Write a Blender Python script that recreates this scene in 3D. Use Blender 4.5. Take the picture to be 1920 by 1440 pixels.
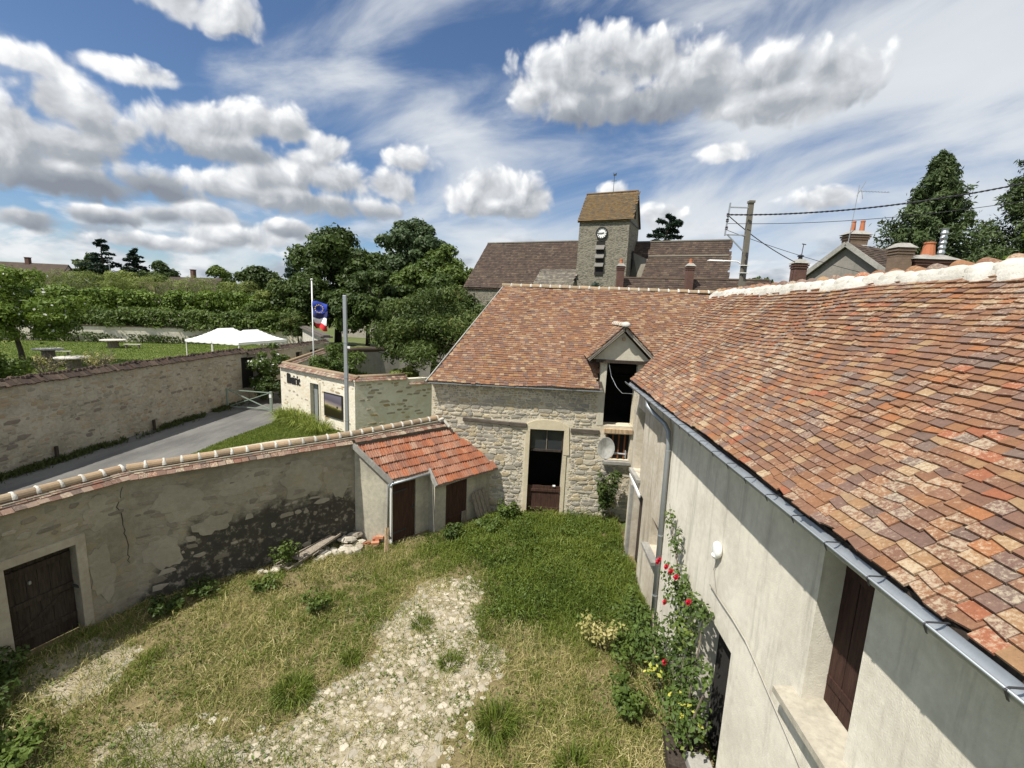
import bpy, math, random
import numpy as np
from mathutils import Matrix, Vector

random.seed(11)
rng = np.random.default_rng(11)
S = bpy.context.scene
COL = S.collection
for o in list(bpy.data.objects):
    bpy.data.objects.remove(o)

# ------------------------------------------------------------------ camera
# +Y runs along the long plastered house, +X to its side, Z up; eye 7 m above the yard
_f, _roll, _pitch, _yaw = 850.0 / 1920.0, math.radians(-2.5), math.radians(9.34), math.radians(2.7)
_fw0 = Vector((-math.sin(_yaw), math.cos(_yaw), 0)); _r0 = Vector((math.cos(_yaw), math.sin(_yaw), 0)); _u0 = Vector((0, 0, 1))
_fw = _fw0 * math.cos(_pitch) - _u0 * math.sin(_pitch)
_u1 = _u0 * math.cos(_pitch) + _fw0 * math.sin(_pitch)
_R = _r0 * math.cos(_roll) - _u1 * math.sin(_roll)
_U = _u1 * math.cos(_roll) + _r0 * math.sin(_roll)
CAM = Vector((0, 0, 7.0))
cd = bpy.data.cameras.new('camera'); cam = bpy.data.objects.new('camera', cd); COL.objects.link(cam)
cd.sensor_width = 36.0; cd.sensor_fit = 'HORIZONTAL'; cd.lens = _f * 36.0
cd.clip_start = 0.05; cd.clip_end = 3000
m = Matrix.Identity(4)
for i in range(3):
    m[i][0] = _R[i]; m[i][1] = _U[i]; m[i][2] = -_fw[i]; m[i][3] = CAM[i]
cam.matrix_world = m
S.camera = cam

# ------------------------------------------------------------------ light
SUNV = Vector((0.488, 0.40, -1.0)).normalized()      # direction the light travels
ld = bpy.data.lights.new('sun', 'SUN'); ld.energy = 5.0; ld.angle = math.radians(0.53); ld.color = (1.0, 0.955, 0.88)
sun = bpy.data.objects.new('sun', ld); COL.objects.link(sun)
sun.rotation_euler = SUNV.to_track_quat('-Z', 'Y').to_euler()
sun.location = (-20, -10, 40)
S.view_settings.view_transform = 'Standard'; S.view_settings.look = 'None'
S.view_settings.exposure = 0.42; S.view_settings.gamma = 1.0
S.view_settings.use_curve_mapping = False
S.cycles.max_bounces = 6; S.cycles.diffuse_bounces = 3; S.cycles.glossy_bounces = 2; S.cycles.transmission_bounces = 3; S.cycles.transparent_max_bounces = 4

# ------------------------------------------------------------------ node helpers
def nd(nt, t, ins=None, **props):
    n = nt.nodes.new(t)
    for k, v in props.items():
        setattr(n, k, v)
    for k, v in (ins or {}).items():
        s = n.inputs[k]
        if isinstance(v, bpy.types.NodeSocket):
            nt.links.new(v, s)
        else:
            s.default_value = v
    return n

def mth(nt, op, a, b=0.0, c=None, clamp=False):
    ins = {0: a, 1: b}
    if c is not None: ins[2] = c
    if op in ('SQRT', 'ABSOLUTE', 'FRACT', 'ARCSINE', 'SINE', 'COSINE', 'FLOOR'): ins = {0: a}
    return nd(nt, 'ShaderNodeMath', ins, operation=op, use_clamp=clamp).outputs[0]

def sstep(nt, x, a, b):
    return nd(nt, 'ShaderNodeMapRange', {0: x, 1: a, 2: b, 3: 0.0, 4: 1.0}, interpolation_type='SMOOTHSTEP').outputs[0]

def mixc(nt, f, a, b, blend='MIX'):
    n = nd(nt, 'ShaderNodeMix', data_type='RGBA', blend_type=blend)
    for k, v in ((0, f), (6, a), (7, b)):
        s = n.inputs[k]
        if isinstance(v, bpy.types.NodeSocket): nt.links.new(v, s)
        else: s.default_value = (*v, 1.0) if isinstance(v, tuple) and len(v) == 3 else v
    return n.outputs[2]

def noise(nt, vec, scale, detail=4.0, rough=0.6, dist=0.0):
    return nd(nt, 'ShaderNodeTexNoise', {'Vector': vec, 'Scale': scale, 'Detail': detail, 'Roughness': rough, 'Distortion': dist}).outputs[0]

def noise2(nt, vec, scale, detail=4.0, rough=0.6, dist=0.0):
    return nd(nt, 'ShaderNodeTexNoise', {'Vector': vec, 'Scale': scale, 'Detail': detail, 'Roughness': rough, 'Distortion': dist}, noise_dimensions='2D').outputs[0]

def scl(nt, vec, s):
    return nd(nt, 'ShaderNodeVectorMath', {0: vec, 1: s}, operation='MULTIPLY').outputs[0]

def ramp(nt, fac, stops, interp='LINEAR'):
    n = nd(nt, 'ShaderNodeValToRGB', {0: fac}); cr = n.color_ramp; cr.interpolation = interp
    while len(cr.elements) < len(stops): cr.elements.new(0.5)
    for e, (p, c) in zip(cr.elements, stops):
        e.position = p; e.color = (*c, 1.0)
    return n.outputs[0]

# ------------------------------------------------------------------ sky
def build_world():
    w = bpy.data.worlds.new('World'); S.world = w; w.use_nodes = True
    nt = w.node_tree; nt.nodes.clear()
    w.cycles.sampling_method = 'NONE'
    sky = nd(nt, 'ShaderNodeTexSky', sky_type='NISHITA', sun_disc=False)
    sky.sun_elevation = math.radians(57.7); sky.sun_rotation = math.radians(230.7)
    sky.air_density = 1.0; sky.dust_density = 0.25; sky.ozone_density = 2.5; sky.altitude = 100
    d = nd(nt, 'ShaderNodeTexCoord').outputs['Generated']
    sp = nd(nt, 'ShaderNodeSeparateXYZ', {0: d})
    az = mth(nt, 'MULTIPLY', mth(nt, 'ARCTAN2', sp.outputs[0], sp.outputs[1]), 57.2958)
    el = mth(nt, 'MULTIPLY', mth(nt, 'ARCSINE', sp.outputs[2]), 57.2958)
    elp = mth(nt, 'MAXIMUM', el, 0.0)
    P = nd(nt, 'ShaderNodeCombineXYZ', {0: az, 1: el, 2: 0.0}).outputs[0]
    # billow noise (degrees space), domain warped
    wz = nd(nt, 'ShaderNodeTexNoise', noise_dimensions='2D', ins={'Vector': P, 'Scale': 0.16, 'Detail': 2.0}).outputs[1]
    Pw = nd(nt, 'ShaderNodeVectorMath', {0: P, 1: scl(nt, nd(nt, 'ShaderNodeVectorMath', {0: wz, 1: (0.5, 0.5, 0.5)}, operation='SUBTRACT').outputs[0], (3.0, 2.2, 0))}, operation='ADD').outputs[0]
    nA = noise2(nt, Pw, 0.26, 7.0, 0.52)
    nB = noise2(nt, nd(nt, 'ShaderNodeVectorMath', {0: Pw, 1: (-0.7, 1.0, 0)}, operation='ADD').outputs[0], 0.26, 4.0, 0.52)
    puff = nd(nt, 'ShaderNodeTexVoronoi', voronoi_dimensions='2D', ins={'Vector': Pw, 'Scale': 0.42, 'Detail': 2.0, 'Roughness': 0.5, 'Smoothness': 0.6}, feature='SMOOTH_F1').outputs[0]
    # cumulus clouds: azimuth, elevation of the base, half width, height, grey of the base
    CL = [(-46.9, 15.2, 2.42, 2.37, 0.6), (-48.9, 13.0, 2.43, 2.75, 0.55), (-44.3, 14.7, 2.65, 2.7, 0.55), (-46.5, 12.3, 4.32, 2.49, 0.4), (-49.4, 10.6, 3.31, 2.02, 0.4), (-46.4, 9.6, 7.12, 1.73, 0.08), 
          (-40.6, 10.1, 4.01, 1.69, 0.1), (-38.6, 15.5, 3.31, 2.0, 0.6), (-35.1, 16.3, 3.81, 2.06, 0.6), (-31.4, 17.5, 3.62, 2.1, 0.6), (-28.4, 17.4, 2.8, 1.92, 0.6), (-34.4, 14.4, 7.82, 1.72, 0.42), 
          (-41.8, 14.5, 1.52, 1.3, 0.6), (-24.5, 16.3, 2.61, 1.82, 0.65), (-26.5, 14.7, 2.92, 1.43, 0.6), (-35.4, 11.0, 3.18, 1.88, 0.6), (-31.6, 12.2, 3.68, 2.13, 0.6), (-27.6, 13.3, 4.46, 2.49, 0.6), 
          (-23.2, 13.1, 4.2, 2.15, 0.6), (-18.0, 13.4, 3.86, 2.09, 0.6), (-27.6, 10.6, 12.11, 1.5, 0.4), (-15.8, 16.2, 3.0, 1.6, 0.7), (-5.5, 14.4, 4.06, 2.48, 0.65), (-8.8, 12.6, 3.29, 1.84, 0.65), 
          (-1.4, 13.3, 3.32, 2.18, 0.6), (-5.2, 11.7, 6.07, 1.29, 0.5), (5.6, 24.3, 6.59, 2.55, 0.38), (7.2, 25.8, 5.61, 2.32, 0.55), (0.9, 25.5, 5.17, 2.72, 0.6), (5.6, 26.8, 5.05, 2.4, 0.6), 
          (-1.1, 23.6, 3.69, 2.28, 0.6), (10.7, 26.2, 6.31, 2.62, 0.55), (16.4, 24.8, 5.97, 2.63, 0.55), (10.5, 22.5, 11.0, 2.47, 0.22), (3.9, 22.2, 6.69, 2.04, 0.3), (22.7, 23.7, 5.47, 2.37, 0.5), 
          (29.0, 23.1, 3.74, 2.14, 0.62), (25.0, 21.2, 8.19, 2.01, 0.5), (-37.5, 25.2, 4.49, 1.85, 0.7), (-33.3, 25.5, 3.37, 1.93, 0.7), (-41.8, 19.0, 4.3, 1.04, 0.85), (-47.5, 17.8, 2.96, 1.19, 0.85), 
          (29.6, 12.2, 3.08, 1.29, 0.7), (8.1, 13.7, 1.96, 1.35, 0.8), (13.9, 11.1, 3.06, 1.7, 0.7), (20.0, 17.3, 3.09, 1.1, 0.8), (-49.0, 5.8, 2.81, 1.12, 0.2), (-44.4, 6.8, 3.27, 0.92, 0.25), 
          (-39.9, 7.5, 2.06, 1.17, 0.2), (-36.1, 8.1, 3.62, 1.33, 0.6), (-28.8, 7.6, 3.15, 1.1, 0.4), (-33.8, 6.3, 4.79, 1.39, 0.6), (-40.1, 4.9, 5.81, 0.9, 0.6)]
    rad = None; shade = None
    for (a, b, rw, h, g) in CL:
        rw *= 1.26; h *= 1.22                     # round puffs, each bright towards the top; g = grey of its foot
        v = nd(nt, 'ShaderNodeVectorMath', {0: P, 1: (1 / rw, 1 / h, 0), 2: (-a / rw, -b / h, 0)}, operation='MULTIPLY_ADD').outputs[0]
        r = nd(nt, 'ShaderNodeVectorMath', {0: v}, operation='LENGTH').outputs['Value']
        l_ = nd(nt, 'ShaderNodeVectorMath', {0: v, 1: (-.32, .95, 0)}, operation='DOT_PRODUCT').outputs['Value']
        s = nd(nt, 'ShaderNodeMapRange', {0: l_, 1: -0.75, 2: 0.75, 3: g, 4: 1.0}).outputs[0]
        if rad is None:
            rad, shade = r, s
        else:
            k = sstep(nt, mth(nt, 'SUBTRACT', rad, r), -0.34, 0.34)
            shade = nd(nt, 'ShaderNodeMix', {0: k, 2: shade, 3: s}).outputs[0]
            rad = mth(nt, 'SMOOTH_MIN', r, rad, 0.34)
    field = mth(nt, 'SUBTRACT', 1.08, rad)
    # the same kind of cloud goes on around and overhead
    big = noise2(nt, scl(nt, P, (0.028, 0.055, 1)), 1.0, 2.0, 0.5)
    out_ = mth(nt, 'MAXIMUM', sstep(nt, mth(nt, 'ABSOLUTE', az), 50.0, 60.0), sstep(nt, el, 29.0, 36.0))
    gen = mth(nt, 'MULTIPLY', mth(nt, 'SUBTRACT', big, 0.47), 3.2)
    gen = mth(nt, 'SUBTRACT', gen, mth(nt, 'MULTIPLY', mth(nt, 'SUBTRACT', 1.0, out_), 4.0))
    field = mth(nt, 'MAXIMUM', field, gen)
    dens = mth(nt, 'ADD', field, mth(nt, 'MULTIPLY', mth(nt, 'SUBTRACT', nA, 0.5), 0.95))
    dens = mth(nt, 'SUBTRACT', dens, mth(nt, 'MULTIPLY', mth(nt, 'SUBTRACT', puff, 0.30), 0.42))
    acum = sstep(nt, dens, 0.0, 0.46)
    relief = mth(nt, 'MULTIPLY', mth(nt, 'SUBTRACT', nA, nB), 1.5)
    core = sstep(nt, dens, 0.12, 0.75)
    sh = mth(nt, 'ADD', shade, mth(nt, 'MULTIPLY', relief, 0.45))
    sh = mth(nt, 'SUBTRACT', sh, mth(nt, 'MULTIPLY', mth(nt, 'SUBTRACT', puff, 0.30), 0.24))
    sh = mth(nt, 'SUBTRACT', sh, mth(nt, 'MULTIPLY', mth(nt, 'MULTIPLY', core, 0.30), mth(nt, 'SUBTRACT', 1.1, shade)))
    ccol = ramp(nt, sh, [(0.12, (.26, .29, .34)), (0.44, (.41, .44, .48)), (0.72, (.72, .74, .77)), (1.0, (1.15, 1.16, 1.15))])
    # high thin veil, streaked along a slant
    rot = nd(nt, 'ShaderNodeVectorRotate', {'Vector': P, 'Axis': (0, 0, 1), 'Angle': math.radians(-14)}, rotation_type='AXIS_ANGLE').outputs[0]
    v1 = noise2(nt, scl(nt, rot, (0.045, 0.13, 1)), 1.0, 6.0, 0.55, 0.35)
    v2 = noise2(nt, scl(nt, rot, (0.022, 0.06, 1)), 1.0, 2.0, 0.5)
    side = sstep(nt, mth(nt, 'ADD', az, mth(nt, 'MULTIPLY', el, -0.25)), -20.0, 8.0)
    veil = mth(nt, 'ADD', mth(nt, 'MULTIPLY', v1, 0.70), mth(nt, 'MULTIPLY', v2, 0.50))
    veil = mth(nt, 'ADD', veil, mth(nt, 'MULTIPLY', side, 0.20))
    av = mth(nt, 'MULTIPLY', sstep(nt, veil, 0.53, 0.86), 0.90)
    vcol = mixc(nt, v1, (.62, .66, .71), (.86, .89, .91))
    # broken low bank towards the horizon
    lowp = nd(nt, 'ShaderNodeVectorMath', {0: P, 1: (0.13, 0.34, 1)}, operation='MULTIPLY').outputs[0]
    l1 = noise2(nt, lowp, 1.0, 5.0, 0.55, 0.3)
    lowm = mth(nt, 'SUBTRACT', 1.0, sstep(nt, el, 4.0, 13.0))
    al = mth(nt, 'MULTIPLY', sstep(nt, mth(nt, 'ADD', l1, mth(nt, 'MULTIPLY', lowm, 0.16)), 0.52, 0.74), mth(nt, 'MULTIPLY', lowm, 0.95))
    lsh = noise2(nt, nd(nt, 'ShaderNodeVectorMath', {0: lowp, 1: (0.1, 0.3, 3)}, operation='ADD').outputs[0], 1.2, 4.0, 0.55)
    lcol = ramp(nt, lsh, [(0.34, (.42, .47, .54)), (0.60, (.86, .88, .90))])
    base = nd(nt, 'ShaderNodeVectorMath', {0: sky.outputs[0], 1: (0.084, 0.094, 0.106)}, operation='MULTIPLY').outputs[0]
    c = mixc(nt, av, base, vcol)
    c = mixc(nt, al, c, lcol)
    c = mixc(nt, acum, c, ccol)
    bg = nd(nt, 'ShaderNodeBackground', {0: c, 1: 0.76})
    out = nd(nt, 'ShaderNodeOutputWorld', {0: bg.outputs[0]})
build_world()

# ------------------------------------------------------------------ mesh helpers
def tag(o, label=None, cat=None, group=None, kind=None):
    if label: o['label'] = label
    if cat: o['category'] = cat
    if group: o['group'] = group
    if kind: o['kind'] = kind
    return o

def empty(name, loc=(0, 0, 0), rz=0.0):
    o = bpy.data.objects.new(name, None); COL.objects.link(o)
    o.location = loc; o.rotation_euler = (0, 0, rz); o.empty_display_size = 0.2
    return o

def link(name, me, parent=None, M=None):
    o = bpy.data.objects.new(name, me); COL.objects.link(o)
    if parent is not None: o.parent = parent
    if M is not None: o.matrix_basis = M
    return o

def mesh_np(name, V, F, mat=None, rnd=None, smooth=False):
    """V (n,3) floats, F (m,3|4) ints"""
    V = np.asarray(V, np.float32); F = np.asarray(F, np.int32)
    me = bpy.data.meshes.new(name)
    k = F.shape[1]
    me.vertices.add(len(V)); me.vertices.foreach_set('co', V.ravel())
    me.loops.add(F.size); me.loops.foreach_set('vertex_index', F.ravel())
    me.polygons.add(len(F)); me.polygons.foreach_set('loop_start', np.arange(0, F.size, k, dtype=np.int32))
    me.polygons.foreach_set('use_smooth', np.full(len(F), bool(smooth)))
    if rnd is not None:
        a = me.attributes.new('rnd', 'FLOAT', 'POINT'); a.data.foreach_set('value', np.asarray(rnd, np.float32))
    me.update(calc_edges=True); me.validate()
    if mat: me.materials.append(mat)
    return me

class MB:
    def __init__(s): s.v = []; s.f = []; s.r = []
    def add(s, vs, fs, r=0.0):
        b = len(s.v); s.v += [tuple(v) for v in vs]; s.f += [tuple(i + b for i in f) for f in fs]; s.r += [r] * len(vs); return s
    def box(s, c, size, rz=0.0, M=None, r=0.0, taper=1.0):
        hx, hy, hz = size[0] / 2, size[1] / 2, size[2] / 2
        vs = []
        for z in (-1, 1):
            k = 1.0 if z < 0 else taper
            for x, y in ((-1, -1), (1, -1), (1, 1), (-1, 1)):
                vs.append(Vector((x * hx * k, y * hy * k, z * hz)))
        A = M if M is not None else Matrix.Rotation(rz, 4, 'Z')
        vs = [Vector(c) + (A @ v).to_3d() if len(A) == 4 else Vector(c) + A @ v for v in vs]
        return s.add(vs, [(0, 3, 2, 1), (4, 5, 6, 7), (0, 1, 5, 4), (1, 2, 6, 5), (2, 3, 7, 6), (3, 0, 4, 7)], r)
    def bar(s, p, q, w, h=None, r=0.0, up=(0, 0, 1)):
        """square bar from p to q"""
        p, q = Vector(p), Vector(q); d = (q - p); L = d.length; d.normalize(); h = h or w
        upv = Vector(up)
        if abs(d.dot(upv)) > 0.97: upv = Vector((0, 1, 0))
        x = d.cross(upv).normalized(); z = x.cross(d).normalized()
        vs = []
        for e in (p, q):
            for a, b in ((-1, -1), (1, -1), (1, 1), (-1, 1)):
                vs.append(e + x * a * w / 2 + z * b * h / 2)
        return s.add(vs, [(3, 2, 1, 0), (4, 5, 6, 7), (0, 1, 5, 4), (1, 2, 6, 5), (2, 3, 7, 6), (3, 0, 4, 7)], r)
    def tube(s, pts, rad, seg=8, caps=True, r=0.0, twist=None):
        pts = [Vector(p) for p in pts]; n = len(pts)
        if not hasattr(rad, '__len__'): rad = [rad] * n
        rings = []; prev = None
        for i, p in enumerate(pts):
            d = (pts[min(i + 1, n - 1)] - pts[max(i - 1, 0)])
            d = d.normalized() if d.length > 1e-9 else Vector((0, 0, 1))
            if prev is None:
                a = Vector((0, 0, 1)) if abs(d.z) < 0.9 else Vector((1, 0, 0))
                x = d.cross(a).normalized()
            else:
                x = (prev - d * prev.dot(d)).normalized()
            prev = x; y = d.cross(x)
            rings.append([p + (x * math.cos(2 * math.pi * k / seg) + y * math.sin(2 * math.pi * k / seg)) * rad[i] for k in range(seg)])
        vs = [v for R in rings for v in R]; fs = []
        for i in range(n - 1):
            for k in range(seg):
                a = i * seg + k; b = i * seg + (k + 1) % seg
                fs.append((a, b, b + seg, a + seg))
        if caps:
            fs.append(tuple(reversed(range(seg)))); fs.append(tuple((n - 1) * seg + k for k in range(seg)))
        return s.add(vs, fs, r)
    def lathe(s, c, prof, seg=16, r=0.0, squash=1.0):
        c = Vector(c); vs = []; fs = []
        for (rr, z) in prof:
            for k in range(seg):
                a = 2 * math.pi * k / seg
                vs.append(c + Vector((rr * math.cos(a), rr * math.sin(a) * squash, z)))
        for i in range(len(prof) - 1):
            for k in range(seg):
                a = i * seg + k; b = i * seg + (k + 1) % seg
                fs.append((a, b, b + seg, a + seg))
        fs.append(tuple(reversed(range(seg)))); fs.append(tuple((len(prof) - 1) * seg + k for k in range(seg)))
        return s.add(vs, fs, r)
    def prism(s, poly, thick, r=0.0):
        """poly: list of 3-D points (planar), extruded by vector thick"""
        n = len(poly); t = Vector(thick)
        vs = [Vector(p) for p in poly] + [Vector(p) + t for p in poly]
        fs = [tuple(reversed(range(n))), tuple(range(n, 2 * n))] + [(i, (i + 1) % n, (i + 1) % n + n, i + n) for i in range(n)]
        return s.add(vs, fs, r)
    def mesh(s, name, mat, smooth=False):
        me = bpy.data.meshes.new(name)
        me.from_pydata([tuple(v) for v in s.v], [], s.f)
        if any(s.r):
            a = me.attributes.new('rnd', 'FLOAT', 'POINT'); a.data.foreach_set('value', s.r)
        if smooth: me.polygons.foreach_set('use_smooth', [True] * len(me.polygons))
        me.update(); me.materials.append(mat)
        return me
    def build(s, name, mat, parent=None, smooth=False, M=None, bevel=0.0):
        o = link(name, s.mesh(name, mat, smooth), parent, M)
        if bevel:
            b = o.modifiers.new('bevel', 'BEVEL'); b.width = bevel; b.segments = 2; b.limit_method = 'ANGLE'
        return o

def copy_tree(o, parent=None):
    c = o.copy(); COL.objects.link(c); c.parent = parent
    if parent is not None: c.matrix_parent_inverse = o.matrix_parent_inverse
    for ch in list(o.children): copy_tree(ch, c)
    return c

def basis(x, y, z, t):
    M = Matrix.Identity(4)
    for i in range(3):
        M[i][0] = x[i]; M[i][1] = y[i]; M[i][2] = z[i]; M[i][3] = t[i]
    return M

def in_poly(x, y, poly):
    x = np.asarray(x); y = np.asarray(y); ins = np.zeros(x.shape, bool); n = len(poly)
    for i in range(n):
        x0, y0 = poly[i]; x1, y1 = poly[(i + 1) % n]
        c = ((y0 > y) != (y1 > y)) & (x < (x1 - x0) * (y - y0) / (y1 - y0 + 1e-12) + x0)
        ins ^= c
    return ins

def vnoise(x, y, seed=0):
    """smooth value noise in numpy"""
    x = np.asarray(x, float); y = np.asarray(y, float)
    xi = np.floor(x).astype(int); yi = np.floor(y).astype(int); xf = x - xi; yf = y - yi
    def h(a, b):
        v = np.sin(a * 127.1 + b * 311.7 + seed * 74.7) * 43758.5453
        return v - np.floor(v)
    u = xf * xf * (3 - 2 * xf); w = yf * yf * (3 - 2 * yf)
    return (h(xi, yi) * (1 - u) + h(xi + 1, yi) * u) * (1 - w) + (h(xi, yi + 1) * (1 - u) + h(xi + 1, yi + 1) * u) * w

def fbm(x, y, seed=0, oct=3):
    s = 0; a = 0.5; t = 0
    for k in range(oct):
        s = s + a * vnoise(np.asarray(x) * 2 ** k, np.asarray(y) * 2 ** k, seed + k); t += a; a *= 0.5
    return s / t

# ------------------------------------------------------------------ materials
MATS = {}
def begin(name):
    mt = bpy.data.materials.new(name); mt.use_nodes = True; nt = mt.node_tree; nt.nodes.clear(); MATS[name] = mt
    pos = nd(nt, 'ShaderNodeNewGeometry').outputs['Position']
    return mt, nt, pos

def finish(mt, nt, col, rough=0.85, bump=None, bstr=0.4, bdist=0.01, metal=0.0, spec=0.35, transl=None):
    ins = {'Base Color': col if isinstance(col, bpy.types.NodeSocket) else (*col, 1.0), 'Roughness': rough, 'Metallic': metal, 'Specular IOR Level': spec}
    b = nd(nt, 'ShaderNodeBsdfPrincipled', ins)
    if bump is not None:
        bn = nd(nt, 'ShaderNodeBump', {'Strength': bstr, 'Distance': bdist, 'Height': bump})
        nt.links.new(bn.outputs[0], b.inputs['Normal'])
    sh = b.outputs[0]
    if transl:
        t = nd(nt, 'ShaderNodeBsdfTranslucent', {0: col if isinstance(col, bpy.types.NodeSocket) else (*col, 1.0)})
        mx = nd(nt, 'ShaderNodeMixShader', {0: transl, 1: sh, 2: t.outputs[0]}); sh = mx.outputs[0]
    nd(nt, 'ShaderNodeOutputMaterial', {0: sh})
    return mt

def rnd_socket(nt):
    a = nd(nt, 'ShaderNodeAttribute', attribute_name='rnd').outputs['Fac']
    o = nd(nt, 'ShaderNodeObjectInfo').outputs['Random']
    return mth(nt, 'FRACT', mth(nt, 'ADD', a, o))

def m_plain(name, col, rough=0.7, metal=0.0, var=0.25, nscale=6.0, bscale=40.0, bstr=0.15, spec=0.35):
    mt, nt, pos = begin(name)
    n = noise(nt, pos, nscale, 5.0, 0.65)
    c = mixc(nt, n, tuple(x * (1 - var) for x in col), tuple(min(1, x * (1 + var)) for x in col))
    return finish(mt, nt, c, rough, noise(nt, pos, bscale, 3.0), bstr, 0.006, metal, spec)

def m_tiles(name, pal, lichen=(.44, .38, .27), lam=0.5, dark=0.25):
    """one colour per tile (rnd attribute or object random), blotched with lichen"""
    mt, nt, pos = begin(name)
    r = rnd_socket(nt)
    stops = [(i / len(pal), c) for i, c in enumerate(pal)]
    c = ramp(nt, r, stops, 'CONSTANT')
    r2 = mth(nt, 'FRACT', mth(nt, 'MULTIPLY', r, 37.7))
    n1 = noise(nt, pos, 30.0, 5.0, 0.75)
    n2 = noise(nt, pos, 0.9, 5.0, 0.65)
    n3 = noise(nt, pos, 70.0, 3.0, 0.6)
    v = mth(nt, 'ADD', 0.34, mth(nt, 'MULTIPLY', mth(nt, 'ADD', n1, mth(nt, 'ADD', mth(nt, 'MULTIPLY', r2, 0.22), mth(nt, 'MULTIPLY', noise(nt, pos, 9.0, 3.0, .6), 0.55))), 0.85))
    c = mixc(nt, 1.0, c, nd(nt, 'ShaderNodeCombineColor', {0: v, 1: v, 2: v}).outputs[0], 'MULTIPLY')
    li = sstep(nt, mth(nt, 'ADD', mth(nt, 'MULTIPLY', n1, 0.7), mth(nt, 'ADD', mth(nt, 'MULTIPLY', r2, 0.16), mth(nt, 'MULTIPLY', n2, 0.42))), 0.66, 0.80)
    c = mixc(nt, mth(nt, 'MULTIPLY', li, lam), c, lichen)
    dk = sstep(nt, n3, 0.60, 0.75)
    c = mixc(nt, mth(nt, 'MULTIPLY', dk, dark), c, (.05, .045, .04))
    return finish(mt, nt, c, 0.88, mth(nt, 'ADD', n1, mth(nt, 'MULTIPLY', n3, 0.5)), 0.5, 0.006)

PAL = [tuple(x * .76 for x in c) for c in (
       (.235, .115, .060), (.20, .102, .060), (.27, .130, .062), (.215, .112, .070), (.17, .092, .062), (.30, .148, .066), (.25, .132, .076),
       (.17, .112, .092), (.23, .112, .058), (.20, .135, .11), (.265, .126, .064), (.15, .098, .082), (.34, .205, .10), (.21, .108, .066),
       (.285, .14, .07), (.38, .255, .135), (.17, .135, .115), (.245, .122, .068), (.19, .10, .066), (.37, .148, .056), (.29, .16, .085),
       (.22, .118, .074), (.37, .26, .15), (.14, .105, .09), (.24, .126, .074), (.33, .11, .052), (.225, .12, .068), (.26, .135, .07), (.185, .105, .075), (.245, .13, .08))]
PAL = [tuple(x * .72 + y * .28 for x, y in zip(c, (.180, .092, .054))) for c in PAL]
T_HOUSE = m_tiles('house_tile', PAL, lam=0.62, dark=.55)
T_BARN = m_tiles('barn_tile', [tuple(x * .92 for x in c) for c in PAL[:16]] + [(.17, .09, .06), (.20, .11, .07), (.25, .165, .10)], lam=0.35)
T_CAP = m_tiles('wall_cap_tile', [(.17, .10, .07), (.14, .085, .062), (.21, .135, .10), (.19, .095, .065), (.24, .175, .13), (.12, .085, .068)], lam=0.8, dark=.4)
T_RIDGE = m_tiles('ridge_tile', [(.25, .19, .12), (.28, .20, .12), (.23, .17, .11), (.30, .21, .13)], lam=0.2, dark=0.15)
T_SHED = m_tiles('interlocking_tile', [(.27, .098, .048), (.24, .090, .048), (.30, .108, .052), (.24, .105, .062), (.21, .098, .064), (.28, .135, .085)], lichen=(.36, .26, .19), lam=0.75, dark=0.6)
T_OLD = m_tiles('old_roof_tile', [(.050, .034, .025), (.060, .040, .029), (.043, .030, .024), (.069, .046, .033), (.054, .037, .027)], lichen=(.19, .15, .10), lam=0.4)
T_OCHRE = m_tiles('lichened_tile', [(.10, .070, .036), (.118, .080, .036), (.085, .062, .038), (.11, .068, .028)], lichen=(.16, .11, .042), lam=0.5)
T_GREY = m_tiles('grey_lichened_tile', [(.11, .098, .078), (.135, .12, .092), (.10, .086, .072), (.15, .128, .10)], lichen=(.27, .25, .20), lam=0.6)

def m_render(name, a, b, streak=0.5, damp=None, bscale=55.0, bstr=0.5):
    """roughcast plaster; streak = vertical rain marks"""
    mt, nt, pos = begin(name)
    n1 = noise(nt, pos, 1.2, 5.0, 0.6)
    n2 = noise(nt, scl(nt, pos, (4.0, 4.0, 0.40)), 1.0, 6.0, 0.7)
    n3 = noise(nt, pos, 9.0, 4.0, 0.65)
    f = mth(nt, 'ADD', mth(nt, 'MULTIPLY', n1, 0.5), mth(nt, 'MULTIPLY', n3, 0.35))
    c = mixc(nt, sstep(nt, f, 0.28, 0.58), b, a)
    st = mth(nt, 'MULTIPLY', sstep(nt, n2, 0.48, 0.72), streak)
    c = mixc(nt, st, c, tuple(x * 0.55 for x in b))
    return finish(mt, nt, c, 0.92, mth(nt, 'ADD', noise(nt, pos, bscale, 4.0, 0.7), mth(nt, 'MULTIPLY', n3, 0.6)), bstr, 0.012, spec=0.2)

M_HOUSE = m_render('house_plaster', (.74, .70, .59), (.57, .53, .44), 0.6)
M_HOUSE2 = m_render('streaked_plaster', (.60, .55, .45), (.42, .36, .27), 0.85)
M_SHED = m_render('shed_render', (.52, .48, .37), (.33, .31, .25), 0.35, bscale=30)
M_DORM = m_render('dormer_plaster', (.62, .58, .46), (.50, .46, .36), 0.25)
M_CONC = m_render('concrete', (.36, .35, .31), (.22, .21, .19), 0.35, bscale=25)
M_GABLE = m_render('grey_render', (.27, .25, .215), (.20, .185, .16), 0.35, bscale=20)
M_FARWALL = m_render('far_plaster', (.42, .39, .33), (.32, .29, .25), 0.3)
M_MORTARW = m_render('white_mortar', (.60, .575, .51), (.38, .36, .31), 0.25, bscale=30, bstr=0.9)

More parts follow.
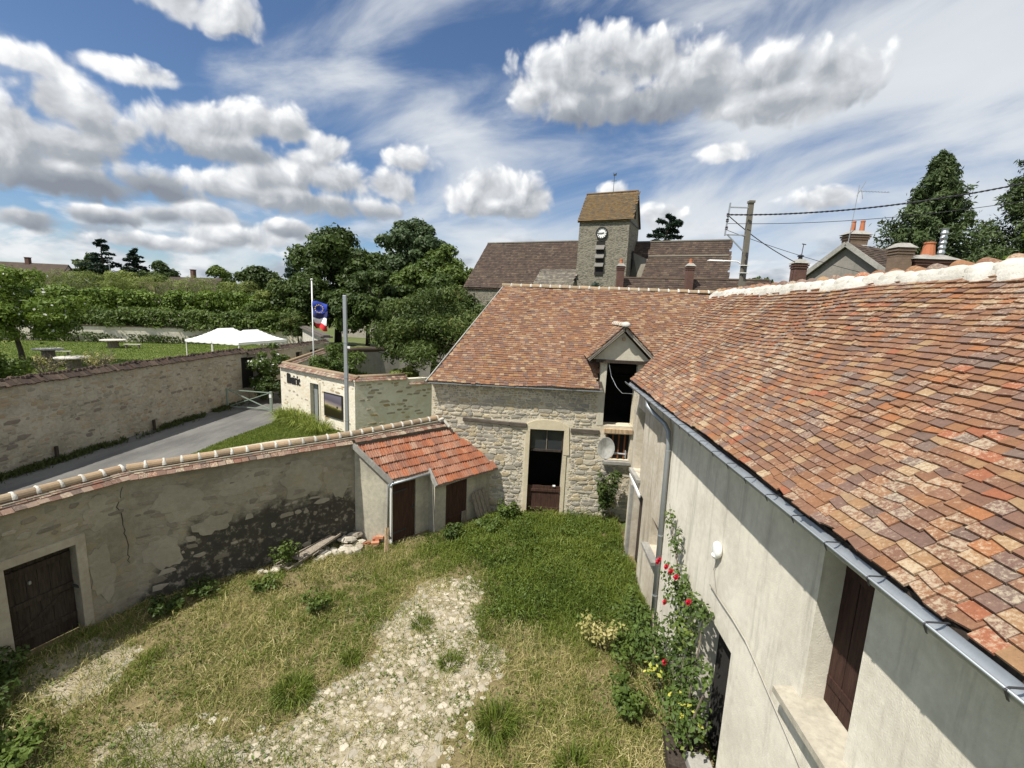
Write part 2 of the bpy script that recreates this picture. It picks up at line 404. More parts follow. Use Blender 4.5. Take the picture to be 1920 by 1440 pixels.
def m_mortar(name, a, b, c3, stone=1.0, dampz=None, pts=1.0):
    """old lime wall: mortar with buried stones showing, ochre stains"""
    mt, nt, pos = begin(name)
    sq = scl(nt, pos, (1.0, 1.0, 1.7))
    wv = nd(nt, 'ShaderNodeTexNoise', {'Vector': pos, 'Scale': 3.0, 'Detail': 2.0}).outputs[1]
    sqw = nd(nt, 'ShaderNodeVectorMath', {0: sq, 1: scl(nt, wv, (.22, .22, .22))}, operation='ADD').outputs[0]
    vo = nd(nt, 'ShaderNodeTexVoronoi', {'Vector': sqw, 'Scale': 4.2}, feature='F1')
    ve = nd(nt, 'ShaderNodeTexVoronoi', {'Vector': sqw, 'Scale': 4.2}, feature='DISTANCE_TO_EDGE').outputs[0]
    n1 = noise(nt, pos, 0.9, 5.0, 0.6); n2 = noise(nt, pos, 7.0, 5.0, 0.65); n3 = noise(nt, pos, 38.0, 4.0, 0.7)
    c = mixc(nt, sstep(nt, mth(nt, 'ADD', mth(nt, 'MULTIPLY', n1, .6), mth(nt, 'MULTIPLY', n2, .4)), 0.35, 0.65), a, b)
    c = mixc(nt, mth(nt, 'MULTIPLY', sstep(nt, noise(nt, pos, 1.7, 4.0, 0.6), 0.52, 0.72), 0.55), c, c3)
    scol = ramp(nt, nd(nt, 'ShaderNodeSeparateColor', {0: vo.outputs['Color']}).outputs[0], [(0.0, tuple(x * .62 for x in b)), (0.35, tuple(x * .8 for x in a)), (0.6, c3), (0.85, tuple(x * .9 for x in a))])
    show = mth(nt, 'MULTIPLY', sstep(nt, ve, 0.05, 0.12), sstep(nt, nd(nt, 'ShaderNodeSeparateColor', {0: vo.outputs['Color']}).outputs[1], 0.35, 0.6))
    show = mth(nt, 'MULTIPLY', show, 0.8 * stone)
    c = mixc(nt, show, c, scol)
    c = mixc(nt, mth(nt, 'MULTIPLY', sstep(nt, n3, 0.58, 0.76), 0.4), c, tuple(x * .45 for x in b))
    if dampz is not None:
        # black mould with its own outline along the foot of the wall
        (cx, cy, rad, hz) = dampz
        sp = nd(nt, 'ShaderNodeSeparateXYZ', {0: pos})
        dx = mth(nt, 'SUBTRACT', sp.outputs[0], cx); dy = mth(nt, 'SUBTRACT', sp.outputs[1], cy)
        r = mth(nt, 'SQRT', mth(nt, 'ADD', mth(nt, 'MULTIPLY', dx, dx), mth(nt, 'MULTIPLY', dy, dy)))
        e = mth(nt, 'SUBTRACT', 1.0, mth(nt, 'DIVIDE', r, rad))
        hh = mth(nt, 'MULTIPLY', sstep(nt, e, 0.0, 0.5), hz)
        lim = mth(nt, 'ADD', mth(nt, 'SUBTRACT', hh, sp.outputs[2]), mth(nt, 'MULTIPLY', mth(nt, 'SUBTRACT', noise(nt, pos, 2.6, 6.0, 0.65), 0.5), 1.5))
        dm = mth(nt, 'MULTIPLY', sstep(nt, lim, -0.12, 0.40), sstep(nt, n2, 0.30, 0.50))
        c = mixc(nt, mth(nt, 'MULTIPLY', dm, 0.88), c, (.035, .032, .027))
    h = mth(nt, 'ADD', mth(nt, 'MULTIPLY', n2, 0.9), mth(nt, 'ADD', mth(nt, 'MULTIPLY', n3, 0.5), mth(nt, 'MULTIPLY', show, 0.5)))
    return finish(mt, nt, c, 0.93, h, 0.7, 0.025, spec=0.2)

M_YARDWALL = m_mortar('yard_wall_mortar', (.345, .315, .245), (.22, .20, .15), (.32, .26, .155), 0.6, dampz=(-6.6, 11.0, 3.3, 1.75))
M_ROADWALL = m_mortar('road_wall_mortar', (.47, .425, .335), (.29, .26, .195), (.39, .31, .19), 1.0)
M_PALEWALL = m_mortar('pale_wall_mortar', (.76, .71, .59), (.64, .59, .47), (.60, .50, .33), 0.45)
M_BARNM = m_mortar('barn_mortar', (.64, .58, .45), (.52, .47, .36), (.56, .47, .31), 0.25)

def m_stone(name, pal, var=0.3):
    mt, nt, pos = begin(name)
    c = ramp(nt, rnd_socket(nt), [(i / len(pal), q) for i, q in enumerate(pal)], 'CONSTANT')
    n1 = noise(nt, pos, 14.0, 5.0, 0.65); n2 = noise(nt, pos, 60.0, 3.0, 0.7)
    v = mth(nt, 'ADD', 1.0 - var, mth(nt, 'MULTIPLY', n1, 2 * var))
    c = mixc(nt, 1.0, c, nd(nt, 'ShaderNodeCombineColor', {0: v, 1: v, 2: v}).outputs[0], 'MULTIPLY')
    c = mixc(nt, mth(nt, 'MULTIPLY', sstep(nt, n2, 0.56, 0.72), 0.3), c, (.08, .075, .06))
    return finish(mt, nt, c, 0.9, mth(nt, 'ADD', n1, mth(nt, 'MULTIPLY', n2, .6)), 0.6, 0.02, spec=0.2)

M_BSTONE = m_stone('barn_stone', [(.40, .36, .27), (.34, .31, .25), (.44, .39, .29), (.30, .28, .24), (.46, .39, .26), (.37, .34, .28), (.42, .35, .23), (.50, .45, .35), (.33, .30, .25)])
M_RSTONE = m_stone('road_wall_stone', [(.38, .34, .26), (.33, .275, .20), (.40, .34, .25), (.30, .265, .21), (.43, .38, .29), (.36, .275, .18), (.22, .185, .15), (.39, .35, .27)])
M_PSTONE = m_stone('pale_wall_stone', [(.42, .36, .26), (.40, .30, .16), (.36, .31, .24), (.46, .38, .26), (.34, .27, .17)])
M_WALLSTONE = m_stone('yard_wall_stone', [(.33, .30, .235), (.28, .25, .19), (.24, .21, .16), (.36, .32, .25), (.20, .175, .135)])
M_RUBBLE = m_stone('rubble_stone', [(.46, .42, .34), (.40, .36, .29), (.52, .48, .40), (.34, .30, .24)])
M_COBBLE = m_stone('cobble_stone', [(.44, .395, .305), (.38, .34, .265), (.49, .44, .345), (.33, .295, .23), (.42, .37, .28)])
M_BRICK = m_stone('red_brick', [(.40, .13, .07), (.34, .12, .07), (.46, .22, .12), (.50, .34, .2)])

def m_masonry(name, a, b):
    mt, nt, pos = begin(name)
    sq = scl(nt, pos, (1.0, 1.0, 2.4))
    wv = nd(nt, 'ShaderNodeTexNoise', {'Vector': pos, 'Scale': 1.5, 'Detail': 2.0}).outputs[1]
    sq = nd(nt, 'ShaderNodeVectorMath', {0: sq, 1: scl(nt, wv, (.3, .3, .3))}, operation='ADD').outputs[0]
    vo = nd(nt, 'ShaderNodeTexVoronoi', {'Vector': sq, 'Scale': 2.3}, feature='F1')
    ve = nd(nt, 'ShaderNodeTexVoronoi', {'Vector': sq, 'Scale': 2.3}, feature='DISTANCE_TO_EDGE').outputs[0]
    k = nd(nt, 'ShaderNodeSeparateColor', {0: vo.outputs['Color']}).outputs[0]
    c = mixc(nt, k, a, b)
    c = mixc(nt, mth(nt, 'SUBTRACT', 1.0, sstep(nt, ve, 0.02, 0.09)), c, tuple(x * 1.25 for x in b))
    n2 = noise(nt, pos, 5.0, 5.0, 0.7)
    c = mixc(nt, mth(nt, 'MULTIPLY', sstep(nt, n2, 0.55, 0.75), 0.55), c, (.07, .065, .05))
    return finish(mt, nt, c, 0.92, mth(nt, 'ADD', ve, mth(nt, 'MULTIPLY', n2, .4)), 0.8, 0.08, spec=0.2)
M_TOWER = m_masonry('tower_masonry', (.125, .115, .09), (.205, .188, .145))

def m_brickwork(name, a, b, mortar):
    mt, nt, pos = begin(name)
    tc = nd(nt, 'ShaderNodeTexCoord').outputs['Object']
    s = nd(nt, 'ShaderNodeSeparateXYZ', {0: tc})
    v = nd(nt, 'ShaderNodeCombineXYZ', {0: mth(nt, 'ADD', s.outputs[0], s.outputs[1]), 1: s.outputs[2], 2: 0.0}).outputs[0]
    br = nd(nt, 'ShaderNodeTexBrick', {'Vector': v, 'Color1': (*a, 1), 'Color2': (*b, 1), 'Mortar': (*mortar, 1), 'Scale': 1.0, 'Mortar Size': 0.008, 'Brick Width': 0.22, 'Row Height': 0.075})
    c = mixc(nt, noise(nt, pos, 4.0, 4.0), br.outputs[0], tuple(x * .5 for x in a))
    return finish(mt, nt, c, 0.9, br.outputs[1], -0.4, 0.01)
M_CHIM = m_brickwork('chimney_brick', (.17, .075, .055), (.115, .06, .045), (.17, .145, .12))
M_CHIM2 = m_brickwork('pale_chimney_brick', (.26, .17, .11), (.2, .13, .09), (.25, .22, .18))

def m_wood(name, col, grain=(9, 9, .8), var=0.5, rough=0.8):
    mt, nt, pos = begin(name)
    n = noise(nt, scl(nt, pos, grain), 3.0, 6.0, 0.7, 0.4)
    n2 = noise(nt, pos, 3.0, 3.0)
    c = mixc(nt, sstep(nt, n, 0.3, 0.7), tuple(x * (1 - var) for x in col), tuple(x * (1 + var * .6) for x in col))
    c = mixc(nt, mth(nt, 'MULTIPLY', n2, .3), c, tuple(x * .5 for x in col))
    return finish(mt, nt, c, rough, n, 0.4, 0.01, spec=0.25)
M_DOOR = m_wood('brown_door_wood', (.066, .034, .023))
M_DARKWOOD = m_wood('dark_old_wood', (.055, .042, .032))
M_GREYWOOD = m_wood('weathered_wood', (.27, .23, .18))
M_BEAM = m_wood('beam_wood', (.12, .10, .08), (1.2, 9, 9))
M_SHUTTER = m_wood('shutter_wood', (.050, .024, .017))
M_ORANGEWOOD = m_wood('varnished_wood', (.26, .10, .04))
M_PALEWOOD = m_wood('pale_plank', (.5, .36, .22))

M_ZINC = m_plain('zinc', (.36, .39, .41), 0.5, 0.6, 0.22, 5.0, 20.0, 0.08)
M_LEAD = m_plain('grey_painted_metal', (.30, .32, .33), 0.5, 0.5, 0.12)
M_STEEL = m_plain('galvanised_steel', (.42, .44, .45), 0.45, 0.6, 0.12)
M_GATE = m_plain('grey_green_paint', (.22, .27, .22), 0.5, 0.0, 0.15)
M_DARKM = m_plain('dark_metal', (.05, .05, .05), 0.55, 0.3, 0.2)
M_WHITE = m_plain('white_paint', (.78, .78, .75), 0.5, 0.0, 0.06)
M_TENT = m_plain('white_canvas', (.84, .84, .83), 0.7, 0.0, 0.03, bstr=0.05)
M_DISH = m_render('weathered_dish', (.36, .355, .32), (.20, .195, .17), .8)
M_BLACK = m_plain('black_paint', (.02, .02, .02), 0.6, 0.0, 0.1)
M_DARKIN = m_plain('unlit_interior', (.02, .018, .016), 0.95, 0.0, 0.3)  # near-black colour stands in for the shade behind openings
M_POT = m_plain('terracotta_pot', (.42, .15, .07), 0.8, 0.0, 0.25)
M_CABLE = m_plain('black_cable', (.025, .025, .03), 0.6)
M_CLOCK = m_plain('clock_enamel', (.80, .79, .74), 0.4, 0.0, 0.05)
M_CONCP = m_plain('pole_concrete', (.155, .14, .11), 0.9, 0.0, 0.3, 3.0)
M_BLUE = m_plain('flag_blue', (.02, .045, .30), 0.8, 0.0, 0.1)
M_NAVY = m_plain('flag_navy', (.02, .025, .09), 0.8, 0.0, 0.1)
M_RED = m_plain('flag_red', (.55, .03, .035), 0.8, 0.0, 0.1)
M_FWHITE = m_plain('flag_white', (.75, .75, .75), 0.8, 0.0, 0.04)
M_YELLOW = m_plain('star_yellow', (.75, .55, .03), 0.7, 0.0, 0.05)
M_TEAL = m_plain('teal_paint', (.03, .20, .24), 0.6, 0.0, 0.2)
M_ROSE = m_plain('rose_petal', (.42, .012, .03), 0.7, 0.0, 0.35, 40.0)
M_DECK = m_plain('brown_deck', (.20, .11, .06), 0.9, 0.0, 0.25)

def m_glass(name, col=(.03, .035, .04)):
    mt, nt, pos = begin(name)
    return finish(mt, nt, col, 0.06, None, spec=0.6)
M_GLASS = m_glass('window_glass')

def m_leaf(name, a, b, c3=None, transl=0.3, rough=0.55):
    mt, nt, pos = begin(name)
    r = nd(nt, 'ShaderNodeAttribute', attribute_name='rnd').outputs['Fac']
    n = noise(nt, pos, 0.55, 3.0)
    f = mth(nt, 'ADD', mth(nt, 'MULTIPLY', r, 0.75), mth(nt, 'MULTIPLY', n, 0.3))
    stops = [(0.1, a), (0.75, b)]
    if c3: stops.append((0.97, c3))
    c = ramp(nt, f, stops)
    return finish(mt, nt, c, rough, None, spec=0.3, transl=transl)
L_DARK = m_leaf('dark_leaf', (.024, .044, .009), (.075, .112, .022))
L_MID = m_leaf('mid_leaf', (.040, .070, .012), (.118, .168, .030))
L_BRIGHT = m_leaf('bright_leaf', (.068, .115, .014), (.165, .235, .034))
L_BLUE = m_leaf('bluish_leaf', (.032, .055, .022), (.092, .135, .052))
L_CEDAR = m_leaf('cedar_needle', (.012, .026, .016), (.042, .072, .045), transl=0.12)
L_CONIF = m_leaf('conifer_needle', (.025, .045, .014), (.085, .12, .038), transl=0.15)
L_CHERRY = m_leaf('garden_tree_leaf', (.032, .056, .012), (.105, .145, .032), (.19, .15, .045))
L_BAMB = m_leaf('feathery_leaf', (.11, .15, .03), (.24, .28, .07))
L_ROSE = m_leaf("rose_leaf", (.03, .056, .013), (.10, .15, .03), (.20, .24, .04))
L_YEL = m_leaf('yellow_leaf', (.35, .38, .05), (.55, .52, .10))
L_GRASS = m_leaf('green_grass', (.050, .085, .010), (.175, .225, .034), (.34, .32, .10), transl=0.35)
L_STRAW = m_leaf('straw', (.17, .18, .04), (.43, .38, .15), (.74, .64, .36), transl=0.3)
L_LILY = m_leaf('strap_leaf', (.10, .15, .02), (.30, .34, .07), transl=0.35)
L_WHITE = m_leaf('white_blossom', (.6, .6, .55), (.8, .8, .75))
L_MOSS = m_leaf('moss', (.035, .05, .012), (.09, .11, .03))
M_BARK = m_wood('bark', (.085, .068, .05), (6, 6, 1.2))
M_TWIG = m_wood('pale_twig', (.22, .18, .14), (6, 6, 1.2))

def m_ground():
    mt, nt, pos = begin('yard_earth')
    zone = nd(nt, 'ShaderNodeAttribute', attribute_name='rnd').outputs['Fac']     # 0 bare limestone earth .. 1 turf soil
    n1 = noise(nt, pos, 2.2, 6.0, 0.65); n2 = noise(nt, pos, 11.0, 6.0, 0.7); n3 = noise(nt, pos, 55.0, 4.0, 0.7)
    vo = nd(nt, 'ShaderNodeTexVoronoi', {'Vector': pos, 'Scale': 7.0, 'Randomness': 1.0}, feature='DISTANCE_TO_EDGE').outputs[0]
    bare = mixc(nt, sstep(nt, n1, .35, .65), (.26, .225, .15), (.42, .37, .275))
    bare = mixc(nt, mth(nt, 'MULTIPLY', sstep(nt, n2, .45, .62), .75), bare, (.23, .19, .115))
    bare = mixc(nt, mth(nt, 'MULTIPLY', sstep(nt, n3, .55, .72), .4), bare, (.2, .17, .12))
    soil = mixc(nt, n2, (.13, .10, .05), (.25, .205, .105))
    z = sstep(nt, mth(nt, 'ADD', zone, mth(nt, 'MULTIPLY', mth(nt, 'SUBTRACT', n2, .5), .9)), .3, .7)
    c = mixc(nt, z, bare, soil)
    return finish(mt, nt, c, 0.95, mth(nt, 'ADD', n2, mth(nt, 'MULTIPLY', n3, .5)), 0.8, 0.03, spec=0.15)
M_YARD = m_ground()

def m_two(name, a, b, s1=1.5, s2=20.0, rough=0.95, bd=0.01, stretch=(1, 1, 1)):
    mt, nt, pos = begin(name)
    p2 = scl(nt, pos, stretch)
    n1 = noise(nt, p2, s1, 6.0, 0.65); n2 = noise(nt, pos, s2, 5.0, 0.7)
    c = mixc(nt, sstep(nt, mth(nt, 'ADD', mth(nt, 'MULTIPLY', n1, .65), mth(nt, 'MULTIPLY', n2, .35)), .35, .65), a, b)
    return finish(mt, nt, c, rough, n2, 0.5, bd, spec=0.25)
M_ASPH = m_two('asphalt', (.085, .083, .08), (.175, .17, .155), 0.45, 35.0, 0.85, 0.006, (1.5, .45, 1))
M_LAWN = m_two('lawn_turf', (.075, .105, .02), (.15, .165, .045), 0.8, 9.0)
M_FIELD = m_two('far_ground', (.06, .09, .02), (.13, .14, .05), 0.05, 1.0)
M_SHADEL = m_two('park_turf', (.05, .085, .015), (.10, .135, .03), 0.5, 6.0)
M_PATH = m_two('gravel_path', (.38, .33, .25), (.5, .44, .34), 1.5, 25.0)

def m_poster():
    """landscape print: violet clouds, pale evening band, dark field with one tree"""
    mt, nt, pos = begin('landscape_print')
    tc = nd(nt, 'ShaderNodeTexCoord').outputs['Generated']
    s = nd(nt, 'ShaderNodeSeparateXYZ', {0: tc}); x, z = s.outputs[0], s.outputs[2]
    h = mth(nt, 'ADD', z, mth(nt, 'MULTIPLY', x, 0.12))
    n = noise(nt, scl(nt, tc, (4, 4, 12)), 1.0, 4.0)
    c = ramp(nt, mth(nt, 'ADD', h, mth(nt, 'MULTIPLY', mth(nt, 'SUBTRACT', n, .5), .14)), [(0.0, (.012, .009, .004)), (0.38, (.02, .016, .005)), (0.46, (.06, .065, .01)), (0.54, (.34, .28, .16)), (0.64, (.22, .19, .19)), (0.76, (.09, .08, .10)), (1.0, (.13, .12, .15))])
    dx = mth(nt, 'SUBTRACT', x, .76); dz = mth(nt, 'SUBTRACT', z, .47)
    r = mth(nt, 'ADD', mth(nt, 'MULTIPLY', dx, dx), mth(nt, 'MULTIPLY', dz, dz))
    c = mixc(nt, mth(nt, 'LESS_THAN', r, .0028), c, (.02, .02, .01))
    return finish(mt, nt, c, 0.35, None, spec=0.4)
M_POSTER = m_poster()

# ------------------------------------------------------------------ builders
def WM(o):
    return (WM(o.parent) @ o.matrix_basis) if o.parent else o.matrix_basis.copy()

def wall_mesh(P, Q, z0, z1, thick, openings=()):
    """solid wall whose front lies on P->Q (front on the right-hand side of travel); openings (u0,u1,za,zb)"""
    P = Vector((P[0], P[1], 0)); Q = Vector((Q[0], Q[1], 0)); d = Q - P; L = d.length; d.normalize(); n = Vector((d.y, -d.x, 0))
    us = sorted({0.0, L} | {min(max(a, 0), L) for o in openings for a in o[:2]})
    zs = sorted({z0, z1} | {min(max(a, z0), z1) for o in openings for a in o[2:]})
    nu, nz = len(us) - 1, len(zs) - 1
    def solid(i, j):
        if i < 0 or j < 0 or i >= nu or j >= nz: return False
        uc, zc = (us[i] + us[i + 1]) / 2, (zs[j] + zs[j + 1]) / 2
        return not any(o[0] < uc < o[1] and o[2] < zc < o[3] for o in openings)
    mb = MB()
    def pt(u, z, t): return P + d * u + Vector((0, 0, z)) - n * t
    for i in range(nu):
        for j in range(nz):
            if not solid(i, j): continue
            a, b, c, e = us[i], us[i + 1], zs[j], zs[j + 1]
            q = [pt(a, c, 0), pt(b, c, 0), pt(b, e, 0), pt(a, e, 0), pt(a, c, thick), pt(b, c, thick), pt(b, e, thick), pt(a, e, thick)]
            fs = [(0, 1, 2, 3), (5, 4, 7, 6)]
            if not solid(i - 1, j): fs.append((4, 0, 3, 7))
            if not solid(i + 1, j): fs.append((1, 5, 6, 2))
            if not solid(i, j - 1): fs.append((4, 5, 1, 0))
            if not solid(i, j + 1): fs.append((3, 2, 6, 7))
            mb.add(q, fs)
    return mb

STONES = {}
def stone_meshes(mat, k=9, seed=3):
    if mat.name in STONES: return STONES[mat.name]
    r = random.Random(seed); out = []
    for i in range(k):
        n = r.choice((5, 5, 6, 6, 7)); mb = MB(); ring = []
        for j in range(n):
            a = 2 * math.pi * (j + r.uniform(-.28, .28)) / n
            c, s = math.cos(a), math.sin(a)
            q = 1.0 / max(abs(c), abs(s)) * 0.86 + 0.14              # towards a rounded rectangle
            q *= r.uniform(.80, 1.08)
            ring.append((c * q, s * q))
        vs = []
        for sc, z in ((1.0, -0.6), (0.98, 0.55), (0.88, 0.9)):
            for (x, y) in ring: vs.append((x * sc, y * sc, z + (r.uniform(-.16, .1) if z > 0 else 0)))
        vs.append((r.uniform(-.1, .1), r.uniform(-.1, .1), 1.05))
        fs = []
        for l in range(2):
            for j in range(n): fs.append((l * n + j, l * n + (j + 1) % n, (l + 1) * n + (j + 1) % n, (l + 1) * n + j))
        for j in range(n): fs.append((2 * n + j, 2 * n + (j + 1) % n, 3 * n))
        mb.add(vs, fs); out.append(mb.mesh('stone', mat, smooth=False))
    STONES[mat.name] = out
    return out

def stones_on(parent, P, Q, z0, z1, mat, wr=(.16, .42), hr=(.09, .2), proud=0.025, gap=0.03, keep=1.0, limit=300, avoid=(), seed=1, ztop=None, name='stone'):
    r = random.Random(seed)
    P = Vector((P[0], P[1], 0)); Q = Vector((Q[0], Q[1], 0)); d = Q - P; L = d.length; d.normalize(); n = Vector((d.y, -d.x, 0)); up = Vector((0, 0, 1))
    meshes = stone_meshes(mat); spots = []
    z = z0
    while z < z1 - hr[0]:
        h = r.uniform(*hr); u = r.uniform(-.1, .1)
        while u < L - wr[0]:
            w = r.uniform(*wr) * (0.75 + 0.5 * (h - hr[0]) / (hr[1] - hr[0] + 1e-6))
            k = keep(u + w / 2, z + h / 2) if callable(keep) else keep
            hh = h * r.uniform(.75, 1.1); zz = z + r.uniform(-.3, .3) * h * .5
            if u + w < L and r.random() < k and zz + hh < z1 + .03 and u > 0:
                if not any(u + w > o[0] and u < o[1] and zz + hh > o[2] and zz < o[3] for o in avoid):
                    spots.append((u + w / 2, zz + hh / 2, w - gap, hh - gap * .8))
            u += w
        z += h
    spots.sort(key=lambda s: -s[2] * s[3])
    for i, (u, zc, w, h) in enumerate(spots[:limit]):
        a = r.uniform(-.09, .09); x = d * math.cos(a) + up * math.sin(a); y = up * math.cos(a) - d * math.sin(a)
        if r.random() < .5: x = -x; nn = n
        M = basis(x * (w / 2), y * (h / 2), n * proud * r.uniform(.6, 1.4), P + d * u + up * zc)
        o = link(name, r.choice(meshes), parent); o.matrix_basis = WM(parent).inverted() @ M if parent else M
    rest = spots[limit:]
    if rest:
        V = []; F = []; R = []
        for (u, zc, w, h) in rest:
            me = r.choice(meshes); b = len(V); rr = r.random()
            M = basis(d * (w / 2), up * (h / 2), n * proud * r.uniform(.6, 1.4), P + d * u + up * zc)
            V += [tuple(M @ v.co) for v in me.vertices]; R += [rr] * len(me.vertices)
            F += [tuple(i + b for i in p.vertices) for p in me.polygons]
        mb = MB(); mb.v = V; mb.f = F; mb.r = R
        o = mb.build('small_stones', mat, parent); o.matrix_basis = WM(parent).inverted(); tag(o, kind='stuff')
    return len(spots)

# flat plain tiles --------------------------------------------------
TB = np.array([[-.5, 0, 0], [.5, 0, 0], [.5, 1, 0], [-.5, 1, 0], [-.5, 0, 1], [.5, 0, 1], [.5, 1, 1], [-.5, 1, 1]], float)
TF = np.array([[0, 3, 2, 1], [4, 5, 6, 7], [0, 1, 5, 4], [1, 2, 6, 5], [2, 3, 7, 6], [3, 0, 4, 7]])
def tile_field(parent, O, x, s, n, rows, clip, mat, w=.153, ln=.235, t=.013, ex=.096, n_single=0, name='roof_tile', skip=None, wob=None, seed=5, field='roof_tiles', lift=None):
    r = np.random.default_rng(seed); x = np.array(x, float); s = np.array(s, float); n = np.array(n, float); O = np.array(O, float)
    C = []; W = []
    for k in range(rows):
        a, b = clip(k * ex); u = a + (0.5 if k % 2 else 0.0) * w + r.uniform(0, .02)
        while u < b:
            ww = w * r.uniform(.92, 1.06)
            C.append((u + ww / 2, k * ex)); W.append(ww); u += ww + .002
    C = np.array(C); W = np.array(W); N = len(C)
    du = r.normal(0, .002, N); ds = r.normal(0, .005, N) + .014 * np.sin(C[:, 0] * 1.3 + C[:, 1] * 2.1) + .009 * np.sin(C[:, 0] * 3.7 + C[:, 1])
    off = wob(C[:, 0], C[:, 1]) if wob is not None else np.zeros(N)
    off = off + r.normal(0, .0025, N)
    h = t * ln / ex                                                  # lower end rides on the courses below
    base = O + x * (C[:, :1] + du[:, None]) + s * (C[:, 1:] + ds[:, None]) + n * off[:, None]
    if skip is not None:
        kp = ~skip(base); base = base[kp]; W = W[kp]; C = C[kp]; N = len(W)
    th = r.normal(0, .016, N); tl = np.arctan2(h, ln) + np.abs(r.normal(0, .022, N)) * (r.random(N) < .5)
    sl = np.cos(tl)[:, None] * s - np.sin(tl)[:, None] * n; nn = np.cos(tl)[:, None] * n + np.sin(tl)[:, None] * s
    xx = np.cos(th)[:, None] * x + np.sin(th)[:, None] * sl; yy = np.cos(th)[:, None] * sl - np.sin(th)[:, None] * x
    orig = base + n * (h + .004)
    rn = r.random(N)
    single = np.zeros(N, bool)
    if n_single:
        v = orig - np.array(CAM); z = v @ np.array(_fw)
        px = (v @ np.array(_R)) / z * _f * 2; py = (v @ np.array(_U)) / z * _f * 2
        vis = (np.abs(px) < 1.0) & (np.abs(py) < .76) & (z > 0)
        size = np.where(vis, (np.abs(v @ n) / np.linalg.norm(v, axis=1)) / z ** 2, -1)
        single[np.argsort(-size)[:n_single]] = True
    J = r.normal(0, .012, (N, 8, 3)) * np.array([.5, .35, .0])
    # broken lower corners on a few
    br = r.random(N) < .10; cnr = r.integers(0, 2, N)
    for i in np.nonzero(br)[0]:
        q = r.uniform(.03, .16); J[i, cnr[i], 1] += q; J[i, cnr[i] + 4, 1] += q
    m = ~single
    B = TB[None] + J
    V = orig[:, None, :] + B[:, :, :1] * (W[:, None, None] * xx[:, None, :]) + B[:, :, 1:2] * (ln * yy[:, None, :]) + B[:, :, 2:] * (t * nn[:, None, :])
    Vm = V[m].reshape(-1, 3); Fm = (TF[None] + 8 * np.arange(m.sum())[:, None, None]).reshape(-1, 4)
    if len(Vm):
        o = link(field, mesh_np(field, Vm, Fm, mat, np.repeat(rn[m], 8)), parent); o['kind'] = 'stuff'
        if parent is not None: o.matrix_basis = WM(parent).inverted()
    if n_single:
        var = []
        for i in range(10):
            j = TB + r.normal(0, .014, (8, 3)) * np.array([.5, .35, 0])
            j[4:, :2] = j[:4, :2]
            if i < 2: j[i, 1] += .12; j[i + 4, 1] += .12
            var.append(mesh_np('roof_tile', j, TF, mat))
        for i in np.nonzero(single)[0]:
            M = basis(xx[i] * W[i], yy[i] * ln, nn[i] * t, orig[i])
            o = link(name, var[int(r.integers(0, 10))], parent); o.matrix_basis = WM(parent).inverted() @ M
    return N

def half_round(r0, r1, L, mat, seg=8, thick=.016, name='ridge_tile', sag=1.0):
    """half cylinder along +Y from 0 to L, axis at z=0"""
    mb = MB(); vs = []; fs = []
    for (rr, y) in ((r0, 0), (r1, L)):
        for q in (rr, rr - thick):
            for k in range(seg + 1):
                a = math.pi * k / seg; vs.append((q * math.cos(a), y, q * math.sin(a) * sag))
    m1 = seg + 1
    for k in range(seg):
        fs.append((k, k + 1, 2 * m1 + k + 1, 2 * m1 + k)); fs.append((m1 + k + 1, m1 + k, 3 * m1 + k, 3 * m1 + k + 1))
        fs.append((k + 1, k, m1 + k, m1 + k + 1)); fs.append((2 * m1 + k, 2 * m1 + k + 1, 3 * m1 + k + 1, 3 * m1 + k))
    mb.add(vs, fs)
    return mb.mesh(name, mat, smooth=False)

def collar(r, wtop, wside, mat, seg=10, rough=.006, seed=1):
    """mortar joint over a ridge tile, along Y, wider at the flanks"""
    rr = random.Random(seed); mb = MB(); vs = []; fs = []
    for k in range(seg + 1):
        a = math.pi * k / seg; w = wtop + (wside - wtop) * abs(math.cos(a)) ** 2
        q = r + .012 + rr.uniform(-rough, rough)
        for (y, g) in ((-w / 2, r - .004), (-w / 2 * .55, q), (w / 2 * .55, q), (w / 2, r - .004)):
            vs.append((g * math.cos(a), y + rr.uniform(-rough, rough), g * math.sin(a)))
    for k in range(seg):
        for j in range(3):
            fs.append((4 * k + j, 4 * (k + 1) + j, 4 * (k + 1) + j + 1, 4 * k + j + 1))
    mb.add(vs, fs)
    return mb.mesh('mortar_joint', mat, smooth=True)

def ridge_run(parent, A, B, rad, step, tmat, mmat, wtop=.03, wside=.07, seed=2, tname='ridge_tile'):
    A, B = Vector(A), Vector(B); d = B - A; L = d.length; d.normalize()
    nT = max(1, round(L / step)); st = L / nT
    x = d.cross(Vector((0, 0, 1))).normalized(); z = x.cross(d).normalized()
    tm = half_round(rad, rad * .97, st, tmat, name=tname); cm = [collar(rad, wtop, wside, mmat, seed=seed + i) for i in range(3)]
    r = random.Random(seed); W = WM(parent).inverted()
    for i in range(nT):
        wig = Vector((r.gauss(0, .004), r.gauss(0, .004), r.gauss(0, .006)))
        o = link(tname, tm, parent); o.matrix_basis = W @ basis(x, d, z, A + d * (i * st) + wig)
        o2 = link('mortar_joint', cm[i % 3], parent); o2.matrix_basis = W @ basis(x, d, z, A + d * ((i + 1) * st))
    return nT

